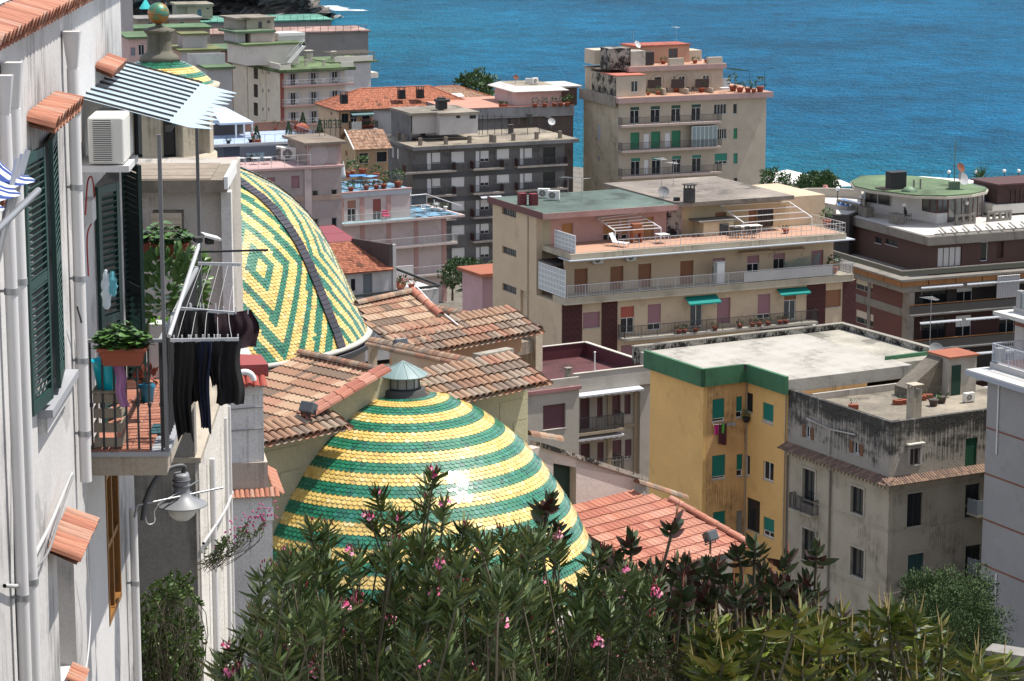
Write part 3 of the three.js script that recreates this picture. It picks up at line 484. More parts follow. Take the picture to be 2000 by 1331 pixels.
fB.row(960,348,410,[[660,718,'half',{m:black,k:0.4}],[872,925],[1080,1136]],'glass',{cols:2});fB.wall('penthouse_wall',xa1-0.5,xb1,yT+0.03,yb1,cream);b.box('penthouse_middle',xa1-0.4,xb1,yT+0.03,yb1-0.01,-11,z2-0.26,cream);
const yu0=b.F(700,305,z2+0.6)[1],yu1=b.F(700,262,z2+0.6)[1],xu0=b.F(440,290,z2+0.6)[0],xu1=b.F(1285,270,z2+0.6)[0];
b.box('upper_slab',xu0,xu1,yu0,yu1,-12,z2+0.6,pinkTrim);b.box('upper_floor',xu0+0.2,xu1-0.2,yu1+0.002,yu1+0.03,-12,z2+0.3,terrTile);
for(const[u0,u1,v0,v1]of[[610,728,385,455],[815,928,380,455],[1025,1142,378,450]]){const P=part('divider',b.g),p=b.F(u1,v1,-1.2),q=b.F(u0,v0,-1.2);mk('low_wall',bx(p[0]-0.12,p[0]+0.12,yT+0.03,p[1],-3.3,-0.3),cream,P);mk('reed_screen',bx(q[0],p[0],p[1],q[1],-1.6,-1.55),mat([0.045,0.03,0.025],{r:0.8}),P);mk('arch',tube([V(q[0]-0.4,yT+0.6,-1.2),V(q[0]+0.1,q[1],-1.2),V((p[0]+q[0])/2,q[1]+0.7,-1.2),V(p[0],q[1]+0.6,-1.2),V(p[0]+0.03,yT+0.4,-1.2)],0.025,24,5),iron,P);}
// top house and water tank room
const z4=-6.5,fC=b.face('F',z4),salmon=plaster([0.56,0.33,0.23]);const[xc0,xc1,,yc1]=fC.rect(480,95,960,235);
fC.win(782,110,860,205,'glass',{frame:brownRoll,name:'door'});fC.wall('top_wall',xc0,xc1,yu1+0.03,yc1,salmon);b.box('top_house',xc0,xc1,yu1+0.03,yc1-0.01,-10.5,z4-0.26,salmon);
const xl=b.F(170,150,z4)[0];b.box('top_house_wing',xl,xc0-0.003,yu1+0.03,yc1-0.4,-11,z4-1.2,cream);b.fbox('low_wing',z4-0.6,962,128,1068,225,3,cream);
b.box('top_roof',xc0-0.15,xc1+0.15,yc1+0.003,yc1+0.15,-10.7,z4+0.3,mat([0.42,0.12,0.08],{t:'roofCells'}));
b.fbox('tank_room',z2-0.1,270,112,452,290,3.0,mat([0.36,0.34,0.31],{t:'mildew'}));b.fbox('tank_room',z2+0.05,455,135,580,262,2.6,grimy([0.46,0.44,0.40]));b.fbox('tank_room_shutter',z2-0.2,582,143,655,252,2,mat([0.03,0.025,0.025],{r:0.7}));
b.fbox('planter_wall',z2+0.4,790,197,915,256,0.5,cream);b.fbox('planter_wall',z2+0.4,1128,188,1250,248,0.6,cream);
// pergola at the right end
{const P=part('pergola',b.g),y=b.F(1370,310,-1)[1],x0=xb1,x1=b.F(1485,325,-1)[0],x2=b.F(1615,350,-1)[0],l1=[beam(V(x0,y+0.3,-1),V(x1,y,-1),0.1,0.1),beam(V(x0,y+0.3,-4),V(x1,y,-4),0.1,0.1)];for(const x of[x0+0.5,x1,x2])l1.push(bar(V(x,yT,-1),V(x,y,-1),0.03));for(let i=0;i<6;i++)l1.push(bar(V(x0+(x1-x0)*i/5,y+0.3-0.06*i,-1),V(x0+(x1-x0)*i/5,y+0.3-0.06*i,-4),0.025,5));mk('frame',l1,darkGreen,P);}
// plants and furniture on the terraces
const gp='plants on the tall block\'s terraces';
for(const[u,v,r,h]of[[605,515,0.3,0.5],[690,512,0.35,0.7],[850,490,0.5,1.6],[1065,490,0.5,1.2],[1340,480,0.6,1.6],[1400,490,0.55,0.8],[1470,490,0.5,1.0],[1575,485,0.6,1.5],[1520,492,0.4,0.6]])pot(b.on(u,v,yT+0.03),r,h,'leafy plant in terracotta pot on the cream tower\'s long terrace',gp,{n:50});
for(const[u,v,r,h]of[[735,245,0.4,0.5],[1010,240,0.4,0.5],[1108,232,0.35,0.4],[995,195,0.5,0.7]])pot(b.on(u,v,yu1+0.03),r,h,'leafy plant in terracotta pot outside the pink rooftop house',gp,{n:40});
for(const[u,v]of[[770,508],[960,500],[1000,498]])chair(b.on(u,v,yT+0.03),2.5,iron,'black wire chair between the reed screens of the penthouse','chairs between reed screens');
table(b.on(1265,495,yT+0.03),0.3,1.2,0.7,whitePaint,'white table beside the blue tub on the penthouse terrace',undefined);
{const t=thing('clothes_airer','pale glazed windbreak panel standing on the cream tower terrace','screen',b.on(1250,470,yT+0.03),b.g.rotation.y);t.name='windbreak_panel';mk('frame',[bx(-1.1,1.1,1.5,1.55,-0.02,0.02),bx(-1.1,1.1,0.05,0.1,-0.02,0.02),...[-1.1,-0.35,0.35,1.06].map((x)=>bx(x,x+0.05,0,1.5,-0.02,0.02))],whitePaint,t);mk('pane',bx(-1.08,1.08,0.1,1.5,-0.005,0.005),mat([0.45,0.55,0.58],{r:0.2}),t);}
aerial(b.W(xc1-1,yc1+0.15,z4-2),2.2,'aerial on the pink rooftop house');aerial(b.W(xc0+0.6,yc1+0.15,z4-1.5),1.8,'short aerial over the red top roof end',undefined,1.5);
dish(b.W(xc0-0.2,yc1-0.5,z4+1.2),0.55,b.g.rotation.y+0.5,'pale satellite dish on the stained tank room roof',undefined);
}
// -- dark grey apartment block
{
const b=new Building('apartment_block','dark grey apartment block with white roller blinds and flat parapet-less roof','building',806,302,325,67,4);
view(730,150,4.762);const f=b.face('F'),l=b.face('L'),gw=grimy([0.15,0.15,0.155]),gl=plaster([0.26,0.26,0.27]),wr=paint([0.66,0.65,0.62],0.6),redB=mat([0.12,0.045,0.04],{t:'brick'});
const W=b.F(1775,700)[0],yS=b.F(380,690,1.0)[1],yT=b.F(380,655,1.0)[1],zB=b.L(15,575,-0.3)[0],dy=3.05;
const R=(uR,v0,v1,us,st,o,n=5)=>{const y1=f.pt(uR,v0)[1],y0=f.pt(uR,v1)[1],vm=(v0+v1)/2;for(let k=0;k<n;k++)for(const[u0,u1]of us)f.window(f.pt(u0,vm)[0],f.pt(u1,vm)[0],y0-k*dy,y1-k*dy,st,o);};
R(580,706,862,[[495,538]],'roll',{m:whitePaint,name:'door',sill:0});R(580,706,805,[[542,620]],'half',{m:wr,k:0.14});R(783,697,800,[[722,846]],'roll',{m:wr});R(1000,690,850,[[948,988]],'roll',{m:whitePaint,name:'door',sill:0});R(1030,688,790,[[992,1072]],'half',{m:wr,k:0.3});
R(1200,672,765,[[1145,1262]],'half',{m:wr,k:0.1});R(1380,665,820,[[1360,1398]],'roll',{m:whitePaint,name:'door',sill:0});R(1440,665,755,[[1402,1475]],'half',{m:wr,k:0.1});R(1630,655,810,[[1575,1688]],'glass',{frame:darkGreen,name:'door',cols:3,sill:0});
f.wall('front_wall',0,W,0,yS-0.003,gw);b.box('core',0.2,W,0,yS-0.01,zB+0.4,-0.26,gw);
l.win(155,640,185,760,'roll',{m:mat([0.4,0.4,0.4]),sill:0});l.win(205,665,230,770,'roll',{m:wr,sill:0});l.wall('side_wall',zB+0.4,-0.26,0,yS-0.003,gw,0.19);
b.box('roof_slab',-0.3,W+1.6,yS,yT-0.05,zB,1.0,grimy([0.17,0.175,0.185]));b.box('roof_floor',-0.25,W+1.55,yT-0.048,yT,zB+0.05,0.95,conc([0.40,0.35,0.28]));
const y1=b.F(490,885,1.2)[1];
for(const[u0,u1,o]of[[262,735,1.2],[895,1180,1.2],[1310,1775,1.0]]){const s0=b.F(u0,880,0)[0],s1=b.F(u1,860,0)[0];for(let k=0;k<5;k++){const B=f.balcony(s0,s1,y1-k*dy,o,grimy([0.34,0.31,0.29]),iron,{h:0.95,t:0.22});f.box('end_panel',s0+0.02,s0+0.1,y1-k*dy+0.003,y1-k*dy+0.85,0.1,o-0.1,redB,B);f.box('end_panel',s1-0.1,s1-0.02,y1-k*dy+0.003,y1-k*dy+0.85,0.1,o-0.1,redB,B);}}
for(const k of[1,2,3])f.box('storey_band',0.02,W-0.02,y1-k*dy+2.0,y1-k*dy+2.65,0.003,0.03,plaster([0.105,0.11,0.12]));
{const s0=b.F(960,1110,0)[0],s1=b.F(1150,1110,0)[0];awning(f,s0,s1,y1-dy-0.25,0.3,1.5,mat([0.62,0.63,0.66],{r:0.8,two:1}),b.g);}
aerial(b.on(690,560,yT),2.6,'thin aerial beside the white stair house on the grey roof');aerial(b.on(1350,440,yT),2.4,'thin aerial among the dark flues on the grey roof',undefined,1.2);dish(b.on(1650,480,yT),0.5,0.3,'pale satellite dish at the back of the grey roof');
// stair house on the roof
const z1=-4.5;b.fbox('stair_house',z1,358,350,612,520,6,plaster([0.50,0.48,0.46]));b.fbox('stair_house',z1+1.2,612,350,968,525,7,plaster([0.56,0.54,0.53]));
{const a=b.F(350,350,z1+0.3),c=b.F(985,345,z1+1.5);b.box('stair_house_roof',a[0],c[0],c[1]-0.02,c[1]+0.3,z1-7.5,z1+0.3,conc([0.36,0.32,0.27]));b.box('stair_house_roof',b.F(612,350,z1+1.5)[0],c[0]+0.01,c[1]-0.03,c[1]+0.29,z1+0.303,z1+1.5,conc([0.36,0.32,0.27]));b.box('dark_gable',a[0]-0.02,a[0]+0.1,yT,c[1]-0.03,z1-7,z1-0.02,grimy([0.15,0.15,0.155]));}
for(const[u0,v0,u1,v1]of[[768,362,804,384],[892,360,950,388]])b.fbox('vent',z1+1.23,u0,v0,u1,v1,0.1,black);
const G='vent stacks along the grey block\'s roof edge';
for(const[u,v]of[[232,585],[278,600],[432,640],[670,630],[890,618],[1092,606],[1120,612],[1298,595],[1514,582],[1732,572]])chimney(b.on(u,v,yT),0.42,0.95,b.g.rotation.y,conc([0.30,0.26,0.22]),'squat concrete vent post along the edge of the flat grey roof',G,0);
for(const[u,v,h]of[[1115,430,1.3],[1450,440,1.1],[1320,390,0.8],[455,545,1.1],[1625,465,1],[1275,530,0.9]])chimney(b.on(u,v,yT),0.55,h,b.g.rotation.y,conc([0.12,0.115,0.11]),'dark capped flue standing on the flat grey roof','dark flues on the grey roof');
{const l1=[];for(const[u,v]of[[232,585],[432,640],[670,630],[890,618],[1092,606],[1298,595],[1514,582],[1732,572]])l1.push(b.hit(u,v,'y',yT));const rails=[];for(let i=0;i<l1.length-1;i++)rails.push(bar(l1[i].clone().setY(yT+0.8),l1[i+1].clone().setY(yT+0.8),0.03,5));mk('edge_rail',rails,iron,b.g);}
{const P=part('drying_frame',b.g),l1=[];for(const u of[980,1010,1060,1125,1190,1430,1540]){const p=b.hit(u,540,'y',yT);l1.push(bar(p,p.clone().setY(yT+2.6),0.045,5));}const a=b.hit(980,540,'y',yT),c=b.hit(1540,540,'y',yT);l1.push(bar(a.setY(yT+2.4),c.setY(yT+2.4),0.035,5));mk('posts',l1,iron,P);}
{const p=b.W(b.F(655,300,z1-1)[0],b.F(655,315,z1)[1],z1-2);const t=thing('flue_cowl','large black hooded flue cowl on the grey stair house roof','chimney',p,b.g.rotation.y);mk('stack',rbx(-0.6,0.6,0,0.9,-0.6,0.6,0.05),black,t);mk('hood',rbx(-0.75,0.95,0.9,1.25,-0.7,0.7,0.08),black,t);mk('neck',rbx(-0.45,0.45,1.25,1.45,-0.45,0.45,0.03),black,t);}
view();
}
// -- white penthouse and terrace behind it
{
const b=new Building('terrace_house','white rooftop house with sloped-edge flat roof on a terracotta terrace','building',1010,207,352,70,3);
view(730,150,4.762);const f=b.face('F'),yT=b.F(1330,270,0)[1],W=b.F(1745,250,0)[0],yE=b.F(1330,135,0)[1],zB=b.L(1125,245,0)[0],pw=plaster([0.60,0.47,0.46]);
b.box('wall',0,W,yT,yE,zB,0,pw);f.box('pilaster',b.F(1425,200)[0],b.F(1475,200)[0],yT+0.01,yE-0.01,0.003,0.05,pw);
b.box('flank_shutter',-0.03,-0.004,yT+0.1,yE-0.2,zB*0.45,zB*0.25,plaster([0.5,0.42,0.40]));
{const o=0.8,q=0.5,g=new THREE.BufferGeometry(),y0=yE+0.003,y1=yE+0.55,A=[[-o,o],[W+o,o],[W+o,zB-o],[-o,zB-o]],B=[[q,-q-0.6],[W-q,-q-0.6],[W-q,zB+q],[q,zB+q]],l=[];for(let i=0;i<4;i++){const j=(i+1)%4;l.push(quad(V(A[i][0],y0,A[i][1]),V(A[j][0],y0,A[j][1]),V(B[j][0],y1,B[j][1]),V(B[i][0],y1,B[i][1])));}mk('roof_bevel',[...l,slab(A,y0-0.1,y0)],plaster([0.62,0.60,0.58]),b.g);mk('roof',slab(B,y1-0.05,y1+0.01),conc([0.46,0.41,0.33]),b.g);}
const t0=b.hit(905,275,'y',yT),zf=2.2,xL=b.hit(990,295,'y',yT).x,xR=b.hit(1890,275,'y',yT).x;
b.box('terrace_floor',xL-4,xR,yT-0.3,yT,zB-4,zf,mat([0.50,0.26,0.19],{t:'plaster'}));b.box('terrace_wall',xL-4.02,xR,0,yT-0.003,zB-4,zf-0.6,grimy([0.28,0.27,0.27]));b.box('parapet',xL-4,xR,yT-1.3,yT+0.12,zf+0.003,zf+0.25,grimy([0.33,0.33,0.34]));b.box('lower_front',xL+4,xR,0,yT-1.31,zf-0.59,zf-0.1,mat([0.13,0.10,0.09],{t:'grime'}));
b.box('parapet_coping',xL-4.05,xR,yT+0.122,yT+0.18,zf-0.05,zf+0.3,mat([0.42,0.17,0.12],{t:'plaster'}));
pot(b.on(1205,288,yT),0.5,0.3,'long terracotta trough with small plant on the white house terrace',undefined,{box:0.6,ph:0.5});
for(const[u,v]of[[1500,285],[1590,282],[1680,278],[1740,275],[1800,272],[1830,250]])pot(b.on(u,v,yT),0.4,0.9,'low green shrub along the white rooftop house terrace edge','shrubs on the white house terrace',{n:60});
acUnit(b.W(W*0.55,yE+0.57,zB*0.3),b.g.rotation.y+0.5,'small air conditioner on the white house roof',undefined,1.3);acUnit(b.W(W*0.47,yE+0.57,zB*0.4),b.g.rotation.y+2.5,'pale air conditioner turned sideways on the white rooftop house',undefined,1.1);
dish(b.W(W*0.22,yE+0.57,zB*0.5),0.4,0.4,'reddish satellite dish on the white rooftop house',undefined,{m:rust});
b.fbox('side_wing',-1.5,1745,95,1890,265,6,mat([0.16,0.11,0.09],{t:'plaster'}));{const a=b.F(1640,85,-1.5),c=b.F(1895,95,-1.5);b.box('side_wing_roof',a[0],c[0]+0.6,c[1],c[1]+0.2,-8,-1.2,plaster([0.62,0.6,0.57]));}
const tp=at(960,150,395);boxTree(V(tp.x,tp.y-9,tp.z),3.0,12,'round green tree behind the tiled roofs near the beach',undefined,{trunk:6,n:70,leaf:0.55,per:50});
view();
}
// -- house with the large red tiled hip roof
function hipRoof(b,x0,x1,z0,z1,y,h,inset,m,over=0.4,name='roof'){
x0-=over;x1+=over;z0-=over;z1+=over;const zc=(z0+z1)/2,A=V(x0,y,z1),B=V(x1,y,z1),C=V(x1,y,z0),D=V(x0,y,z0),P=V(x0+inset,y+h,zc),Q=V(x1-inset,y+h,zc),g=part(name,b.g);
corrugated(A,B,Q,P,0.5,0.05,0.8,m,'tiles',g);corrugated(D,A,P.clone(),P.clone().lerp(P,1),0.5,0.05,0.8,m,'tiles',g);corrugated(B,C,Q.clone(),Q.clone(),0.5,0.05,0.8,m,'tiles',g);corrugated(C,D,P,Q,0.5,0.05,0.8,m,'tiles',g);
mk('eave',slab([[x0,z1],[x1,z1],[x1,z0],[x0,z0]],y-0.18,y-0.01),mat([0.2,0.13,0.09]),g);mk('ridge',[bar(P,Q,0.14,8),bar(A,P,0.13,8),bar(D,P,0.13,8),bar(B,Q,0.13,8)],terracotta,g);return[P,Q];
}
{
const b=new Building('house','peach house under a wide red tiled hip roof with flower balcony','building',662,216,352,68,4);
view(400,0,3.802);const f=b.face('F'),l=b.face('L'),y=b.F(1000,820)[1],W=b.F(1990,780)[0],zB=b.L(840,785)[0],peach=plaster([0.62,0.40,0.24]),whiteW=plaster([0.60,0.58,0.56]);
f.win(1015,845,1066,912,'glass',{frame:darkGreen});f.win(1080,832,1130,912,'half',{m:iron,name:'door'});f.win(1170,840,1225,925,'glass',{name:'door',frame:darkGreen});f.win(1272,902,1338,946,'glass',{cols:2,frame:black});f.win(1040,982,1065,1010,'glass',{cols:1});f.win(1078,978,1108,1005,'glass',{cols:1});f.win(1165,974,1208,1000,'glass',{cols:2});
const xm=b.F(1248,880)[0];f.wall('front_wall',0,xm,0,y-0.2,peach);f.holes=[];f.wall('white_wall',xm+0.003,W,0,y-0.2,whiteW);b.box('core',0.2,W,0,y-0.2,zB+0.2,-0.26,peach);l.win(932,828,945,858,'glass',{cols:1,sill:0});l.wall('side_wall',zB,-0.26,0,y-0.2,plaster([0.62,0.46,0.31]),0.19);
hipRoof(b,0,W,zB,0,y,2.3,-zB*0.55,roofOrange);
const sb0=b.F(1068,950,0)[0],sb1=b.F(1268,940,0)[0],yb=b.F(1068,965,1.2)[1];const B=f.balcony(sb0,sb1,yb,1.2,whiteW,iron,{h:1.0});f.box('balcony_front',sb0+0.02,b.F(1162,940,1.1)[0],yb+0.05,yb+1.05,1.2,1.26,plaster([0.62,0.60,0.55]),B);
for(const u of[1185,1215,1245])pot(f.v(b.F(u,930,1.1)[0],yb+0.02,0.8).applyMatrix4(b.g.matrixWorld),0.4,0.9,'pink flowering plant on the peach house balcony','pink balcony flowers',{flower:paint([0.55,0.06,0.22])});
awning(f,b.F(1078,830)[0],b.F(1245,825)[0],y-0.35,0.25,0.9,mat([0.12,0.2,0.2],{two:1}),b.g);
f.mk('drainpipe',bar(f2v(b.L(928,900)[0]*0+0.05,0.2,0.06),f2v(0.05,y-0.3,0.06),0.05),mat([0.12,0.07,0.05]));
for(const[u,v]of[[1032,770],[1460,735],[1598,730]])chimney(b.on(u,v,y+1.1),0.9,1.2,b.g.rotation.y,black,'black chimney on the wide red tiled roof','black chimneys on red roof');
// a second roof runs on behind it
const c=new Building('tiled_house','long weathered tile roof stretching behind the grey stair house','building',822,196,385,68,3);view(400,0,3.802);
const yc=c.F(1600,770)[1],Wc=c.F(2050,720)[0]+3;hipRoof(c,0,Wc,-11,0,yc,1.8,5,roofOld);c.box('wall',0,Wc,0,yc-0.2,-11,0,peach);
{const g=thing('skylight','small pale skylight on the weathered tile roof','skylight',c.W(Wc*0.52,yc+0.75,-1.8),c.g.rotation.y);mk('frame',rbx(-0.8,0.8,0,0.12,-0.6,0.6,0.02).rotateX(0.32),whitePaint,g);mk('pane',bx(-0.65,0.65,0.121,0.13,-0.45,0.45).rotateX(0.32),curtain,g);}
view();
}
// -- small ochre house with brown tile roof
{
const b=new Building('house','small ochre house with brown tile roof and arched window','building',695,292,318,68,4);view(400,0,3.802);
const f=b.face('F'),l=b.face('L'),y=b.F(1130,1112)[1],W=b.F(1360,1100)[0],oc=plaster([0.36,0.25,0.14]),zB=b.L(1040,1015)[0]-2,h=2.0;
f.win(1145,1140,1212,1212,'glass',{frame:mat([0.2,0.14,0.1]),trim:mat([0.34,0.25,0.17])});f.win(1275,1130,1350,1200,'glass',{frame:black,trim:mat([0.34,0.25,0.17])});f.wall('front_wall',0,W,0,y-0.05,oc);b.box('core',0.2,W,0,y-0.05,zB,-0.26,oc);l.win(1042,1118,1060,1160,'roll',{m:brownRoll,sill:0});l.wall('side_wall',zB,-0.26,0,y-0.05,plaster([0.46,0.33,0.20]),0.19);
const g=part('roof',b.g),e=0.4;corrugated(V(-e,y,e),V(W+e,y,e),V(W+e,y+h,zB/2),V(-e,y+h,zB/2),0.4,0.06,0.6,roofOld,'tiles',g);corrugated(V(W+e,y,zB-e),V(-e,y,zB-e),V(-e,y+h,zB/2),V(W+e,y+h,zB/2),0.4,0.06,0.6,roofOld,'tiles',g);
mk('gable',quad(V(0,y-0.05,zB),V(0,y-0.05,0),V(0,y+h-0.25,zB/2),V(0,y+h-0.25,zB/2-0.01)),plaster([0.46,0.33,0.20]),g);mk('verge',[beam(V(-e,y+0.1,e),V(-e,y+h+0.1,zB/2),0.12,0.12)],whitePaint,g);view();
}
// -- white hotel by the beach
{
const b=new Building('hotel','white beach hotel with green roof terrace and rows of balconies','building',546,138,419,62,3);view(400,0,3.802);
const f=b.face('F'),l=b.face('L'),W=b.F(1040,500)[0],yT=b.F(560,515)[1],zB=b.L(205,430)[0],wh=plaster([0.72,0.68,0.62]),cr=plaster([0.78,0.72,0.62]),gr=mat([0.16,0.24,0.11],{t:'concrete',r:0.9}),dy=3.1;
const y1=b.F(640,545)[1],y0=b.F(640,640)[1];
for(let k=0;k<5;k++)for(const[u0,u1]of[[635,672],[788,826],[945,985]])f.window(b.F(u0,590)[0],b.F(u1,590)[0],y0-k*dy,y1-k*dy,'pers',{m:mat([0.42,0.42,0.44]),name:'door',pane:glassDark});
f.wall('front_wall',0,W,0,yT-0.4,wh);b.box('core',0.3,W,0,yT-0.4,zB+0.3,-0.26,wh);
const yb=b.F(560,655,1.4)[1];for(let k=0;k<5;k++){const B=f.balcony(0.15,W+1.0,yb-k*dy+0.2,1.5,plaster([0.44,0.26,0.24]),railWhite,{h:1.0,t:0.2,step:0.3,mid:1});}
f.box('red_pier',0.0,0.55,0,yT-0.41,0.003,0.25,plaster([0.34,0.10,0.08]));
for(let k=0;k<3;k++){const v=485+k*137;l.win(360,v,394,v+105,'glass',{frame:mat([0.14,0.09,0.07]),sill:0});for(const u of[423,466])l.win(u,v+38,u+12,v+68,'glass',{cols:1,sill:0});}
l.wall('side_wall',zB,-0.26,0,yT-0.4,cr,0.3);for(const u of[303,440]){const s=l.pt(u,600)[0];l.box('pilaster',s,s+0.9,0.1,yT-0.45,0.003,0.18,cr);}
b.box('roof_slab',-0.5,W+1.3,yT-0.4,yT,zB-0.3,1.4,gr);b.box('roof_fascia',-0.52,W+1.32,yT-0.5,yT-0.41,zB-0.3,1.38,mat([0.06,0.09,0.05]));
// right wing
const zW=-6,fW=b.face('F',zW),xw1=b.F(1232,500,zW)[0];fW.wall('wing_wall',W+0.003,xw1,0,yT-0.1,plaster([0.58,0.58,0.60]));b.box('wing',W,xw1,0,yT-0.1,-16,zW-0.26,wh);b.box('wing_roof',W,xw1+1.2,yT-0.098,yT+0.15,-16.5,zW+0.4,gr);
for(let k=0;k<3;k++){const y=b.F(1235,580,zW-1)[1]-k*dy;mk('wing_balcony',[bx(xw1+0.003,xw1+1.8,y,y+0.9,-12,-7)],wh,b.g);}
// roof blocks
b.fbox('roof_house',-3.5,305,345,700,470,8,wh);{const a=b.F(290,345,-3.2),c=b.F(745,340,-3.2);b.box('roof_house_top',a[0],c[0],a[1],a[1]+0.3,-12,-3.2,gr);b.fbox('upper_room',-6,340,245,520,320,6,plaster([0.62,0.50,0.47]));b.fbox('upper_room',-6.5,245,240,300,330,6,plaster([0.5,0.5,0.5]));const d=b.F(225,235,-5.6),e=b.F(528,240,-5.6);b.box('upper_room_top',d[0],e[0],e[1],e[1]+0.35,-13,-5.6,mat([0.16,0.26,0.16],{t:'concrete'}));}
b.fbox('top_room',-9,310,140,515,225,6,plaster([0.40,0.36,0.29]));{const a=b.F(228,135,-8.7),c=b.F(530,138,-8.7);b.box('top_room_roof',a[0],c[0],c[1],c[1]+0.3,-16,-8.7,conc([0.34,0.31,0.26]));b.fbox('top_room_window',-8.97,397,162,424,208,0.1,glassDark);b.fbox('top_room_window',-8.97,462,152,486,172,0.1,glassDark);b.fbox('top_room_side',-9.5,232,150,308,225,5.4,plaster([0.36,0.33,0.28]));}
b.fbox('water_tank',-7,545,262,742,318,3,mat([0.58,0.56,0.52],{r:0.6}));{const a=b.F(545,262,-7),c=b.F(742,262,-7);mk('tank_lid',slab([[a[0],-6.9],[c[0],-6.9],[c[0]-0.6,-8.5],[c[0]-0.6,-10.1],[a[0]+0.6,-10.1],[a[0],-8.5]],c[1]+0.003,c[1]+0.5),mat([0.7,0.69,0.67],{r:0.5}),b.g);}
f.mk('roof_parapet',[bx(-0.3,-0.05,yT,yT+0.9,zB*0.9-1,0.6),bx(-0.3,1.6,yT,yT+0.75,0.6,0.75),bx(W-1,W+1.2,yT,yT+0.8,0.6,0.75)].slice(1),wh);b.box('roof_parapet',-0.3,-0.05,yT+0.002,yT+0.9,zB*0.98,0.55,wh);
for(const[u,v,w,h]of[[770,460,1.1,1.4],[955,450,0.7,1.2],[487,455,0.7,1.2],[750,490,0.35,0.8],[883,488,0.35,0.8]])chimney(b.on(u,v,yT),w,h,b.g.rotation.y,plaster([0.58,0.54,0.48]),'cream rendered vent stack on the hotel\'s green roof','vent stacks on the hotel roof');
{const P=part('roof_stair',b.g),a=b.F(630,470,-1.6),c=b.F(745,340,-1.6),l1=[];for(const dz of[0,-0.9])l1.push(beam(V(a[0],a[1],-1.6+dz),V(c[0],c[1],-1.6+dz),0.08,0.22),bar(V(a[0],a[1]+1,-1.6+dz),V(c[0],c[1]+1,-1.6+dz),0.03));for(let i=0;i<12;i++){const x=a[0]+(c[0]-a[0])*i/12,y=a[1]+(c[1]-a[1])*i/12;l1.push(bx(x,x+0.3,y,y+0.05,-2.45,-1.65));}mk('flight',l1,whitePaint,P);}
{const P=part('roof_pergola',b.g),l1=[],y=yT+1.5;for(let i=0;i<14;i++)l1.push(beam(V(W+1+i*0.55,y,-11),V(W+1+i*0.55,y-0.15,-6.2),0.12,0.12));for(let i=0;i<6;i++)l1.push(bx(W+1+i*1.4,W+1.15+i*1.4,yT+0.15,y,-6.3,-6.15));mk('frame',l1,mat([0.2,0.17,0.14]),P);mk('low_wall',bx(W+0.8,xw1+0.3,yT+0.152,yT+1.0,-6,-5.8),wh,P);}
const G='white chairs on the hotel balconies';for(let k=0;k<3;k++)for(const u of[620,680,830,875,965])chair(b.W(b.F(u,640+k*137,0.8)[0],yb-k*dy+0.2,0.9),2+u,whitePaint,'white plastic chair on a hotel balcony',G);
view();
}
// -- roofs at the far left, beyond the near house
const greenRoof=mat([0.15,0.25,0.13],{t:'concrete',r:0.9}),teal=mat([0.14,0.42,0.33],{t:'concrete',r:0.85});
function flatHouse(label,u,v,d,a,base,o,name='house'){ // plain block with a flat coloured roof, corner given at its roof edge
const b=new Building(name,label,'building',u,v,d,a,base);const p=at(u,v,d),h=p.y-base,[W,D]=o.size;
for(const[s,y,w,hh,st,m]of o.win??[])b.face('F').window(s,s+w,h-y-hh,h-y,st,{m,depth:0.1});
const f=b.face('F');f.holes=(o.win??[]).map(([s,y,w,hh])=>[s,s+w,h-y-hh,h-y]);f.wall('front_wall',0,W,0,h-0.31,o.wall);b.box('core',0.02,W,0,h-0.31,-D,-0.26,o.side??o.wall);
b.box('roof',-0.4,W+0.4,h-0.3,h,-D-0.3,0.5,o.roof);b.h=h;return b;
}
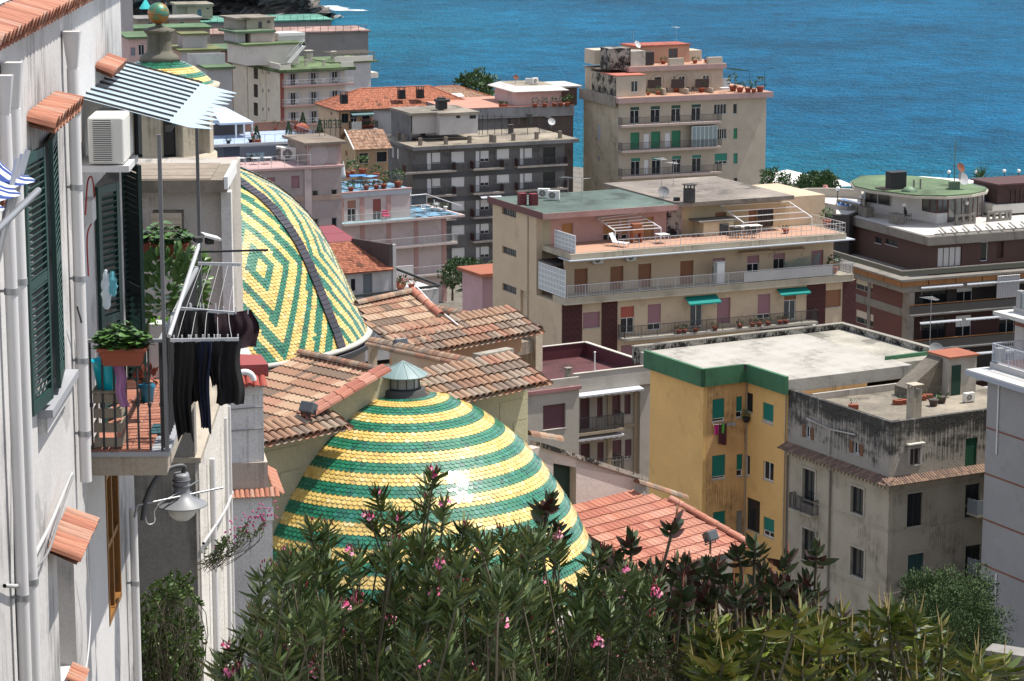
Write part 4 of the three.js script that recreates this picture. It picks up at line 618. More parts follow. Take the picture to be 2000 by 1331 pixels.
{
let b=flatHouse('beige seafront block with turquoise roof terrace below the rocks',332,44,545,74,3,{size:[34,16],wall:plaster([0.34,0.31,0.28]),roof:teal,win:[[3,1.2,1.2,1.2,'glass'],[6,1.2,1.2,1.2,'glass'],[10,1.2,2,1.8,'glass'],[20,1.2,2,1.8,'glass']]});
mk('railing',Array.from({length:24},(_,i)=>bar(V(i*1.4,b.h,0.3),V(i*1.4,b.h+1.1,0.3),0.035,4)).concat([bar(V(0,b.h+1.1,0.3),V(33,b.h+1.1,0.3),0.03,4)]),iron,b.g);
view(230,0,8);b.fbox('roof_room',-4,1080,100,1480,290,7,plaster([0.40,0.35,0.27]));b.fbox('roof_room_side',-4.5,915,95,1078,285,6,plaster([0.36,0.33,0.27]));{const p=b.F(1500,95,-3.6),q=b.F(905,95,-3.6);b.box('roof_room_top',q[0],p[0],p[1],p[1]+0.5,-12,-3.6,conc([0.40,0.38,0.30]));}b.fbox('roof_room_door',-3.97,1243,148,1305,280,0.1,paint([0.06,0.13,0.17]));b.fbox('roof_room_vent',-3.97,1385,128,1425,145,0.1,black);
b=flatHouse('low grey block with pink roof terrace and red railings',400,66,505,74,3,{size:[32,12],wall:plaster([0.29,0.26,0.24]),roof:mat([0.5,0.33,0.29],{t:'concrete'}),win:[[4,1,1.4,2,'glass'],[8,1,1.2,2,'roll',brownRoll],[12,1,1.6,2,'glass'],[18,1,1.6,2,'glass']]});
mk('railing',Array.from({length:22},(_,i)=>bar(V(i*1.5,b.h,0.3),V(i*1.5,b.h+1.1,0.3),0.045,4)).concat([bar(V(0,b.h+1.05,0.3),V(32,b.h+1.05,0.3),0.03,4)]),mat([0.18,0.04,0.04]),b.g);
b=flatHouse('narrow brown-walled house in front of the hotel',430,95,470,70,3,{size:[9,10],wall:plaster([0.24,0.13,0.11]),roof:greenRoof});
b=flatHouse('white-walled block with olive roof below the church lantern',352,97,400,72,4,{size:[6.2,9],wall:plaster([0.52,0.52,0.53]),roof:mat([0.22,0.25,0.10],{t:'concrete'}),win:[[2.8,1.0,0.5,0.6,'glass']]});
b.box('stair_head',0.8,4.6,b.h,b.h+2.0,-6,-2.2,plaster([0.5,0.5,0.5]));b.box('stair_head_roof',0.5,4.9,b.h+2.0,b.h+2.25,-6.2,-1.8,mat([0.24,0.27,0.11],{t:'concrete'}));
b=flatHouse('grey house with green roof edge under the awning tip',404,131,372,72,4,{size:[3.6,8],wall:plaster([0.45,0.45,0.45]),roof:greenRoof});
b.box('roof_wall',-2,3.4,b.h,b.h+1.6,-4,-3.7,plaster([0.58,0.58,0.58]));
b=flatHouse('pale pink house with green flat roof above the tile eave',250,72,395,74,4,{size:[5.2,10],wall:plaster([0.60,0.42,0.40]),roof:greenRoof,win:[[-0.05+1.5,1.2,0.9,1.6,'glass'],[0.3,1.6,0.7,1.2,'roll',mat([0.2,0.2,0.24])]]});
b=flatHouse('green-roofed outbuilding in front of the turquoise terrace',258,55,440,74,4,{size:[13,8],wall:plaster([0.40,0.36,0.30]),roof:mat([0.13,0.24,0.12],{t:'concrete'})});
b=flatHouse('taupe house with a row of tall openings beside the globe finial',268,36,500,74,3,{size:[12,8],wall:plaster([0.33,0.28,0.23]),roof:conc([0.36,0.35,0.33]),win:[[2,0.7,0.9,1.6,'glass'],[5,0.7,0.9,1.6,'roll',brownRoll],[8,0.7,0.9,1.6,'glass']]});
{view();const t=thing('canvas_roof','turquoise canvas tent roof on the far terrace','canopy',V(at(284,14,560).x,at(284,18,560).y,at(284,14,560).z),0.3);const l=[];for(const[x,z]of[[-1,-1],[1,-1],[1,1],[-1,1]])l.push(bar(V(x*1.0,-3.5,z),V(x*1.0,0.2,z),0.05));mk('posts',l,iron,t);mk('cloth',new THREE.ConeGeometry(1.7,2.2,4,1).rotateY(Math.PI/4).translate(0,1.2,0),mat([0.03,0.36,0.36],{r:0.9}),t);}
b=flatHouse('tall pale house end at the very edge of the near roof',236,-30,430,74,3,{size:[1.8,8],wall:plaster([0.50,0.47,0.46]),roof:conc([0.4,0.4,0.4])});
}
// -- blue roof terrace of the small hotel
{
const b=new Building('terrace_building','building topped by a pale blue roof terrace with potted cypresses','building',440,285,335,68,4);view(440,220,5.119);
const y=b.F(0,325)[1],W=b.F(918,262)[0],blue=mat([0.40,0.50,0.68],{t:'plaster',r:0.6}),zB=-13;
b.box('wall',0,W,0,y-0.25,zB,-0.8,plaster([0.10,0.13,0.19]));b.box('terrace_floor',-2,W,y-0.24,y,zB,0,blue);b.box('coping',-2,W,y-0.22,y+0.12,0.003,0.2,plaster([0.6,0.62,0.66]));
b.face('F').railing([[-1.5,-0.2],[W-0.2,-0.2],[W-0.2,zB+0.3]],y,1.1,mat([0.25,0.27,0.32]),b.g,{step:1.4,post:1,bare:1});
const cyp=[[313,303],[633,258],[775,165],[945,240]];for(const[u,v]of cyp)pot(b.on(u,v,y),0.5,1.7,'clipped conical cypress in a terracotta trough on the blue terrace','cypresses on the blue terrace',{cone:1,box:0.55,ph:0.45});
for(const[u,v]of[[382,180],[500,178],[278,250]])pot(b.on(u,v,y),0.4,0.9,'small leafy plant in terracotta pot on the blue terrace','small plants on the blue terrace',{n:40});
for(const[u,v]of[[30,312],[252,300]])pot(b.on(u,v,y),0.35,0.35,'low dark bowl plant by the blue terrace railing','dark bowls on the blue terrace',{n:50,pm:black});
{const t=thing('amphora','large terracotta jar lying on the blue terrace','jar',b.on(765,212,y),0.6);mk('body',lathe([[0.001,-1],[0.4,-0.9],[0.75,-0.3],[0.75,0.2],[0.4,0.8],[0.3,0.95],[0.4,1.1],[0.34,1.1],[0.2,0.9]],20).rotateZ(1.3).translate(0,0.7,0),potRed,t);mk('base',rbx(-0.5,0.5,0,0.2,-0.4,0.4,0.03),conc([0.3,0.3,0.28]),t);}
{const P=part('veranda',b.g),x0=b.F(-60,190,-7)[0],x1=b.F(275,180,-7)[0],h=b.F(275,90,-7)[1];mk('roof',[quad(V(x0,h,-6.6),V(x1,h,-6.6),V(x1-2.5,h+1.6,-11),V(x0,h+1.6,-11)),bx(x0,x1,h-0.25,h-0.02,-11,-6.6)],mat([0.42,0.50,0.60],{r:0.6,two:1}),P);for(const u of[105,187,268]){const x=b.F(u,180,-7)[0];mk('post',bx(x-0.1,x+0.1,y,h-0.25,-7.1,-6.9),whitePaint,P);}mk('back_wall',bx(x0,x1,y,h-0.25,-11,-10.8),plaster([0.16,0.14,0.13]),P);}
b.box('brick_parapet',b.F(200,150,zB)[0],b.F(730,150,zB)[0],y,y+1.2,zB-0.3,zB-0.05,mat([0.44,0.23,0.15],{t:'brick'}));
view();
}
// -- pink-grey house behind the diamond dome
{
const b=new Building('house','pinkish grey house with roof stair room and rounded mural panel behind the diamond dome','building',602,330,285,68,4);view(440,220,5.119);
const f=b.face('F'),pg=plaster([0.42,0.35,0.34]),pinkB=plaster([0.50,0.34,0.33]),yT=b.F(850,560)[1],W=b.F(1160,540)[0],x0=b.F(150,620)[0];
for(const[u0,v0,u1,v1,st,o]of[[657,636,742,757,'roll',{m:lilac}],[412,652,497,775,'roll',{m:lilac}],[865,778,932,880,'glass',{}],[1057,768,1122,870,'glass',{}],[875,1062,932,1165,'glass',{}],[1060,1050,1118,1150,'glass',{}],[690,915,745,1000,'roll',{m:ochreRoll}]])f.win(u0,v0,u1,v1,st,{...o,cols:1,frame:mat([0.33,0.31,0.29]),ft:0.09});
f.wall('front_wall',x0,W,0,yT-0.003,pg);b.box('core',x0,W,0,yT-0.003,-11,-0.26,pg);
const xp=b.F(788,700)[0];f.box('pier',xp,b.F(856,700)[0],0.1,yT-0.01,0.003,0.2,plaster([0.55,0.45,0.44]));f.box('band',x0,W,b.F(860,860)[1]-0.25,b.F(860,830)[1],0.004,0.1,plaster([0.46,0.33,0.27]));
b.box('terrace_slab',x0-0.2,W+0.2,yT,yT+0.25,-11,0.3,pinkB);const xs=b.F(850,480,-1)[0];
{const F2=b.face('F',-0.6),[a,c,,h]=F2.rect(822,325,1160,530);F2.wall('stair_room',a,c,yT+0.25,h,pinkB);b.box('stair_room_core',a,c,yT+0.25,h-0.005,-8,-0.86,grimy([0.28,0.25,0.23]));F2.box('mural_panel',b.F(862,400,-0.6)[0],b.F(1120,400,-0.6)[0],yT+0.4,h-0.3,0.003,0.04,plaster([0.42,0.37,0.36]));const g=new THREE.CylinderGeometry(1.2,1.2,0.05,28).rotateX(Math.PI/2);g.scale(0.95,1.05,1);g.translate(b.F(925,430,-0.6)[0],(yT+h)/2+0.1,0.03);F2.mk('oval',g,plaster([0.47,0.42,0.42]));b.box('stair_room_roof',a-0.5,c+0.5,h+0.003,h+0.28,-8.5,0,conc([0.34,0.28,0.23]));}
f.railing([[x0+0.5,0.1],[xs-0.3,0.1]],yT+0.25,1.3,railWhite,b.g,{step:1.6,post:1,bare:1,mid:1});
acUnit(b.on(640,480,yT+0.25),b.g.rotation.y-0.4,'large white air conditioner beside the pink stair room',undefined,2.2);acUnit(b.on(565,470,yT+0.25),b.g.rotation.y-0.4,'grey-shaded air conditioner behind the terrace railing',undefined,2.2);
for(const[u,v]of[[160,520],[305,520],[425,515]]){const p=b.on(u,v,yT+0.25);table(p,b.g.rotation.y,0.9,0.8,mat([0.5,0.5,0.48]),'small white-topped cabinet table on the pink house terrace','tables on the pink house terrace');}
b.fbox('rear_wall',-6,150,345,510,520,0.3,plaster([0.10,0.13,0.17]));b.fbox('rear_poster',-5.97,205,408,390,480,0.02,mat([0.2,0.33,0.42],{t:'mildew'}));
// rooftop letter board, seen from behind: dark frame with standing letters
{const p=b.W(b.F(1055,260,-3)[0],b.F(1055,268,-0.6)[1]+0.55,-3.2),t=thing('rooftop_sign','dark rooftop letter sign on posts above the stair room','sign',p,b.g.rotation.y-0.25);const l=[];for(let i=0;i<5;i++)l.push(bar(V(-1.2+i*0.6,-0.5,0),V(-1.2+i*0.6,1.5,0),0.03,4));l.push(bar(V(-1.3,0.4,0),V(1.3,0.4,0),0.03),bar(V(-1.3,1.2,0),V(1.3,1.2,0),0.03));mk('frame',l,iron,t);const L=[];[[1,1,1,0],[1,0,1,1],[1,1,0,1],[0,1,1,1],[1,1,1,1]].forEach((q,i)=>{const x=-1.25+i*0.52;if(q[0])L.push(bx(x,x+0.1,0.35,1.3,0.04,0.1));if(q[1])L.push(bx(x,x+0.4,1.2,1.32,0.042,0.098));if(q[2])L.push(bx(x,x+0.4,0.78,0.88,0.042,0.098));if(q[3])L.push(bx(x+0.3,x+0.4,0.35,1.3,0.04,0.101));});mk('letters',L,darkGreen,t);}
view();
}
// -- pink and white house with blue terraces
{
const b=new Building('house','pink and white house with blue tiled sun terraces and red doors','building',664,438,298,61,4);view(640,320,4.435);
const f=b.face('F'),pw=plaster([0.60,0.50,0.49]),pk=plaster([0.50,0.30,0.28]),red=paint([0.23,0.055,0.04]),lil=paint([0.25,0.10,0.10]),W1=b.F(715,350)[0],W2=b.F(1027,600)[0],yS=b.F(110,528,1.2)[1],yA=b.F(108,300)[1],yAt=b.F(108,258)[1];
f.win(170,322,244,500,'half',{m:mat([0.32,0.16,0.11]),k:0.62,name:'door',pane:glassDark});f.win(390,308,462,485,'half',{m:red,k:0.4,name:'door',pane:glassDark});
for(const[u0,u1,v0,v1]of[[170,244,562,720],[398,470,548,710],[632,704,532,690],[862,932,516,675],[634,706,800,925],[862,934,785,930]])f.win(u0,v0,u1,v1,'roll',{m:u0===634?mat([0.30,0.05,0.025]):lil,name:'door',sill:0});
f.wall('upper_wall',0,W1,yS-0.01,yA-0.003,pw);f.wall('lower_wall',0.02,W2,0,yS-0.25,pw);
b.box('core',0.02,W2,0,yS-0.25,-11,-0.26,pw);b.box('upper_core',0.02,W1,yS+0.003,yA-0.003,-9,-0.26,pw);
b.box('roof_parapet',-0.15,W1+0.1,yA,yAt,-9.2,0.15,plaster([0.52,0.56,0.62]));b.box('parapet_coping',-0.2,W1+0.15,yAt+0.002,yAt+0.1,-0.2,0.22,pk);const bt=mat([0.20,0.42,0.62],{t:'mildew',r:0.5});TX.pool=TX.mildew;
b.box('blue_floor',0,W1-0.05,yAt+0.003,yAt+0.03,-9,-0.25,bt);
const W3=b.F(1188,440,1.2)[0];b.box('terrace_slab',-0.1,W3,yS-0.245,yS,-9,1.25,plaster([0.54,0.44,0.42]));b.box('blue_floor',W1+0.1,W3-0.5,yS+0.003,yS+0.03,-8,0.9,bt);b.box('front_floor',0,W1+0.09,yS+0.003,yS+0.025,0.01,1.2,mat([0.25,0.42,0.46]));
f.railing([[0,1.15],[W1+0.1,1.15]],yS,1.0,railWhite,b.g,{step:0.14});
{const P=part('glass_fence',b.g),q=[V(W1,yS+1.3,-8),V(W3-0.3,yS+1.3,-8),V(W3-0.3,yS+1.0,0.9)];mk('rail',[bar(q[0],q[1],0.07,5),bar(q[1],q[2],0.06,5),...[0,0.33,0.66,1].map((t)=>bar(q[0].clone().lerp(q[1],t).setY(yS),q[0].clone().lerp(q[1],t),0.05,5))],railWhite,P);mk('panel',bx(W1,W3-0.3,yS+0.1,yS+1.2,-8.02,-7.98),mat([0.06,0.07,0.08],{r:0.3}),P);}
for(const u of[300,530,765]){const s=f.pt(u,600)[0];f.box('pink_pier',s-0.28,s+0.28,0.05,yS-0.26,0.003,0.05,pk);if(u<700)f.box('pink_pier',s-0.28,s+0.28,yS+0.03,yA-0.01,0.003,0.05,pk);}f.box('pink_pier',W2-0.6,W2,0.05,yS-0.26,0.003,0.06,pk);f.box('pink_pier',0,0.5,yS+0.03,yA-0.01,0.003,0.05,pk);
for(const[v,ul]of[[742,480],[978,790]]){const y=b.F(ul,v,1.2)[1];f.balcony(0.6,W2+0.9,y+0.1,1.2,plaster([0.55,0.48,0.45]),v<900?railWhite:mat([0.5,0.5,0.5]),{t:0.2,step:0.16});}
// terrace furniture
const sun='loungers and chairs on the blue terraces',blueP=paint([0.05,0.22,0.55]);view(640,320,4.435);
for(const[u,v]of[[735,320],[790,335],[825,350],[940,380],[830,420]])chair(b.on(u,v,yS+0.03),1.5,whitePaint,'white plastic chair on the lower blue terrace',sun);
for(const[u,v]of[[1020,395],[905,405],[960,410]])pot(b.on(u,v,yS+0.03),0.3,0.5,'small white pot plant on the lower blue terrace','white pots on the lower blue terrace',{pm:whitePaint,n:36});
table(b.on(265,155,yAt+0.03),0.2,2.0,1.6,blueP,'blue table under the plants on the upper blue terrace');table(b.on(370,160,yAt+0.03),0.9,1.6,1.2,paint([0.15,0.35,0.6]),'lighter blue table on the upper blue terrace');
for(const[u,v]of[[235,200],[300,205],[280,170]])chair(b.on(u,v,yAt+0.03),u,iron,'dark chair around the blue rooftop table','dark chairs at the blue table');
for(const[u,v,r,h,fl]of[[160,120,0.6,1.4],[205,110,0.6,1.5],[300,95,0.6,1.8],[420,125,0.5,1.1],[200,240,0.4,0.6],[335,225,0.4,0.7,1],[420,220,0.4,0.6,1],[485,215,0.45,0.9],[610,205,0.6,1.5],[500,165,0.5,0.8]])pot(b.on(u,v,yAt+0.03),r,h,fl?'pot with red flowers at the upper blue terrace edge':'green potted plant at the upper blue terrace edge',fl?'red flower pots on the upper blue terrace':'green pots on the upper blue terrace',{flower:fl&&paint([0.4,0.04,0.03])});
{const P=thing('folded_parasol','closed white parasol against the upper blue terrace wall','parasol',b.on(135,165,yAt+0.03));mk('pole',bar(V(0,0,0),V(0,2.6,0),0.03),steel,P);mk('cloth',lathe([[0.02,2.6],[0.12,2.2],[0.28,1.0],[0.34,0.6],[0.05,0.7]],12),mat([0.6,0.58,0.54],{two:1}),P);mk('base',lathe([[0.001,0],[0.25,0],[0.24,0.06],[0.001,0.1]],12),iron,P);}
{const t=thing('deck_chair','magenta cushioned chair on the pink house front balcony','chair',b.W(b.F(510,450,0.7)[0],yS+0.03,0.6),b.g.rotation.y);mk('seat',rbx(-0.45,0.45,0.4,0.5,-0.3,0.3,0.03),paint([0.5,0.02,0.12]),t);mk('backrest',rbx(-0.45,0.45,0.5,1.05,-0.34,-0.26,0.03),paint([0.5,0.02,0.12]),t);for(const[x,z]of[[-1,-1],[1,-1],[-1,1],[1,1]])mk('leg',bar(V(x*0.4,0,z*0.25),V(x*0.4,0.4,z*0.25),0.02),steel,t);}
view();
}
// -- small house with red tile roof and flower terrace
{
const b=new Building('house','low white house with red tile roof, burgundy sheet roof and dark parapet','building',640,532,265,62,5);view(640,320,4.435);
const f=b.face('F'),wh=plaster([0.55,0.54,0.54]),y=b.F(115,950)[1],W=b.F(552,915)[0],x0=b.F(-150,980)[0],yR=b.F(230,672,-5.5)[1],xr=b.F(232,665,-5.5)[0];
f.win(305,955,388,1150,'roll',{m:mat([0.14,0.16,0.17]),name:'door',sill:0});f.win(200,1000,240,1100,'glass',{frame:black});f.wall('front_wall',x0,W,0,y-0.1,wh);b.box('core',x0,W,0,y-0.1,-10,-0.26,wh);
{const R=part('tile_roof',b.g),tm=[[0.36,0.15,0.085],[0.42,0.19,0.11],[0.30,0.12,0.07],[0.40,0.21,0.13]].map((c)=>mat(c,{t:'plaster'})),A=V(x0,y,0.5),B=V(W+0.1,y,0.5),D=V(x0,yR,-5.5),C=V(W+0.1,yR,-5.5);mk('underlay',slab([[x0,0.5],[W,0.5],[W,0.4],[x0,0.4]],y-0.1,y-0.02),tm[2],R);corrugated(A,B,C,D,0.26,0.06,0.36,roofOrange,'tiles',R);}
{const a=V(x0,yR+0.05,-5.5),c=V(xr+0.3,yR+0.05,-5.5);corrugated(a,c,V(xr-0.6,yR+1.2,-9.5),V(x0,yR+1.2,-9.5),0.3,0.05,4,mat([0.22,0.05,0.06],{r:0.6,two:1}),'sheet_roof',b.g);}
mk('dark_parapet',[slab([[xr,-5.6],[W+0.1,-0.2],[W+0.1,0.1],[W-0.3,0.1],[xr-0.4,-5.4]],y-0.1,yR+0.35)],mat([0.06,0.045,0.045],{t:'grime'}),b.g);b.box('white_pier',W+0.12,W+0.5,0,yR+0.3,-0.3,0.1,wh);
{const p=b.hit(480,860,'z',-1.2);mk('flue',[bar(V(p.x,y-0.1,-1.2),V(p.x,b.F(480,710,-1.2)[1],-1.2),0.2,12)],conc([0.36,0.34,0.32]),b.g);}
const yt=b.F(560,1120)[1],xe=b.F(960,1080,0)[0];b.box('terrace_floor',W+0.55,xe,0,yt,-6,0,wh);b.box('terrace_wall',W+0.55,xe,yt,yt+1.6,-6.2,-6,wh);
mk('terrace_beam',[beam(V(W+0.5,yt+2.6,-5),V(xe,yt+0.4,0.1),0.3,0.2),beam(V(x0+3,yt+0.05,0.4),V(xe,yt+0.4,0.4),0.2,0.25)],mat([0.04,0.045,0.045]),b.g);
for(const[u,v]of[[575,1060],[600,1045],[640,1070],[655,1045],[725,1065],[625,1085]])pot(b.on(u,v+20,yt),0.4,0.8,'pot of bright red geraniums on the small house terrace','red geraniums on the small terrace',{flower:paint([0.5,0.02,0.03]),n:50});
// slope with shrubs and palms, pink house beside it
view(640,320,4.435);const base=(u,v,d)=>{const p=at(u,v,d);return p;};
for(const[u,v,r,h]of[[1080,990,1.6,3],[1190,960,1.6,3.2],[1300,960,1.5,3]]){const p=base(u,v+60,292);boxTree(V(p.x,p.y-1.5,p.z),r,h+1,'leafy shrub on the bank between the grey block and the pink house','shrubs on the bank',{name:'shrub',trunk:1.2,n:26,leaf:0.3,per:50});}
for(const[u,v,k]of[[1200,1010,1],[1270,1060,1.1],[1350,920,0.9]]){const p=base(u,v,288),t=thing('palm_tree','small fan palm on the bank beside the pink house','tree',V(p.x,p.y-2.5,p.z),u,'palms on the bank');mk('trunk',lathe([[0.001,0],[0.25,0],[0.2,2.4],[0.001,2.5]],10),mat([0.12,0.09,0.06],{t:'grime'}),t);const l=[];seed(u);for(let i=0;i<34;i++){const a=rr(0,6.3),e=rr(-0.3,1.2);l.push(leafGeo(1.9*k,0.22,0.4,0.5,4).applyMatrix4(M4(V(0,2.4,0),new THREE.Quaternion().setFromUnitVectors(V(0,1,0),V(Math.cos(a)*Math.cos(e),Math.sin(e),Math.sin(a)*Math.cos(e))),V(1,1,1))));}mk('fronds',merge(l),mat([0.07,0.10,0.045],{r:0.6,two:1}),t);}
{const c=flatHouse('small pink house with red tile coping beside the palms',942,534,232,62,5,{size:[8,4],wall:plaster([0.56,0.36,0.38]),roof:terracotta,win:[[0.6,4.8,0.7,1.4,'glass'],[0.5,3.1,0.4,0.3,'glass']]});}
{view();const p=at(872,612,262),t=thing('market_awning','blue canvas stall roof on the street below the tile roofs','canopy',V(p.x+2.5,p.y-3,p.z),0.3);mk('cloth',[bx(-4,5,2.6,2.7,-1.2,1.2),bx(-4,5,2.2,2.6,1.2,1.24)],mat([0.03,0.12,0.2],{r:0.8}),t);for(const x of[-3.9,0,4.9])for(const z of[-1.1,1.1])mk('post',bar(V(x,0,z),V(x,2.6,z),0.05),iron,t);}
view();
}
// -- brown terraced building with the oval pavilion
{
const b=new Building('terraced_building','dark brown terraced building with concrete beams and green-roofed oval pavilion','building',1773,560,222,67,4);view(1700,310,3.503);
const br=mat([0.085,0.045,0.035],{t:'plaster'}),brick=mat([0.13,0.05,0.04],{t:'plaster'}),cc=grimy([0.21,0.20,0.185]),f=b.face('F'),l=b.face('L'),W=26,D=-17;
const yF=b.F(400,598,-0.4)[1],yR=b.F(400,540,-0.4)[1],yP0=b.F(270,835,0.6)[1],yP1=b.F(268,765,0.6)[1],xU=2.6,zU=-0.8;
b.box('roof_beam',2.2,W,yF,yR,D,-0.4,cc);const fU=b.face('F',zU),lU=b.face('L',xU);
fU.win(465,612,625,735,'glass',{cols:4,frame:iron,pane:curtain,sill:0,name:'door'});fU.win(868,570,912,680,'void',{m:black});fU.win(760,572,803,700,'glass',{cols:1,sill:0});fU.wall('upper_wall',xU,W,yP0,yF-0.003,br);
lU.win(36,530,76,585,'glass',{frame:iron,sill:0.08});lU.win(108,545,190,605,'glass',{frame:iron,cols:2,sill:0.08});lU.wall('upper_side',D,zU-0.26,yP0,yF-0.003,br);b.box('upper_core',xU+0.3,W,yP0,yF-0.005,D+0.2,zU-0.3,br);
// wrapped balcony with olive parapet glass and timber band
b.box('balcony_slab',-0.9,W,yP0-0.1,yP0+0.05,D,0.6,cc);const ol=mat([0.10,0.105,0.075],{r:0.35}),wood=mat([0.26,0.12,0.04],{t:'grime'});
mk('parapet_glass',[bx(-0.9,W,yP0+0.4,yP1-0.1,0.5,0.55),bx(-0.9,-0.85,yP0+0.4,yP1-0.1,D,0.5)],ol,b.g);mk('parapet_rail',[bx(-0.98,W,yP1-0.1,yP1,0.44,0.62),bx(-0.98,-0.8,yP1-0.1,yP1,D,0.44)],cc,b.g);for(let i=0;i<10;i++)b.box('timber_board',-0.85+i*2.7,1.75+i*2.7,yP0-0.55,yP0-0.12,0.4,0.5,wood);for(let i=0;i<6;i++)b.box('timber_board',-0.84,-0.75,yP0-0.55,yP0-0.12,0.38-(i+1)*2.8,0.3-i*2.8,wood);
b.box('brown_band',-0.6,W,yP0-1.1,yP0-0.56,D,0.3,cc);
// lower storeys: concrete frame with brick infill, deep loggias with dark parapets
const dy=3.1;b.box('core',0.5,W,0,yP0-1.105,D+0.3,-1.9,cc);const zL=-1.6,fL=b.face('F',zL);
const yB=b.F(300,1080,0.5)[1];
for(let k=0;k<4;k++){const y=yB-k*dy,P=part('balcony',b.g);mk('slab',bx(0.02,W,y-0.05,y+0.2,zL,0.5),cc,P);mk('parapet',bx(0.02,W,y+0.2,y+0.85,0.4,0.5),mat([0.05,0.045,0.04],{r:0.4}),P);mk('rail',bx(0.0,W,y+0.93,y+1.0,0.38,0.52),wood,P);mk('lip',bx(0.0,W,y+0.08,y+0.14,0.503,0.56),plaster([0.5,0.49,0.47]),P);
for(const[x,st,w,o]of[[0.6,'half',1.0,{m:whitePaint,k:0.5}],[2.6,'glass',2.4,{cols:3,frame:iron}],[6.0,'half',1.6,{m:whitePaint,k:0.55}],[10.5,'half',1.6,{m:whitePaint,k:0.7}],[13.5,'glass',2.2,{cols:2,frame:iron}],[17.5,'roll',1.3,{m:whitePaint}]])fL.window(x,x+w,y+0.25,y+2.35,st,{...o,sill:0,name:'door'});
fL.wall('loggia_wall',0.3,W,y+0.21,y+dy-0.06,k%2?mat([0.075,0.03,0.026],{t:'plaster'}):mat([0.06,0.05,0.045],{t:'plaster'}));awning(b.face('F',0.5),1.0,5.2,y+2.55,0.12,0.16,mat([0.36,0.38,0.40],{two:1}),b.g,0.1);awning(b.face('F',0.5),5.6,13,y+2.55,0.12,0.16,mat([0.36,0.38,0.40],{two:1}),b.g,0.1);}
mk('side_frame',[bx(-0.002,0.5,0,yP0-1.11,-0.7,0.4),bx(-0.002,0.5,0,yP0-1.11,-6.6,-6.1),...[0,1,2,3].map((k)=>bx(-0.001,0.5,yB-k*dy-0.2,yB-k*dy+0.5,D,-0.7))],cc,b.g);view(1400,300,3.168);
for(const[u0,v0,u1,v1]of[[862,765,960,868],[862,965,965,1080]])l.win(u0,v0,u1,v1,'half',{m:mat([0.5,0.44,0.33]),k:0.5,sill:0,frame:mat([0.4,0.36,0.3])});l.M.setPosition(0.06,0,0);l.wall('brick_infill',D,-0.72,0,yP0-1.12,brick,0.3);
{const P=part('sun_curtain',b.g),a=b.F(1735,760,0.5),c=b.F(1870,885,0.5),n=26,l1=[];for(let i=0;i<n;i++){const x=a[0]+(c[0]-a[0])*i/n,w=(c[0]-a[0])/n;l1.push(quad(V(x,c[1],0.55+0.08*(i%2)),V(x+w,c[1],0.55+0.08*((i+1)%2)),V(x+w,a[1],0.55+0.08*((i+1)%2)),V(x,a[1],0.55+0.08*(i%2))));}mk('cloth',l1,mat([0.36,0.36,0.37],{two:1}),P);mk('pole',bar(V(a[0],a[1],0.58),V(c[0],a[1],0.58),0.04),steel,P);}
// roof terrace: pale floor, low pierced walls, pavilion
view();const wf=plaster([0.62,0.60,0.58]),yf=yR+0.05,T=(u,v,y)=>b.T(u,v,y),poly=(pts,y)=>pts.map(([u,v])=>T(u,v,y));
b.box('terrace_floor',2.4,W,yR+0.003,yf,D,-1.3,wf);
const wallP=poly([[1688,412],[1740,421],[1800,431],[1830,437],[1850,435],[1864,431],[1890,427],[1918,423],[1926,414],[1905,404],[1800,396],[1700,398]],yf),yq=b.hit(1850,381,'z',T(1850,435,yf)[1]).y;
const P=part('pavilion',b.g);mk('wall',slab(wallP,yf,yq),plaster([0.80,0.80,0.80]),P);
const roofP=poly([[1661,354],[1668,364],[1700,371],[1740,376],[1790,382],[1850,383],[1900,379],[1928,373],[1931,368],[1900,360],[1840,350],[1780,344],[1720,342],[1680,344]],yq+0.3);mk('roof_edge',slab(roofP,yq+0.003,yq+0.22),plaster([0.5,0.47,0.40]),P);{const c=roofP.reduce((s,p)=>[s[0]+p[0]/roofP.length,s[1]+p[1]/roofP.length],[0,0]);mk('roof',slab(roofP.map(([x,z])=>[c[0]+(x-c[0])*0.985,c[1]+(z-c[1])*0.98]),yq+0.221,yq+0.34),mat([0.16,0.25,0.13],{t:'concrete',r:0.85}),P);}
const strip=(i0,t0,i1,t1,h0,h1,m,name,cols,fm)=>{const pa=wallP[i0],pb=wallP[i0+1],q=(t)=>[pa[0]+(pb[0]-pa[0])*t,pa[1]+(pb[1]-pa[1])*t],A=q(t0),B=q(t1),n=[-(pb[1]-pa[1]),pb[0]-pa[0]],L=Math.hypot(...n),o=(p,k)=>[p[0]+n[0]/L*k,p[1]+n[1]/L*k];mk(name,slab([A,B,o(B,0.03),o(A,0.03)],yf+h0,yf+h1),m,P);const fr=[];for(let k=0;k<=cols;k++){const c=q(t0+(t1-t0)*k/cols);fr.push(slab([o(c,0.02),o([c[0]+(B[0]-A[0])/cols*0.08,c[1]+(B[1]-A[1])/cols*0.08],0.02),o([c[0]+(B[0]-A[0])/cols*0.08,c[1]+(B[1]-A[1])/cols*0.08],0.07),o(c,0.07)],yf+h0,yf+h1));}for(const h of[h0,h1])fr.push(slab([o(A,0.021),o(B,0.021),o(B,0.069),o(A,0.069)],yf+h-0.04,yf+h+0.04));mk('frame',merge(fr),fm,P);};
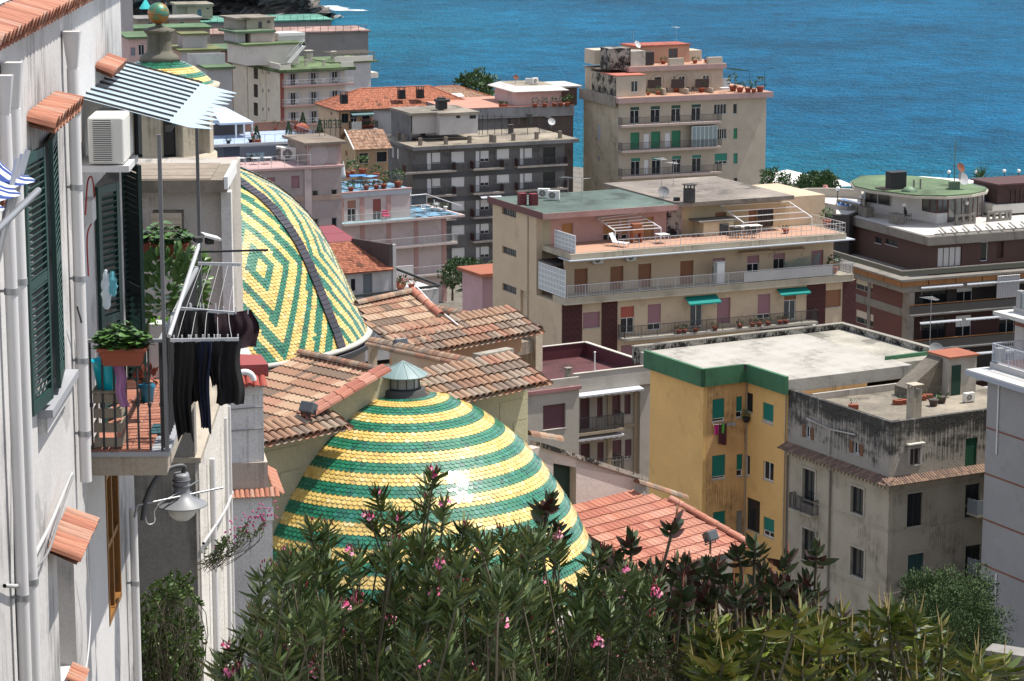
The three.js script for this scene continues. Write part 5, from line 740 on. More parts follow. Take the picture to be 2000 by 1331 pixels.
const dr=paint([0.09,0.018,0.018]);strip(0,0.02,0,0.98,0.85,2.2,mat([0.02,0.02,0.022],{r:0.25}),'pane',2,plaster([0.5,0.5,0.5]));strip(2,0.05,2,0.98,0.95,2.2,glassGrey,'pane',2,dr);strip(3,0.02,3,0.98,0.95,2.2,glassGrey,'pane',2,dr);strip(4,0.05,4,0.98,0.05,2.2,mat([0.12,0.14,0.13],{r:0.08}),'door',1,dr);strip(5,0.0,5,0.98,0.05,2.2,mat([0.12,0.14,0.13],{r:0.08}),'door',2,dr);strip(6,0.0,6,0.98,0.05,2.2,mat([0.10,0.10,0.09],{r:0.08}),'door',3,dr);
// things on its roof
const onR=(u,v)=>b.on(u,v,yq+0.34);{const t=thing('water_tank','black square tank on the green oval roof','tank',onR(1750,369),b.g.rotation.y);mk('body',rbx(-0.8,0.8,0,1.5,-0.5,0.5,0.03),black,t);mk('panel',rbx(-1.6,-0.82,0.02,0.12,-0.9,0.6,0.02),mat([0.07,0.045,0.035]),t);mk('lid',rbx(-0.85,0.85,1.5,1.56,-0.55,0.55,0.02),black,t);}
{const t=thing('skylight_dome','green domed skylight on the oval roof','skylight',onR(1776,374));mk('dome',new THREE.SphereGeometry(0.6,20,10,0,6.3,0,1.57).scale(1,0.75,1),mat([0.13,0.21,0.12],{r:0.6}),t);mk('base',lathe([[0.001,0],[0.68,0],[0.68,0.06],[0.001,0.07]],24),darkGreen,t);}
{const p=onR(1864,369),t=thing('mast','tall thin mast with two satellite dishes on the oval roof','mast',p);mk('pole',[bar(V(0,0,0),V(0,4.2,0),0.05,6),bx(-0.45,0.45,0,0.65,-0.4,0.4)],mat([0.12,0.17,0.11]),t);for(const[x,y,r,m]of[[0.65,0.9,0.6,mat([0.33,0.33,0.33])],[0.45,1.9,0.45,rust]]){const g=lathe([[0.001,0],[r*0.5,r*0.07],[r,r*0.26],[r,r*0.23],[r*0.5,r*0.04],[0.001,-0.03]],24);g.rotateX(1.1);g.rotateY(0.6);g.translate(x,y,0.2);mk('dish',g,m,t);}}
for(const[u,v]of[[1785,371],[1798,369]])chimney(onR(u,v),0.14,0.9,0,conc([0.3,0.3,0.28]),'thin concrete vent on the green oval roof','thin vents on the oval roof',0);
// round pool terrace
const ring=[[1549,377],[1556,370],[1575,367.5],[1610,367],[1650,368],[1688,371],[1688,392],[1660,402],[1634,401],[1600,394],[1570,387]],yp=yR+0.25,rp=poly(ring,yp+0.9),rin=(()=>{const c=rp.reduce((s,p)=>[s[0]+p[0]/rp.length,s[1]+p[1]/rp.length],[0,0]);return rp.map(([x,z])=>[c[0]+(x-c[0])*0.93,c[1]+(z-c[1])*0.93]);})();
mk('pool_drum',slab(rp,0,yp),mat([0.055,0.05,0.048],{t:'grime'}),b.g);mk('pool_floor',slab(rin,yp+0.003,yp+0.05),wf,b.g);{const l1=[];for(let i=0;i<rp.length;i++){if(i===6||i===7)continue;const j=(i+1)%rp.length;l1.push(slab([rp[i],rp[j],rin[j],rin[i]],yp,yp+0.9));}mk('pool_parapet',merge(l1),plaster([0.50,0.45,0.38]),b.g);}
{const q=poly([[1634,389],[1648,387],[1670,392],[1684,396],[1678,401],[1655,402],[1636,400]],yp+0.5),t=part('pool',b.g);mk('rim',slab(q,yp,yp+0.45),plaster([0.30,0.29,0.29]),t);const c=q.reduce((s,p)=>[s[0]+p[0]/q.length,s[1]+p[1]/q.length],[0,0]);mk('water',slab(q.map(([x,z])=>[c[0]+(x-c[0])*0.93,c[1]+(z-c[1])*0.93]),yp+0.451,yp+0.47),mat([0.0,0.13,0.42],{r:0.15}),t);}
// pierced parapets
{const w=(u0,v0,u1,v1,n)=>{const A=T(u0,v0,yf),B=T(u1,v1,yf),Pp=part('pierced_parapet',b.g),dx=B[0]-A[0],dz=B[1]-A[1],L=Math.hypot(dx,dz),q=(s,y,h,len)=>beam(V(A[0]+dx*s,y,A[1]+dz*s),V(A[0]+dx*(s+len/L),y,A[1]+dz*(s+len/L)),0.2,h);const l1=[q(0,yf+0.12,0.24,L),q(0,yf+0.85,0.2,L)];for(let i=0;i<=n;i++)l1.push(q(clamp(i/n,0,1-0.25/L),yf+0.495,0.52,0.25));mk('block',l1,cc,Pp);};w(1636,409,1682,420,5);w(1866,440,1905,437,3);w(1928,434,1975,430,4);}
for(const[u,v]of[[1692,424],[1752,438]]){const p=b.T(u,v,yf);mk('concrete_buttress',slab([[p[0]-0.3,p[1]-0.9],[p[0]+0.5,p[1]-0.9],[p[0]+0.5,p[1]+0.5],[p[0]-0.3,p[1]+0.5]],yR,yR+0.95),cc,b.g);}
mk('louvre_roof',Array.from({length:9},(_,i)=>beam(V(4+i*1.2,yR+0.3,-0.6),V(5.2+i*1.2,yR+0.3,-3.4),0.12,0.1)).concat([bx(3,15,yR+0.15,yR+0.24,-0.75,-0.6)]),grimy([0.3,0.29,0.27]),b.g);
const G='globe lamps on the oval pavilion terraces',lamp=(u,v,y,h)=>globeLamp(b.on(u,v,y),h,'white globe lamp on a black post around the oval pavilion',G);lamp(1636,404,yp,1.5);lamp(1682,414,yf,1.2);lamp(1766,434,yf,1.4);lamp(1887,428,yf,1.3);lamp(1775,522,yP0+0.05,1.2);lamp(1966,512,yP0+0.05,1.4);lamp(1955,410,yf,1.6);
chair(b.on(1774,431,yf),1,black,'black moulded chair by the white pavilion wall','black chairs by the pavilion');chair(b.on(1771,425,yf),2,black,'black moulded chair by the white pavilion wall','black chairs by the pavilion');
{const t=thing('gas_cylinder','pink upright cylinder on the round pool terrace','cylinder',b.on(1612,384,yp+0.05));mk('body',lathe([[0.001,0],[0.3,0],[0.32,0.1],[0.32,0.8],[0.2,0.98],[0.1,1.0],[0.1,1.1],[0.001,1.1]],18),mat([0.5,0.22,0.2]),t);mk('ring',new THREE.TorusGeometry(0.2,0.03,6,16).rotateX(1.57).translate(0,1.05,0),mat([0.4,0.18,0.16]),t);}
for(const[u,v]of[[1838,500],[1960,500]])pot(b.on(u,v+18,yP0+0.05),0.35,1.6,'climbing plant on the brown building balcony','balcony climbers',{n:60,spread:0.4});
for(const[u,v]of[[1930,508],[1985,500]])pot(b.on(u,v+14,yP0+0.05),0.35,0.6,'pale blue hydrangea on the brown building balcony','blue hydrangeas',{flower:mat([0.3,0.4,0.55])});
// seaside promenade beyond: wall, planting, lamps, kiosk roofs
{view();const p=at(1900,372,300);const t=thing('retaining_wall','curved seafront planter wall beyond the oval pavilion','wall',V(p.x,4,p.z),0.15);mk('wall',bx(-4,14,0,p.y-4,-3,0),conc([0.34,0.31,0.28]),t);mk('coping',bx(-4.1,14.1,p.y-4,p.y-3.8,-3.1,0.1),conc([0.42,0.40,0.36]),t);palmPot(at(1917,360,301.5),0.5,1.3,'bushy palm on the seafront planter wall');for(const[u,v,d]of[[1907,360,302],[1961,365,303],[1990,354,303],[1853,372,302]]){const q=at(u,v,d);globeLamp(V(q.x,p.y+0.2-0.0,q.z),1.5+(q.y-p.y)*0.0,'white globe lamp on the seafront wall','globe lamps on the seafront wall');}}
{const p=at(1985,392,236),t=thing('wooden_cabin','dark brown timber cabin on a white base beyond the pavilion','cabin',V(p.x,at(1985,416,236).y,p.z),b.g.rotation.y);mk('body',bx(-2,4,0.9,2.6,-4,0),mat([0.05,0.025,0.022],{t:'grime'}),t);mk('base',bx(-2.6,4,0,0.88,-4.2,0.2),plaster([0.6,0.58,0.54]),t);const l1=[];for(let i=0;i<8;i++)l1.push(bx(-0.6+i*0.5,-0.5+i*0.5,0.9,2.1,0.02,0.1));mk('slats',l1,mat([0.04,0.022,0.02]),t);mk('roof',bx(-2.2,4.2,2.602,2.75,-4.2,0.3),mat([0.07,0.03,0.03]),t);}
view(1490,310,5.787);{const p=at(350,180,400),t=thing('beach_kiosk','white tent-roofed beach kiosk at the foot of the cream tower','kiosk',V(p.x,2.5,p.z),0.2),h=p.y-2.5;mk('roof',[new THREE.ConeGeometry(6.2,1.6,4,1).rotateY(0.78).scale(1.2,1,0.9).translate(-1,h,0),new THREE.ConeGeometry(4,1.1,4,1).rotateY(0.78).translate(5.5,h-0.8,2)],mat([0.62,0.60,0.56],{r:0.8}),t);mk('walls',bx(-5.5,3.5,0,h-0.6,-3.4,3.4),plaster([0.5,0.5,0.5]),t);for(const x of[3,8])mk('post',bar(V(x,0,4),V(x,h-1.2,4),0.1),steel,t);}
for(const[u,v,r,h]of[[150,330,2.2,4.2],[560,310,2.0,3.4],[640,300,1.8,3.6],[740,310,1.6,3]]){const p=at(u,v,330);boxTree(V(p.x,p.y-2,p.z),r,h,'green garden shrub on the seafront by the pool drum','seafront shrubs',{name:'shrub',trunk:1,n:30,leaf:0.35,per:50});}
view();
}
// -- lilac-white house with burgundy roof
{
const b=new Building('house','lilac-white house with burgundy roof terrace behind a painted parapet','building',1058,772,176,60.5,6);view(1000,630,2.832);
const f=b.face('F'),w=plaster([0.52,0.49,0.44]),bu=mat([0.095,0.018,0.025],{t:'plaster',r:0.7}),buf=mat([0.15,0.045,0.05],{t:'concrete',r:0.85}),plum=paint([0.12,0.05,0.065],0.6),tr=plaster([0.44,0.37,0.27]);
const zR=-1.3,fR=b.face('F',zR),xm=b.F(372,400)[0],W=b.F(757,320,zR+0.6)[0],yL=b.F(172,385)[1],yT=b.F(760,240,zR+0.6)[1],yfl=yT-1.0;
f.win(172,462,297,582,'roll',{m:plum});f.wall('front_wall',-3,xm,0,yL,w);
for(const[v0,v1,us]of[[425,605,[[378,430]]],[417,528,[[471,504]]],[407,517,[[555,602]]],[402,511,[[622,659]]],[675,850,[[380,432]]],[665,778,[[472,508,'half']]],[655,765,[[556,606,'half']]],[650,760,[[625,662,'half']]]])fR.row(us[0][0],v0,v1,us,'roll',{m:plum,k:0.15});
fR.wall('recessed_wall',xm,W-0.5,0,yT-1.2,w);b.box('core',-3,W-0.6,0,yT-1.2,-10,zR-0.3,w);b.box('right_bay',W-0.5,W+0.5,0,yT-1.2,-8,zR+0.3,w);b.box('front_return',xm-0.3,xm,0,yL-0.02,zR-0.2,-0.26,w);
f.box('cornice',-3,xm+0.1,yL-0.1,yL+0.15,0.003,0.15,plaster([0.4,0.2,0.2]));b.box('floor',-3,W+0.6,yfl-0.2,yfl,-10,zR+0.4,buf);
const par=(x0,x1,z0,z1,y=yT)=>b.box('parapet',x0,x1,yT-1.3,y,z0,z1,w),cop=plaster([0.60,0.56,0.50]);
par(xm,W+0.6,zR+0.42,zR+0.6);b.box('parapet',-3,xm-0.003,yL+0.16,yT-0.02,-0.2,0,w);b.box('parapet_inner',W+0.4,W+0.6,yT-1.2,yT,-10,zR+0.41,bu);b.box('parapet_inner',-3,W+0.39,yT-1.2,yT+0.02,-10.2,-10.01,bu);
mk('coping',[bx(W+0.35,W+0.65,yT+0.003,yT+0.06,-10.2,zR+0.65),bx(xm,W+0.34,yT+0.003,yT+0.055,zR+0.38,zR+0.64),bx(-3,W+0.34,yT+0.024,yT+0.07,-10.25,-9.97)],cop,b.g);
mk('inner_face',bx(W+0.385,W+0.395,yfl,yT-0.01,-10,zR+0.4),bu,b.g);
const s0=xm+0.02,s1=fR.pt(572,600,0)[0],yb=b.F(380,628,zR+1.2)[1];fR.balcony(s0,s1,yb+0.15,1.2,tr,iron,{h:1.05});fR.balcony(s0,s1,yb-2.95,1.2,tr,iron,{h:1.05});
awning(fR,s0,W-0.8,yT-1.25,0.18,1.3,mat([0.45,0.47,0.50],{two:1}),b.g,0.14);awning(fR,s0,s1,yb-0.1,0.2,1.2,mat([0.5,0.5,0.5],{two:1}),b.g,0.15);for(const u of[530,678]){const s=fR.pt(u,450)[0];fR.box('pilaster',s-0.06,s+0.3,0.1,yT-1.3,0.003,0.12,tr);}fR.box('band',xm,W-0.5,yb-0.15,yb+0.12,0.004,0.1,tr);
chimney(b.W(xm-0.6,yT-0.5,-0.5),0.35,0.9,b.g.rotation.y,conc([0.4,0.36,0.3]),'short concrete flue on the lilac house parapet');{const t=thing('vent_pipe','thin white vent pipe on the burgundy roof parapet','pipe',b.W(b.F(458,270,zR+0.5)[0],yT+0.06,zR+0.5));mk('pipe',bar(V(0,0,0),V(0,1.3,0),0.05),whitePaint,t);mk('cap',lathe([[0.001,1.3],[0.08,1.3],[0.08,1.36],[0.001,1.4]],10),whitePaint,t);}
view();
}
// -- orange house with white roof, and the grey palazzo joined to it
const greenP=mat([0.045,0.15,0.075],{t:'grime',r:0.8});
{
const b=new Building('orange_house','ochre orange house with teal shutters, green parapet and bare white roof','building',1738,940,150,61,8);view(1000,630,2.832);
const or=plaster([0.82,0.51,0.19]),or2=grimy([0.64,0.39,0.17]),ts=paint([0.0,0.155,0.115],0.55),mw=mat([0.42,0.41,0.38],{t:'mildew'});  // second orange is grimy and also darkened to paint in the recess shade
const l0=b.face('L',0),zR=b.L(1292,700)[0],zC=b.L(1525,700)[0],yG=b.L(1520,402,-0.5)[1],yTop=yG+1.05;const fR=b.face('F',zR),xA=b.F(1056,700,zR)[0],l1=b.face('L',xA),zB=b.L(765,330,xA)[0];
for(const[u0,v0,u1,v1,st,o]of[[1388,440,1446,568,'half',{k:0.12}],[1392,762,1447,886,'glass',{cols:2}],[1392,1072,1450,1200,'half',{k:0.3}],[1300,965,1370,1172,'glass',{cols:1,frame:iron,name:'door'}],[1298,385,1332,500,'glass',{cols:1,frame:iron}],[1294,732,1316,852,'glass',{cols:1}]])l0.win(u0,v0,u1,v1,st,{m:ts,...o});
l0.wall('street_wall',zR,zC,0,yG-0.003,or);
for(const[u0,v0,u1,v1,st,o]of[[1110,428,1176,545,'half',{k:0.15}],[1108,740,1180,862,'half',{k:0.12}],[1114,1052,1182,1172,'roll',{}],[1242,412,1274,525,'half',{k:0.3}],[1244,732,1276,850,'half',{k:0.3}],[1243,1045,1278,1165,'roll',{m:mat([0.25,0.24,0.2])}]])fR.win(u0,v0,u1,v1,st,{m:ts,...o,cols:1});
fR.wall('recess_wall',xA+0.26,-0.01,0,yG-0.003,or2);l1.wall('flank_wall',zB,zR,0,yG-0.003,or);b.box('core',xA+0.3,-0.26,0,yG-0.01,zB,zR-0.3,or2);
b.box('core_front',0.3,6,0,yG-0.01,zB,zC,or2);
// green parapet with projecting pale ledge all along, white roof inside
const pts=[[xA-0.35,zB-0.3],[xA-0.35,zR+0.35],[-0.35,zR+0.35],[-0.35,zC+0.1]];const seg=(i,o,t,y0,y1,m,n)=>{const[x0,z0]=pts[i],[x1,z1]=pts[i+1],dx=x1-x0,dz=z1-z0,L=Math.hypot(dx,dz),nx=-dz/L,nz=dx/L;mk(n,slab([[x0+nx*o,z0+nz*o],[x1+nx*o,z1+nz*o],[x1+nx*(o-t),z1+nz*(o-t)],[x0+nx*(o-t),z0+nz*(o-t)]],y0,y1),m,b.g);};
for(const i of[0,1,2]){seg(i,i===2?0.003:0,0.25,yG-0.1+i*0.002,yTop+i*0.002,greenP,'green_parapet');seg(i,-0.2-i*0.002,-0.2+0.25,yG+0.0,yG+0.14+i*0.002,greenP,'parapet_ledge');}
view(1440,620,2.377);const yF=yTop-0.25,pB=b.T(740,75,yF),xE=b.T(1130,140,yTop)[0],roofPoly=[[xA-0.2,zB-0.3],[xA-0.2,zR+0.2],[-0.2,zR+0.2],[-0.2,b.T(268,345,yF)[1]],b.T(845,272,yF),b.T(780,222,yF),b.T(885,160,yF),[b.T(885,160,yF)[0]+0.5,zB-0.3]];
mk('roof',slab([[xA-0.2,zB-1],[xA-0.2,zR+0.2],[-0.2,zR+0.2],[-0.2,zC],[9.5,zC],[9.5,zB-1]],yG,yF),mat([0.385,0.375,0.35],{t:'grime',b:0.02,r:0.92}),b.g);
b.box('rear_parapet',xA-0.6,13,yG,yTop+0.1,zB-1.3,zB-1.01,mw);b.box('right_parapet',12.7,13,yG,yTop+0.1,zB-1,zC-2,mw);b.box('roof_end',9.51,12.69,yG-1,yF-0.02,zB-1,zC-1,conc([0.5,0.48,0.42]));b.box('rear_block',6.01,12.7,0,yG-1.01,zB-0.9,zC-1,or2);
mk('rear_green',[bx(9.0,12.69,yG,yTop-0.02,zC-2.2,zC-2)],greenP,b.g);mk('rear_coping',[bx(xA-0.65,13.05,yTop+0.102,yTop+0.16,zB-1.36,zB-0.95),bx(12.65,13.05,yTop+0.102,yTop+0.158,zB-0.94,zC-2)],conc([0.42,0.40,0.36]),b.g);
const pr=b.L(1000,1000);for(const s of[zR+0.15,zC-0.2])l0.mk('drainpipe',bar(f2v(s,0.2,0.08),f2v(s,yG-0.2,0.06),0.035,8),grimy([0.35,0.33,0.30]));
view(1000,630,2.832);chimney(b.on(1290,262,yTop),0.13,0.35,b.g.rotation.y,black,'small black vent at the corner of the green parapet',undefined,0);
{const t=thing('laundry_line','washing line with magenta, green and maroon cloths under an orange house window','laundry',b.W(...(()=>{const p=b.F(1140,565,zR+0.25);return[p[0],p[1],zR+0.25];})()),b.g.rotation.y);mk('line',[bar(V(-0.3,0,0),V(1.6,0.02,0),0.008,4),bar(V(-0.3,0,0),V(-0.3,0.15,-0.25),0.012,4),bar(V(1.6,0,0),V(1.6,0.15,-0.25),0.012,4)],steel,t);
const cl=(x0,x1,y0,m,n,ph)=>{const k=10,l2=[];for(let i=0;i<k;i++){const a=x0+(x1-x0)*i/k,c=x0+(x1-x0)*(i+1)/k,z=(q)=>0.03*Math.sin(q*17+ph);l2.push(quad(V(a,y0+0.06*Math.sin(a*9),z(a)),V(c,y0+0.06*Math.sin(c*9),z(c)),V(c,0,z(c)*0.3),V(a,0,z(a)*0.3)));}mk(n,merge(l2),mat(m,{two:1,r:0.95}),t);};cl(-0.25,0.02,-0.62,[0.35,0.01,0.14],'cloth',1);cl(0.12,0.62,-0.6,[0.08,0.4,0.05],'cloth',2);cl(0.08,0.66,-1.35,[0.07,0.015,0.02],'rug',3);cl(0.65,1.3,-0.2,[0.3,0.3,0.32],'socks',5);}
pot(b.W(-0.25,b.L(1300,545)[1],b.L(1300,545)[0]+0.3),0.28,0.5,'dark plant tub hanging outside the orange house corner window',undefined,{pm:black,n:50});
view();
// ---- palazzo
const n=new Building('palazzo','old grey palazzo with mildewed attic storey, tiled cornice and tall dark windows','building',1738,940,150,61,8);view(1440,620,2.377);
const g1=grimy([0.40,0.365,0.30]),g2=grimy([0.37,0.34,0.285]),att=mat([0.35,0.33,0.30],{t:'topMildew',b:0.03}),L=n.face('L',0),F=n.face('F',0),yC=n.F(708,765)[1],yP=n.F(708,490)[1],zE=n.L(232,500)[0],W=13,win={frame:mat([0.03,0.04,0.035]),pane:glassDark,depth:0.2,trim:grimy([0.42,0.39,0.34])};  // second wall plaster: the first darkened a little, shade painted in for the front
for(const[u0,v0,u1,v1]of[[307,698,360,885],[305,975,360,1160],[531,780,586,925],[530,1062,588,1220]])L.win(u0,v0,u1,v1,'glass',{...win,name:u0<400?'door':'window'});L.wall('street_wall',zE,0,0,yC-0.25,g1,0.3);
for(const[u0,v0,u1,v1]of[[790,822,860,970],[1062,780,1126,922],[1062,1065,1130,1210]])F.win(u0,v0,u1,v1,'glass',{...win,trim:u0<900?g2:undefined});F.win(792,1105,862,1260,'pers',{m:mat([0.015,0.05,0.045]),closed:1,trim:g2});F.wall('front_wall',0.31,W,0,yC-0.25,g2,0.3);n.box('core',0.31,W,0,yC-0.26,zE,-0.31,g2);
// attic storey
for(const[u0,v0,u1,v1]of[[318,502,343,567],[540,577,570,641]])L.win(u0,v0,u1,v1,'pers',{m:mat([0.16,0.07,0.03])});TX.topMildew.repeat.y=1/(yP-yC-0.1);TX.topMildew.offset.y=-(yC+0.12)/(yP-yC-0.1);L.wall('attic_wall',zE,0,yC+0.15,yP,att,0.3);F.win(803,612,848,683,'glass',{frame:mat([0.3,0.28,0.25]),trim:plaster([0.48,0.46,0.43]),pane:mat([0.04,0.03,0.028],{r:0.3})});F.win(1062,565,1112,692,'pers',{m:mat([0.005,0.07,0.03]),closed:1});F.wall('attic_wall',0.31,W-0.3,yC+0.15,yP,mat([0.40,0.375,0.33],{t:'topMildew',b:0.03}),0.3);
n.box('hood',...(()=>{const[a,c,,d]=F.rect(785,588,862,602);return[a,c,d-0.08,d,0.003,0.3];})(),plaster([0.6,0.58,0.54]));
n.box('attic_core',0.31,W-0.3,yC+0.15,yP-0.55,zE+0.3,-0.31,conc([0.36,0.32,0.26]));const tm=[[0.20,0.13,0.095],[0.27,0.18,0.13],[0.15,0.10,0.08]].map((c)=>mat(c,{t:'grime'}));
{const P=part('cornice',n.g);mk('moulding',[bx(-0.35,0,yC-0.25,yC-0.02,zE,0.35),bx(0.003,W,yC-0.25,yC-0.02,0,0.35),bx(-0.2,0,yC-0.5,yC-0.252,zE,0.2),bx(0.003,W,yC-0.5,yC-0.252,0.003,0.2),...Array.from({length:34},(_,i)=>bx(-0.32,-0.2,yC-0.42,yC-0.255,zE+0.2+i*0.36,zE+0.36+i*0.36)).filter((_,i)=>zE+0.36+i*0.36<0.1)],g1,P);const tg=coppo(0.22,0.5),list=[];seed(5);const q1=new THREE.Quaternion().setFromRotationMatrix(new THREE.Matrix4().makeBasis(V(0,0,1),V(-0.93,-0.36,0).negate().cross(V(0,0,1)).negate(),V(0.93,0.36,0)));
for(let z=zE+0.1;z<0.5;z+=0.2)for(let k=0;k<2;k++)list.push({m:lookM(V(-0.5+k*0.3,yC+0.0+k*0.12,z),V(-0.93,-0.37,0)),k:Math.floor(rnd()*3)});for(let x=-0.5;x<W;x+=0.2)for(let k=0;k<2;k++)list.push({m:lookM(V(x,yC+k*0.12,0.5-k*0.3),V(0,-0.37,0.93)),k:Math.floor(rnd()*3)});scatter(P,'roof_tile','roof_tile_mass',tg,tm,list);}
{const s0=L.pt(268,880)[0],s1=L.pt(378,905)[0],y=L.pt(300,905,0.4)[1];L.balcony(s0,s1,y,0.5,g1,iron,{h:0.95,t:0.1,step:0.1});}
for(const u of[437,236]){const s=L.pt(u,800)[0];L.mk('drainpipe',bar(f2v(s,0.2,0.1),f2v(s,yC-0.5,0.1),0.06,8),grimy([0.22,0.20,0.18]));}{const p0=L.pt(330,470),p1=L.pt(437,520),p2=L.pt(555,545);L.mk('pipe_branch',[bar(f2v(p0[0],p0[1],0.1),f2v(p1[0],p1[1],0.1),0.05),bar(f2v(p2[0],p2[1],0.1),f2v(p1[0],p1[1],0.1),0.05),bar(f2v(p1[0],p1[1],0.1),f2v(p1[0],yC+0.4,0.1),0.05)],grimy([0.45,0.44,0.42]));}
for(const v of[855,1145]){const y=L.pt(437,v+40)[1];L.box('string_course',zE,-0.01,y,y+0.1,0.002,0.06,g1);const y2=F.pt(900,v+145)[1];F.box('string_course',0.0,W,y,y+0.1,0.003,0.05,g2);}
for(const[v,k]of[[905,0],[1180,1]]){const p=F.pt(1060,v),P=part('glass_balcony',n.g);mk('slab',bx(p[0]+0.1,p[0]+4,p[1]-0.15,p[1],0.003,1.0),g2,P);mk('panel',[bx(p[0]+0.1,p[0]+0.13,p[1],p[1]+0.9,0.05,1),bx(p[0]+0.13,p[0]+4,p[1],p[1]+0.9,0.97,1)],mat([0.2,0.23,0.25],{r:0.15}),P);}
// palazzo roof: chimney, stair hut, pots
const yr=yP-0.54,on=(u,v)=>n.on(u,v,yr);chimney(on(820,478),0.65,1.9,n.g.rotation.y,grimy([0.42,0.38,0.31]),'tall square plastered chimney on the palazzo roof');
{const a=n.T(990,365,yr),P=part('stair_hut',n.g);const x0=a[0]-0.2,z0=a[1];mk('wall',bx(x0,x0+2.2,yr,yr+2.4,z0-2,z0),grimy([0.40,0.38,0.35]),P);mk('door',bx(x0+0.25,x0+0.95,yr+0.02,yr+1.9,z0+0.003,z0+0.04),mat([0.006,0.035,0.022]),P);mk('ramp',[slab([[x0-2.6,z0-2],[x0,z0-2],[x0,z0-0.6],[x0-2.6,z0-0.6]],yr,yr+0.6),quad(V(x0-2.6,yr+0.6,z0-0.6),V(x0,yr+2.3,z0-0.6),V(x0,yr+2.3,z0-2),V(x0-2.6,yr+0.6,z0-2)),quad(V(x0-2.6,yr+0.6,z0-0.6),V(x0,yr+0.6,z0-0.6),V(x0,yr+2.3,z0-0.6),V(x0,yr+2.3,z0-0.601))],conc([0.26,0.23,0.19]),P);mk('hood_tiles',[slab([[x0-0.1,z0-2.1],[x0+2.3,z0-2.1],[x0+2.3,z0+0.2],[x0-0.1,z0+0.2]],yr+2.4,yr+2.5)],terracotta,P);}
dish(on(915,300).add(V(0,1.2,0)),0.5,n.g.rotation.y-0.3,'large grey satellite dish above the palazzo roof ramp',undefined,{m:mat([0.25,0.25,0.25],{r:0.7})});for(const[u,v]of[[745,405],[770,402],[855,385],[885,378],[540,425]])pot(on(u,v),0.25,0.3,'small terracotta trough on the palazzo roof','terracotta troughs on the palazzo roof',{n:14,box:0.3,ph:0.28});acUnit(on(1075,395),n.g.rotation.y,'white air conditioner beside the palazzo stair hut',undefined,0.9);for(const[u,v]of[[912,412],[950,398]])pot(on(u,v),0.35,0.2,'round dark tub on the palazzo roof','dark tubs on the palazzo roof',{pm:mat([0.08,0.06,0.05]),n:20});aerial(on(890,300),5.5,'tall stayed aerial mast on the white roof edge');
n.box('roof_kerb',0.9,W-3,yr+0.003,yr+0.4,n.T(560,425,yr)[1]-3.4,n.T(560,425,yr)[1]-3.2,grimy([0.4,0.38,0.35]));
view();
}
// -- white block at the right edge
{
const b=new Building('apartment_block','white apartment block with thin red bands and railed roof terrace','building',1930,740,147,64,8);const l=b.face('L',0),w=plaster([0.34,0.34,0.345]),red=mat([0.22,0.085,0.06],{t:'grime'});view(1840,560,6.656);
const yT=b.L(345,1075,-0.35)[1],zN=16;view(1440,620,2.377);l.wall('side_wall',0,zN,0,yT-0.3,w,0.3);b.box('core',0.31,14,0,yT-0.3,0.02,zN,w);b.box('roof_slab',-0.45,14,yT-0.29,yT,-1.5,zN+0.3,plaster([0.55,0.55,0.54]));b.box('roof_fascia',-0.5,-0.453,yT-0.34,yT-0.05,-1.5,zN,mat([0.33,0.36,0.40],{r:0.5}));b.box('back_face',0.31,14,0,yT-0.3,-0.25,0.0,w);
for(const v of[515,730,945,1160,282]){const y=l.pt(1168,v)[1];l.box('red_band',0.02,zN,y-0.05,y+0.05,0.003,0.02,red);}const s=l.pt(1213,500)[0];l.mk('drainpipe',bar(f2v(s,yT-4.5,0.06),f2v(s,yT-0.35,0.06),0.045,8),whitePaint);l.mk('drainpipe',bar(f2v(l.pt(1208,1200)[0],0.2,0.06),f2v(l.pt(1208,1190)[0],l.pt(1208,1190)[1],0.06),0.045,8),whitePaint);
b.box('terrace_kerb',1.0,14,yT+0.002,yT+0.35,-1.2,zN,plaster([0.5,0.5,0.5]));b.box('terrace_floor',1.3,14,yT+0.351,yT+0.37,-0.9,zN,mat([0.58,0.22,0.13],{t:'plaster'}));b.face('L',1.1).railing([[-1.1,0.02],[zN,0.02]],yT+0.35,1.1,mat([0.5,0.54,0.6],{r:0.4}),b.g,{step:0.13});b.face('F',-1.1).railing([[1.1,0.0],[14,0.0]],yT+0.35,1.1,mat([0.5,0.54,0.6],{r:0.4}),b.g,{step:0.13});b.box('gate_post',1.15,1.6,yT+0.353,yT+1.2,-1.05,-0.6,w);
// taller wing behind
view(1840,560,6.656);const y2=b.hit(665,325,'z',-3).y,x2=b.hit(665,325,'z',-3).x,xq=b.hit(948,600,'z',-2.2).x;b.box('rear_wing',xq,14,0,y2-0.2,-2.2,zN,plaster([0.54,0.52,0.51]));b.box('rear_wing_roof',x2,14,y2-0.19,y2+0.03,-3,zN,plaster([0.6,0.6,0.58]));b.box('rear_band',xq-0.03,xq-0.003,y2-0.75,y2-0.55,-2.2,zN,red);b.box('rear_parapet',xq,14,y2+0.033,y2+0.3,-2.4,zN,plaster([0.5,0.48,0.47]));mk('rear_glass',[bx(xq+0.1,xq+0.14,y2+0.3,y2+1.2,-2.3,zN),bx(xq+0.14,14,y2+0.3,y2+1.2,-2.34,-2.3)],mat([0.3,0.34,0.34],{r:0.1}),b.g);b.box('rear_post',xq+0.02,xq+0.4,y2+0.3,y2+1.3,-2.2,-1.8,w);
view();
}
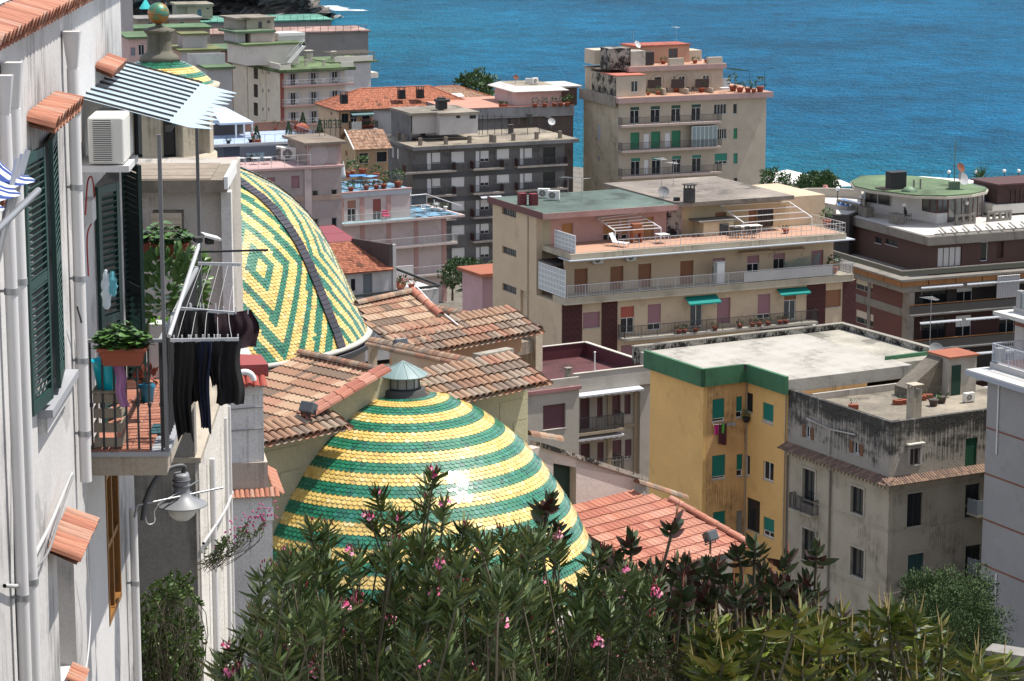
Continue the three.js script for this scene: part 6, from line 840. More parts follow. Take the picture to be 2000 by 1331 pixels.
// -- fittings and things on the long beige block
{
const b=terraces.JB,{yA,yB,yR2,zp,wz,sb0,yS1,f,f2,f3}=terraces,tealC=mat([0.0,0.20,0.17],{two:1,r:0.85}),greyC=mat([0.42,0.44,0.47],{two:1});
view(1300,340,3.6975);const A=(F,u0,u1,v,d,o,m,fr)=>{const s0=F.pt(u0,v)[0],s1=F.pt(u1,v)[0],y=F.pt((u0+u1)/2,v)[1];awning(F,s0,s1,y,d,o,m,b.g,fr);};
A(f,135,365,878,0.45,0.9,tealC,0.12);A(f,800,1015,822,0.35,0.8,tealC,0.12);A(f2,525,755,545,0.12,0.5,mat([0.45,0.33,0.22],{two:1}),0.16);A(f2,770,990,532,0.12,0.5,mat([0.45,0.33,0.22],{two:1}),0.16);A(f,655,1060,1095,0.12,1.2,mat([0.5,0.47,0.43],{two:1}),0.15);
const frame=(ox,q,n)=>{view(ox,340,3.6975);const P=part('awning_frame',b.g),W0=(u,v,z)=>b.hit(u,v,'z',z),a=W0(...q[0],zp+0.05),c=W0(...q[1],zp+0.05),d=W0(...q[2],zp+2.6),e=W0(...q[3],zp+2.6),l=[beam(a,d,0.07,0.07),beam(c,e,0.07,0.07)];for(let i=0;i<=n;i++)l.push(beam(a.clone().lerp(d,i/n),c.clone().lerp(e,i/n),0.06,0.06));for(const p of[d,e])l.push(bar(p,p.clone().setY(yB),0.035,6));mk('bars',l,whitePaint,P);};
frame(950,[[800,320],[1095,285],[930,412],[1262,390]],5);frame(1300,[[390,230],[890,200],[565,352],[1058,312]],3);
view(950,340,3.6975);const roof=(u,v)=>b.on(u,v,yR2);acUnit(roof(415,175),b.g.rotation.y-0.6,'left grey-sided air conditioner of the pair on the green roof',undefined,1.15);acUnit(roof(485,190),b.g.rotation.y-0.6,'air conditioner next to the thin red pipe on the green roof',undefined,1.15);
for(const[u,v]of[[258,222],[340,225]]){const t=thing('roof_vent','burgundy louvred vent box on the green roof edge','vent',roof(u,v),b.g.rotation.y,'burgundy vents on the green roof');mk('body',rbx(-0.28,0.28,0,0.85,-0.28,0.28,0.02),mat([0.13,0.02,0.025],{r:0.6}),t);mk('louvres',[0.2,0.4,0.6].map((y)=>rbx(-0.31,0.31,y,y+0.06,-0.31,0.31,0.01)),mat([0.10,0.015,0.02]),t);mk('cap',rbx(-0.32,0.32,0.85,0.92,-0.32,0.32,0.015),mat([0.14,0.022,0.027]),t);}
aerial(roof(590,160),1.6,'left of two low aerials leaning on the green roof',undefined,1);aerial(roof(690,160),1.5,'low aerial beside dark stain on the green roof',undefined,2);dish(roof(1278,205),0.45,b.g.rotation.y-0.4,'dark grey satellite dish where green and grey roofs meet',undefined,{m:mat([0.2,0.2,0.2])});aerial(roof(1262,190),3.4,'tall aerial beside the dark satellite dish');aerial(roof(1350,105),2.2,'aerial standing on the grey gravel roof');
chimney(b.on(1465,205,yR2+0.12),0.7,1.1,b.g.rotation.y,conc([0.07,0.07,0.075]),'dark stepped flue on the grey gravel roof');chimney(b.on(1375,195,yR2+0.12),0.4,0.3,b.g.rotation.y,black,'low black vent cap beside the dark flue',undefined,0);
const tr=(u,v)=>b.on(u,v,yB+0.03);{const t=thing('sun_lounger','white plastic lounger on the terracotta terrace','lounger',tr(965,525),b.g.rotation.y+0.5);mk('seat',rbx(-0.3,0.3,0.3,0.36,-0.5,0.7,0.02),whitePaint,t);mk('backrest',rbx(-0.3,0.3,0,0.75,-0.03,0.03,0.02).rotateX(-0.5).translate(0,0.34,-0.5),whitePaint,t);for(const[x,z]of[[-1,-1],[1,-1],[-1,1],[1,1]])mk('leg',bar(V(x*0.27,0,0.1+z*0.5),V(x*0.27,0.3,0.1+z*0.5),0.025),whitePaint,t);}
{const t=thing('stone_barbecue','small terracotta hooded barbecue against the pink wall','barbecue',tr(1083,495),b.g.rotation.y),m=mat([0.33,0.12,0.06],{t:'plaster'});mk('hood',rbx(-0.4,0.4,1.15,1.5,-0.25,0.25,0.04),m,t);mk('body',rbx(-0.5,0.5,0.75,1.12,-0.3,0.3,0.04),m,t);for(const x of[-0.35,0.35])mk('leg',rbx(x-0.08,x+0.08,0,0.75,-0.25,0.25,0.02),m,t);}
table(tr(1270,500),b.g.rotation.y,0.9,0.9,whitePaint,'small white square table on the pink terrace');view(1300,340,3.6975);const t2=(u,v)=>b.on(u,v,yB+0.03);table(t2(580,440),b.g.rotation.y,2.6,0.9,whitePaint,'long white dining table under the white awning frame');for(const u of[495,535,600,650])chair(t2(u,462),b.g.rotation.y,iron,'dark chair along the long white terrace table','dark chairs at the white table');pot(t2(1165,375),0.4,1.1,'climber in a tub at the terrace\'s right corner',undefined,{spread:0.5});pot(t2(870,430),0.3,0.3,'orange pot by the penthouse wall',undefined,{n:30});
{const[s,y]=f3.pt(55,420);b.box('stone_panel',s-0.6,s+0.7,yB+0.03,yB+2.2,zp+0.005,zp+0.06,mat([0.42,0.37,0.35],{t:'mildew'}));const h=f3.rect(205,330,420,440);b.box('lean_to',h[0],h[1],yB+0.03,h[3],zp+0.02,zp+1.6,plaster([0.6,0.53,0.37]));b.box('lean_to_roof',h[0]-0.5,h[1]+0.4,h[3]+0.003,h[3]+0.12,zp+0.02,zp+1.9,conc([0.35,0.33,0.3]));b.box('lean_to_window',h[1]-1.3,h[1]-0.5,h[2]+0.3,h[3]-0.2,zp+1.603,zp+1.64,glassGrey);}
const lo=(u,v)=>b.on(u,v,yA);{const t=thing('white_cabinet','white tall cabinet on the middle balcony','cabinet',lo(385,790),b.g.rotation.y);mk('body',rbx(-0.35,0.35,0,1.7,-0.3,0.3,0.02),mat([0.55,0.6,0.6]),t);mk('door',rbx(-0.32,0.32,0.05,1.6,0.3,0.32,0.005),whitePaint,t);mk('top',rbx(-0.38,0.38,1.7,1.75,-0.33,0.33,0.01),whitePaint,t);}
b.face('F',0.56).mk('rail_cloth',[bx(f.pt(540,740)[0],f.pt(1180,690)[0],yA+0.1,yA+0.85,0.0,0.02)],mat([0.52,0.51,0.5],{t:'plaster'}));{const[s,y]=f2.pt(975,660);const P=part('trellis',b.g),l=[];for(let i=0;i<12;i++){const k=i/12;l.push(bar(V(s-1.6+k*3.2,yA+0.1,wz+0.3),V(Math.min(s+1.6,s-1.6+k*3.2+1.2),yA+1.3+0.5*Math.min(k,0.7),wz+0.3),0.02,4),bar(V(s-1.6+k*3.2,yA+0.1,wz+0.32),V(Math.max(s-1.6,s-2.8+k*3.2),yA+1.0+0.5*k,wz+0.32),0.02,4));}mk('laths',l,mat([0.1,0.3,0.28]),P);}pot(lo(1215,715),0.4,1.0,'dark bush in a pot at the middle balcony\'s end',undefined,{spread:0.6,n:90});
view(950,340,3.6975);for(const[u,v]of[[795,650],[1035,630]]){const[s,y]=f2.pt(u,v);acUnit(b.W(s,y,wz+0.2),b.g.rotation.y,'wall air conditioner above the brown balcony doors','wall air conditioners over the balcony');}view(1300,340,3.6975);const L=(u)=>{const s=f.pt(u,1050)[0];return b.W(s,yS1,0.85);};for(const u of[60,100,180,320,500,590,640,700,790,830])pot(L(u),0.26,0.35,'low pot of dull red flowers along the lower balcony','red flower pots on the lower balcony',{n:36,flower:mat([0.16,0.03,0.03],{two:1})});view();
}
// -- church with two tiled domes
const dt=0.142,dr=0.11; // dome tile width, row spacing
function scale(w,len,n=6){ // flat glazed tile with a rounded lower end, lying along z, face +y
const s=new THREE.Shape();s.moveTo(-w/2,-len/2);s.lineTo(w/2,-len/2);s.lineTo(w/2,len/2-w*0.42);for(let i=1;i<=n;i++){const a=Math.PI*i/n;s.lineTo(Math.cos(a)*w/2,len/2-w*0.42+Math.sin(a)*w*0.42);}
const g=new THREE.ExtrudeGeometry(s,{depth:0.024,bevelEnabled:false});g.rotateX(Math.PI/2);g.translate(0,0.024,0);return g;
}
const glaze=(c)=>mat(c,{phys:{clearcoat:0.8,clearcoatRoughness:0.1},r:0.5});
const yellowG=[[0.70,0.50,0.145],[0.74,0.55,0.18],[0.66,0.45,0.11],[0.76,0.61,0.28],[0.52,0.36,0.10]].map(glaze),greenG=[[0.008,0.155,0.078],[0.012,0.18,0.092],[0.006,0.125,0.07],[0.025,0.20,0.14],[0.005,0.085,0.052]].map(glaze),pickT=()=>{const r=rnd();return r<0.36?0:r<0.64?1:r<0.88?2:r<0.95?3:4;},domeMats=[...yellowG,...greenG];
function domeTiles(owner,prof,paint,keep){ // prof: [r, h] from rim to crown; paint(azimuth, row, tile, tiles) -> 0 yellow / 1 green
const cum=[0];for(let i=1;i<prof.length;i++)cum.push(cum[i-1]+Math.hypot(prof[i][0]-prof[i-1][0],prof[i][1]-prof[i-1][1]));
const L=cum[cum.length-1],list=[],rows=Math.floor(L/dr);seed(77);
for(let j=0;j<rows;j++){
const s=(j+0.5)*dr;let k=1;while(cum[k]<s)k++;const t=(s-cum[k-1])/(cum[k]-cum[k-1]),a=prof[k-1],c=prof[k],r=a[0]+(c[0]-a[0])*t,h=a[1]+(c[1]-a[1])*t,sl=Math.atan2(c[1]-a[1],a[0]-c[0]);
const n=Math.max(8,Math.round(2*Math.PI*r/dt/8))*8,sc=2*Math.PI*r/n/dt;
for(let i=0;i<n;i++){const az=(i+(j%2)*0.5)/n*2*Math.PI,dir=V(Math.sin(az),0,Math.cos(az)),p=dir.clone().multiplyScalar(r+0.012).setY(h);if(keep&&!keep(p))continue;const tilt=sl-0.14+rr(-0.035,0.035);const m=lookM(p,dir.clone().multiplyScalar(Math.cos(tilt)).setY(-Math.sin(tilt)),rr(-0.05,0.05));m.multiply(new THREE.Matrix4().makeRotationZ(rr(-0.03,0.03)));m.scale(V(sc*0.98,1,1));list.push({m,k:paint(az,j,i,n)*5+pickT()});}
}
scatter(owner,'dome_tile','dome_tile_mass',scale(dt,0.19),domeMats,list);
}
const tileField=[[0.33,0.20,0.13],[0.38,0.255,0.17],[0.28,0.155,0.10],[0.42,0.30,0.21],[0.16,0.11,0.08],[0.34,0.185,0.125]].map((c)=>mat(c,{t:'grime'})),tileRed=[[0.42,0.17,0.115],[0.46,0.20,0.14],[0.36,0.135,0.095],[0.48,0.24,0.18],[0.40,0.18,0.13]].map((c)=>mat(c,{t:'grime'})),coppi=[[0.33,0.205,0.135],[0.38,0.265,0.19],[0.27,0.155,0.105],[0.32,0.25,0.195],[0.22,0.165,0.13],[0.36,0.185,0.125]].map((c)=>mat(c,{t:'grime'}));
function rollTile(w,len){ // interlocking tile: flat pan and one roll
const s=new THREE.Shape(),pts=[[-w/2,0],[-w/2,0.018],[0,0.012],[w*0.12,0.03],[w*0.28,0.044],[w*0.42,0.032],[w/2+0.01,0.012],[w/2+0.01,0]];pts.forEach(([x,y],i)=>i?s.lineTo(x,y):s.moveTo(x,y));
const g=new THREE.ExtrudeGeometry(s,{depth:len,bevelEnabled:false});g.translate(0,0,-len/2);return uvBox(g);
}
function inside(p,q){let c=false;for(let i=0,j=q.length-1;i<q.length;j=i++)if((q[i][1]>p[1])!==(q[j][1]>p[1])&&p[0]<(q[j][0]-q[i][0])*(p[1]-q[i][1])/(q[j][1]-q[i][1])+q[i][0])c=!c;return c;}
function tilePlane(owner,name,poly,down,kind,mats,o={}){ // covers a sloping polygon with tiles; a board lies under them
const d=down.clone().normalize(),c=V(0,1,0).cross(d).normalize(),n=d.clone().cross(c).normalize(),O=poly[0],q=poly.map((p)=>[p.clone().sub(O).dot(c),p.clone().sub(O).dot(d)]);if(n.y<0)n.negate();
const R=part(name,owner),xs=q.map((e)=>e[0]),ys=q.map((e)=>e[1]),pw=o.pitch??0.2,cl=o.course??0.34,list=[];seed(o.seed??3);
const sh=new THREE.ShapeGeometry(new THREE.Shape(q.map(([x,y])=>new THREE.Vector2(x,y))));const pos=sh.attributes.position;for(let i=0;i<pos.count;i++){const p=O.clone().addScaledVector(c,pos.getX(i)).addScaledVector(d,pos.getY(i)).addScaledVector(n,-0.03);pos.setXYZ(i,p.x,p.y,p.z);}sh.computeVertexNormals();mk('roof_board',sh,mat([0.10,0.065,0.05],{two:1,r:0.95}),R);
const at2=(x,y,h)=>O.clone().addScaledVector(c,x).addScaledVector(d,y).addScaledVector(n,h);
const y1=Math.max(...ys),x0=Math.min(...xs),x1=Math.max(...xs);let patch=0;
for(let r=0,y=y1-cl*0.5;y>Math.min(...ys);y-=cl,r++)for(let i=0,x=x0+pw/2;x<x1;x+=pw,i++){
if(!inside([x,y],q))continue;if(rnd()<0.45)patch=Math.floor(rnd()*mats.length);
const m=lookM(at2(x+(kind==='coppo'?rr(-0.012,0.012):0),y,kind==='coppo'?0.015+rr(0,0.015):0.0),d.clone().addScaledVector(n,0.09),kind==='coppo'?rr(-0.05,0.05):rr(-0.008,0.008));list.push({m,k:patch,g:0});
if(kind==='coppo'){const m2=lookM(at2(x+pw/2,y+0.05,0.05),d.clone().addScaledVector(n,0.09));m2.multiply(new THREE.Matrix4().makeRotationZ(Math.PI));list.push({m:m2,k:(patch+1)%mats.length,g:0});}
}
scatter(R,'roof_tile','roof_tile_mass',kind==='coppo'?coppo(pw*1.02,cl*1.25):rollTile(pw,cl*1.12),mats,list,o.most??300);return R;
}
function tileRun(owner,name,a,b,w,len,mats,sd){ // one line of cap tiles along a ridge, rake or coping
const L=a.distanceTo(b),n=Math.max(1,Math.round(L/len)),g=coppo(w,L/n*1.2,0.85),P=part(name,owner),d=b.clone().sub(a).normalize();seed(sd);
for(let i=0;i<n;i++){const m=mk('cap_tile',g,mats[Math.floor(rnd()*mats.length)],P);lookM(a.clone().lerp(b,(i+0.5)/n),d,rr(-0.05,0.05)).decompose(m.position,m.quaternion,m.scale);}
}
{
const b=new Building('church','church with two green and yellow tiled domes, tiled roofs and pale plaster walls','church',790,1040,66,46,27),C=b.g;view();
const f0=b.face('F',0),yellowW=plaster([0.50,0.47,0.32]),oldW=grimy([0.42,0.37,0.29]),H=(u,v,ax,val)=>b.hit(u,v,ax,val);
// ---- near dome: banded, on the gable wall
const y0=H(790,1045,'z',0).y,D1=part('near_dome',C);D1.position.set(-0.05,y0-0.2,0.05);const prof1=[[5.05,-1.0],[4.8,0],[4.5,0.62],[4.19,1.15],[3.65,1.95],[3.1,2.58],[2.55,3.05],[2.0,3.43],[1.5,3.69],[1.1,3.86],[0.6,3.97]];
mk('shell',lathe([...prof1.map(([r,h])=>[r-0.02,h-0.02]),[0.001,3.9]],96),mat([0.02,0.05,0.035],{r:0.9}),D1);
domeTiles(D1,prof1,(az,j)=>(Math.floor((j+1)/3))%2,(p)=>p.z>-3.5);
mk('base_ring',lathe([[5.05,-1.5],[5.3,-1.5],[5.35,-1.05],[5.2,-0.95],[5.0,-0.95]],64),grimy([0.33,0.32,0.30]),D1);
{const g=part('near_lantern',C);g.position.set(-0.05,y0+3.75,0.05);g.scale.setScalar(0.64);const ve=mat([0.20,0.28,0.27],{r:0.5});mk('curb',lathe([[0.98,-0.1],[0.98,0.02],[0.9,0.04],[0.88,0.26],[0.78,0.28],[0.001,0.28]],32),mat([0.05,0.052,0.048],{r:0.7}),g);mk('glazing',new THREE.CylinderGeometry(0.66,0.66,0.5,12,1,true).translate(0,0.53,0),mat([0.24,0.26,0.25],{r:0.08,two:1}),g);const fr=[];for(let i=0;i<12;i++){const a=i/12*Math.PI*2;fr.push(bar(V(Math.sin(a)*0.67,0.28,Math.cos(a)*0.67),V(Math.sin(a)*0.67,0.8,Math.cos(a)*0.67),0.018,5));}for(const h of[0.3,0.78])fr.push(new THREE.TorusGeometry(0.67,0.02,5,12).rotateX(Math.PI/2).translate(0,h,0));mk('glazing_frame',fr,mat([0.03,0.045,0.04]),g);mk('cap',[lathe([[0.98,0.78],[1.0,0.82],[0.5,1.12],[0.001,1.36]],12).toNonIndexed()],ve,g);mk('seams',Array.from({length:12},(_,i)=>{const a=i/12*Math.PI*2;return tube([V(Math.sin(a)*1.0,0.825,Math.cos(a)*1.0),V(Math.sin(a)*0.5,1.125,Math.cos(a)*0.5),V(0,1.37,0)],0.014,6,4);}),mat([0.30,0.38,0.36],{r:0.5}),g);}
// ---- gable body A in front of which the dome stands
view(440,660,5.544);const yE=H(1230,1010,'z',0.75).y,rT=H(1690,390,'z',0.1),rB=H(940,830,'z',0.1),sl=(rT.y-rB.y)/(rT.x-rB.x),xL=H(420,1190,'z',0.75).x-0.6,zBk=H(800,290,'x',rT.x).z;
view(680,555,4.878);const xR=H(1900,960,'z',0.75).x,yE2=H(1945,950,'z',0.75).y,xQ=H(1180,1080,'z',0.75).x;
{const s=new THREE.Shape([[xL,0],[xR,0],[xR,yE2+0.35],[xQ-0.5,yE2+0.4],[rT.x,rT.y-0.12],[xL,rT.y-0.12-sl*(rT.x-xL)]].map(([x,y])=>new THREE.Vector2(x,y))),g=new THREE.ExtrudeGeometry(s,{depth:0.5,bevelEnabled:false});g.translate(0,0,-0.5);mk('gable_wall',uvBox(g),yellowW,C);}
// big plaster blocks on the gable wall
for(let r=0;r<12;r++)for(const[q0,q1]of[[xL,-3.4],[3.4,xR]]){const y=yE-0.35-r*0.62;for(let x=q0+0.02+(r%2)*0.5,k=0;x<q1-0.2;k++){const w=Math.min(1.15+0.5*((k*7+r*3)%3)/2,q1-x);if(w>0.3)mk('block',bx(x,x+w-0.03,y-0.6,y-0.02,0.001,0.012+0.006*((k+r)%3)),yellowW,C);x+=w;}}
const P2=(x,z)=>V(x,rT.y-sl*(rT.x-x),z);tilePlane(C,'nave_roof',[P2(rT.x,0.1),P2(rT.x,zBk),P2(xL-0.5,zBk),P2(xL-0.5,0.1)],V(-1,-sl,0),'roll',tileField,{pitch:0.19,course:0.36});
tileRun(C,'ridge_caps',P2(rT.x+0.02,zBk).add(V(0,0.06,0)),P2(rT.x+0.02,0.1).add(V(0,0.06,0)),0.26,0.17,coppi,4);for(const dz of[0.0,0.2])tileRun(C,'rake_caps',P2(rT.x+0.1,0.02+dz).add(V(0,0.09-dz*0.2,0)),P2(rB.x-0.3,0.02+dz).add(V(0,0.09-dz*0.2,0)),0.27,0.42,tileRed,6);
const skirt=(x0,x1,y,za,zb,sd,nm)=>tilePlane(C,nm,[V(x0,y,zb),V(x1,y,zb),V(x1,y+(zb-za)*0.42,za),V(x0,y+(zb-za)*0.42,za)],V(0,-0.42,1),'coppo',coppi,{pitch:0.23,course:0.38,seed:sd});
skirt(xL-0.2,-2.5,yE+0.04,-0.05,0.75,11,'skirt_roof');skirt(xQ-1.6,xR+0.1,yE2+0.04,-0.75,0.75,12,'skirt_roof');
b.box('skirt_pier',xR-1.1,xR+0.16,yE2+0.2,yE2+0.75,-1.0,-0.7,grimy([0.34,0.32,0.28]));b.box('side_wall',xR-0.5,xR,0,yE2-1.2,-9,-0.52,yellowW);
// long parapet wall behind the near dome, with tile coping and a small arch; the roof falls towards it
{const xw=H(1540,850,'z',-0.9).x,yw=H(1540,855,'z',-0.9).y,L=b.face('L',xw),c=L.pt(310,745),z1=L.pt(185,560)[0],s=new THREE.Shape([[z1,4],[-0.9,4],[-0.9,yw-0.08],[z1,yw-0.08]].map(([x,y])=>new THREE.Vector2(x,y))),h=new THREE.Path();h.moveTo(c[0]-0.5,c[1]-1.2);h.lineTo(c[0]-0.5,c[1]);h.absarc(c[0],c[1],0.5,Math.PI,0,true);h.lineTo(c[0]+0.5,c[1]-1.2);s.holes.push(h);const g=new THREE.ExtrudeGeometry(s,{depth:0.3,bevelEnabled:false});g.translate(0,0,-0.3);L.mk('parapet_wall',uvBox(g),grimy([0.46,0.38,0.29]));for(const[dx,dy,w,k]of[[0.15,0,0.42,8],[0,-0.05,0.25,9]]){tileRun(C,'coping_tiles',V(xw+dx,yw+dy,z1),V(xw+dx,yw+dy,-0.9),w,0.21,coppi,k);}
const P3=(x,z)=>V(x,rT.y-0.3*(x-rT.x),z);tilePlane(C,'nave_roof',[P3(rT.x,-0.3),P3(xw,-0.3),P3(xw,-5.2),P3(rT.x,-3.2)],V(1,-0.3,0),'roll',tileField,{pitch:0.19,course:0.36,seed:17,most:120});}
// ---- body B further back
const e1=H(1850,462,'z',-7.2),zB1=-7.95,yB=e1.y;const xB1=e1.x,xB0=H(770,650,'z',-7.2).x;
b.box('rear_body_wall',xB0+0.6,xB1-0.3,0,yB-0.06,-8.7,zB1,grimy([0.42,0.33,0.26]));for(let r=0;r<5;r++)for(let k=0;k<9;k++){const x=xB0-0.9+k*1.3+(r%2)*0.5;if(x+1.2<xB1-0.3)b.box('block',x,x+1.24,yB-0.75-r*0.6-0.55,yB-0.75-r*0.6,zB1+0.003,zB1+0.02,grimy([0.30,0.25,0.235]));}b.box('frieze',xB0-0.9,xB1-0.28,yB-0.65,yB-0.06,zB1+0.004,zB1+0.12,plaster([0.50,0.29,0.18]));
skirt(xB0-0.9,xB1,yB+0.03,zB1-0.7,-7.2,14,'rear_skirt_roof');
{const s1=0.40,yk=(z)=>yB+0.12+(-7.2-z)*s1,hitP=(u,v)=>{const dd=b.dir(u,v),o=b.o,n=V(0,1,s1),k=V(0,yk(0),0).sub(o).dot(n)/dd.dot(n);return o.clone().addScaledVector(dd,k);};const a=hitP(600,90),c=hitP(1055,470),l=hitP(75,205),m=V(l.x-1.5,0,0);const zc=-8.0;tilePlane(C,'transept_roof',[hitP(80,205),V(a.x,yk(a.z),a.z),V(c.x,yk(zc),zc),hitP(560,570),hitP(290,480),hitP(170,380)],V(0,-s1,1),'roll',tileField,{pitch:0.19,course:0.36,seed:21});tileRun(C,'ridge_caps',hitP(80,205).add(V(0,0.06,0)),V(a.x,yk(a.z)+0.06,a.z),0.26,0.17,coppi,22);tileRun(C,'rake_caps',V(a.x+0.05,yk(a.z)+0.08,a.z),V(c.x+0.05,yk(zc-0.6)+0.08,zc-0.6),0.3,0.42,tileRed,23);
const x2=H(1820,440,'z',-8.2).x,y2=H(1820,440,'z',-8.2).y;b.box('rear_parapet',x2-0.15,x2+0.15,yB-1.5,y2-0.06,-14,-8.2,grimy([0.44,0.37,0.29]));tileRun(C,'coping_tiles',V(x2,y2,-14),V(x2,y2,-8.2),0.4,0.21,coppi,24);b.box('rear_flat',c.x-0.2,x2-0.16,yB-0.9,yB-0.5,-10.5,-8.3,grimy([0.25,0.21,0.17]));mk('down_cable',tube([V(a.x+0.2,yk(a.z)+0.2,a.z),V((a.x+c.x)/2+0.15,yk((a.z+zc)/2)+0.12,(a.z+zc)/2),V(c.x+0.25,yk(zc)+0.05,zc)],0.025,12,5),whitePaint,C);}
// ---- great dome with diamond pattern
view();{const p=at(325,648,88),D=part('great_dome',C),q=C.worldToLocal(p.clone());D.position.copy(q);const az0=Math.PI/4+0-C.rotation.y;
const prof=[[6.82,0],[6.62,0.55],[6.33,1.18],[6.0,1.92],[5.6,2.77],[5.22,3.42],[4.83,3.94],[4.32,4.47],[3.82,4.86],[3.04,5.3],[2.56,5.52],[2.0,5.78]];const ribAz=(63.8*Math.PI/180)-C.rotation.y,sec=Math.PI/4;
mk('shell',lathe([...prof.map(([r,h])=>[r-0.02,h-0.02]),[0.001,5.8]],128),mat([0.02,0.05,0.035],{r:0.9}),D);
domeTiles(D,prof,(az,j,i,n)=>{const per=n/8,t=(((az-ribAz)/sec)%1+1)%1,k=(t-0.5)*per,m=Math.abs(k)/2.4+Math.abs(j-28.5)/5.1;return Math.floor(m+0.35)%2;});
const ribM=[[0.035,0.033,0.04],[0.05,0.045,0.055]].map((c)=>mat(c,{r:0.35}));for(let k=0;k<8;k++){const az=ribAz+k*sec,dir=V(Math.sin(az),0,Math.cos(az)),R=part('rib',D),gT=rbx(-0.24,0.24,0,0.035,-0.11,0.11,0.01);let acc=0;for(let i=1;i<prof.length;i++){const a=prof[i-1],c=prof[i],L=Math.hypot(a[0]-c[0],a[1]-c[1]);for(;acc<L;acc+=0.165){const t=acc/L,s=Math.atan2(c[1]-a[1],a[0]-c[0])-0.13;const m=mk('rib_tile',gT,ribM[i%2],R);lookM(dir.clone().multiplyScalar(a[0]+(c[0]-a[0])*t+0.055).setY(a[1]+(c[1]-a[1])*t+0.02),dir.clone().multiplyScalar(Math.cos(s)).setY(-Math.sin(s))).decompose(m.position,m.quaternion,m.scale);}acc-=L;}}
mk('rim',lathe([[6.78,-0.06],[6.98,-0.1],[7.02,-0.02],[6.95,0.04],[6.8,0.05]],96),plaster([0.50,0.49,0.46]),D);mk('gutter',lathe([[6.8,-0.34],[7.08,-0.34],[7.16,-0.12],[7.12,-0.11],[6.98,-0.26],[6.8,-0.26]],96),mat([0.10,0.11,0.125],{r:0.5}),D);mk('drum',lathe([[6.75,-14],[6.75,-0.35],[6.6,-0.3]],96),grimy([0.34,0.27,0.22]),D);
// lantern: windowed drum, small tiled cupola, ball finial
const g=part('great_lantern',C);g.position.copy(q).add(V(0,5.78,0));const st=grimy([0.44,0.40,0.33]),r0=1.62;mk('lantern_base',lathe([[2.0,-0.1],[1.85,0.1],[1.85,0.35],[1.6,0.4]],32),st,g);mk('lantern_core',new THREE.CylinderGeometry(1.3,1.3,2.5,24).translate(0,1.4,0),glassDark,g);
for(let i=0;i<8;i++){const a=ribAz+(i+0.5)*sec;mk('pier',rbx(-0.32,0.32,0.3,2.5,-0.22,0.22,0.04).rotateY(a).translate(Math.sin(a)*r0*0.92,0,Math.cos(a)*r0*0.92),st,g);}mk('lantern_cornice',lathe([[1.5,2.45],[1.95,2.5],[2.0,2.68],[1.75,2.72],[1.6,2.75]],32),st,g);
const pr=[[1.72,2.72],[1.45,2.98],[1.1,3.22],[0.8,3.36],[0.5,3.44]];mk('cupola_shell',lathe([...pr.map(([r,h])=>[r-0.02,h-0.02]),[0.001,3.42]],48),mat([0.02,0.05,0.035]),g);domeTiles(g,pr,(az,j)=>[1,0,0,1,1,0,0,0,1,1,1,1,1,1,1,1][j]);
mk('finial_stem',lathe([[0.001,3.36],[0.72,3.36],[0.62,3.62],[0.45,3.72],[0.42,3.82],[0.4,4.3],[0.46,4.36],[0.56,4.48],[0.3,4.56],[0.12,4.6],[0.08,4.72],[0.001,4.72]],8),grimy([0.13,0.125,0.10]),g);TX.verdigris=texFrom(512,(i,x,y)=>{const j=(y*2)*1024+x*2,k=ss(0.42,0.62,N1[j]*0.6+N2[j]*0.5),k2=NF[j]-0.5;return[0.30+0.42*k+0.1*k2,0.56-0.06*k+0.1*k2,0.46-0.22*k+0.08*k2];},true,1);mk('finial_ball',new THREE.SphereGeometry(0.36,32,20).translate(0,5.02,0),mat([0.75,0.75,0.75],{t:'verdigris',r:0.45,m:0.35}),g);mk('ball_seam',new THREE.TorusGeometry(0.362,0.012,6,40).rotateX(Math.PI/2).translate(0,5.0,0),mat([0.09,0.08,0.05]),g);mk('finial_spike',bar(V(0,5.36,0),V(0,5.75,0),0.03,6,0.01),iron,g);
// shoulder buttress under the gutter
const s=C.worldToLocal(at(703,718,80));mk('buttress',[slab([[s.x-0.9,s.z-0.5],[s.x+0.2,s.z-0.5],[s.x+0.2,s.z+0.1],[s.x-0.9,s.z+0.1]],6,s.y-0.4)],plaster([0.5,0.46,0.4]),C);mk('buttress_cap',quad(V(s.x-0.95,s.y-0.38,s.z+0.15),V(s.x+0.25,s.y+0.1,s.z+0.15),V(s.x+0.25,s.y+0.1,s.z-0.6),V(s.x-0.95,s.y-0.38,s.z-0.6)),mat([0.52,0.27,0.15],{t:'mildew',two:1}),C);}
// ---- red roofed chapel on the right
view(1000,630,2.832);{const zW=-0.6,t0=H(360,1000,'z',zW),t1=H(690,928,'z',zW),yT=(t0.y+t1.y)/2,s1=0.33,w0=H(160,690,'z',zW),w1=H(690,890,'z',zW);const s=new THREE.Shape([[xR+0.003,2],[t1.x+0.4,2],[t1.x+0.4,w1.y],[w0.x,w0.y],[xR+0.003,w0.y]].map(([x,y])=>new THREE.Vector2(x,y)));const dh=H(292,910,'z',zW);s.holes.push(new THREE.Path([[dh.x-0.45,dh.y-0.9],[dh.x-0.45,dh.y+0.75],[dh.x+0.45,dh.y+0.75],[dh.x+0.45,dh.y-0.9]].map(([x,y])=>new THREE.Vector2(x,y))));const g=new THREE.ExtrudeGeometry(s,{depth:0.35,bevelEnabled:false});g.translate(0,0,zW-0.35);mk('chapel_wall',uvBox(g),plaster([0.56,0.50,0.46]),C);mk('chapel_door',bx(dh.x-0.45,dh.x+0.45,dh.y-0.9,dh.y+0.75,zW-0.3,zW-0.25),mat([0.01,0.03,0.022]),C);
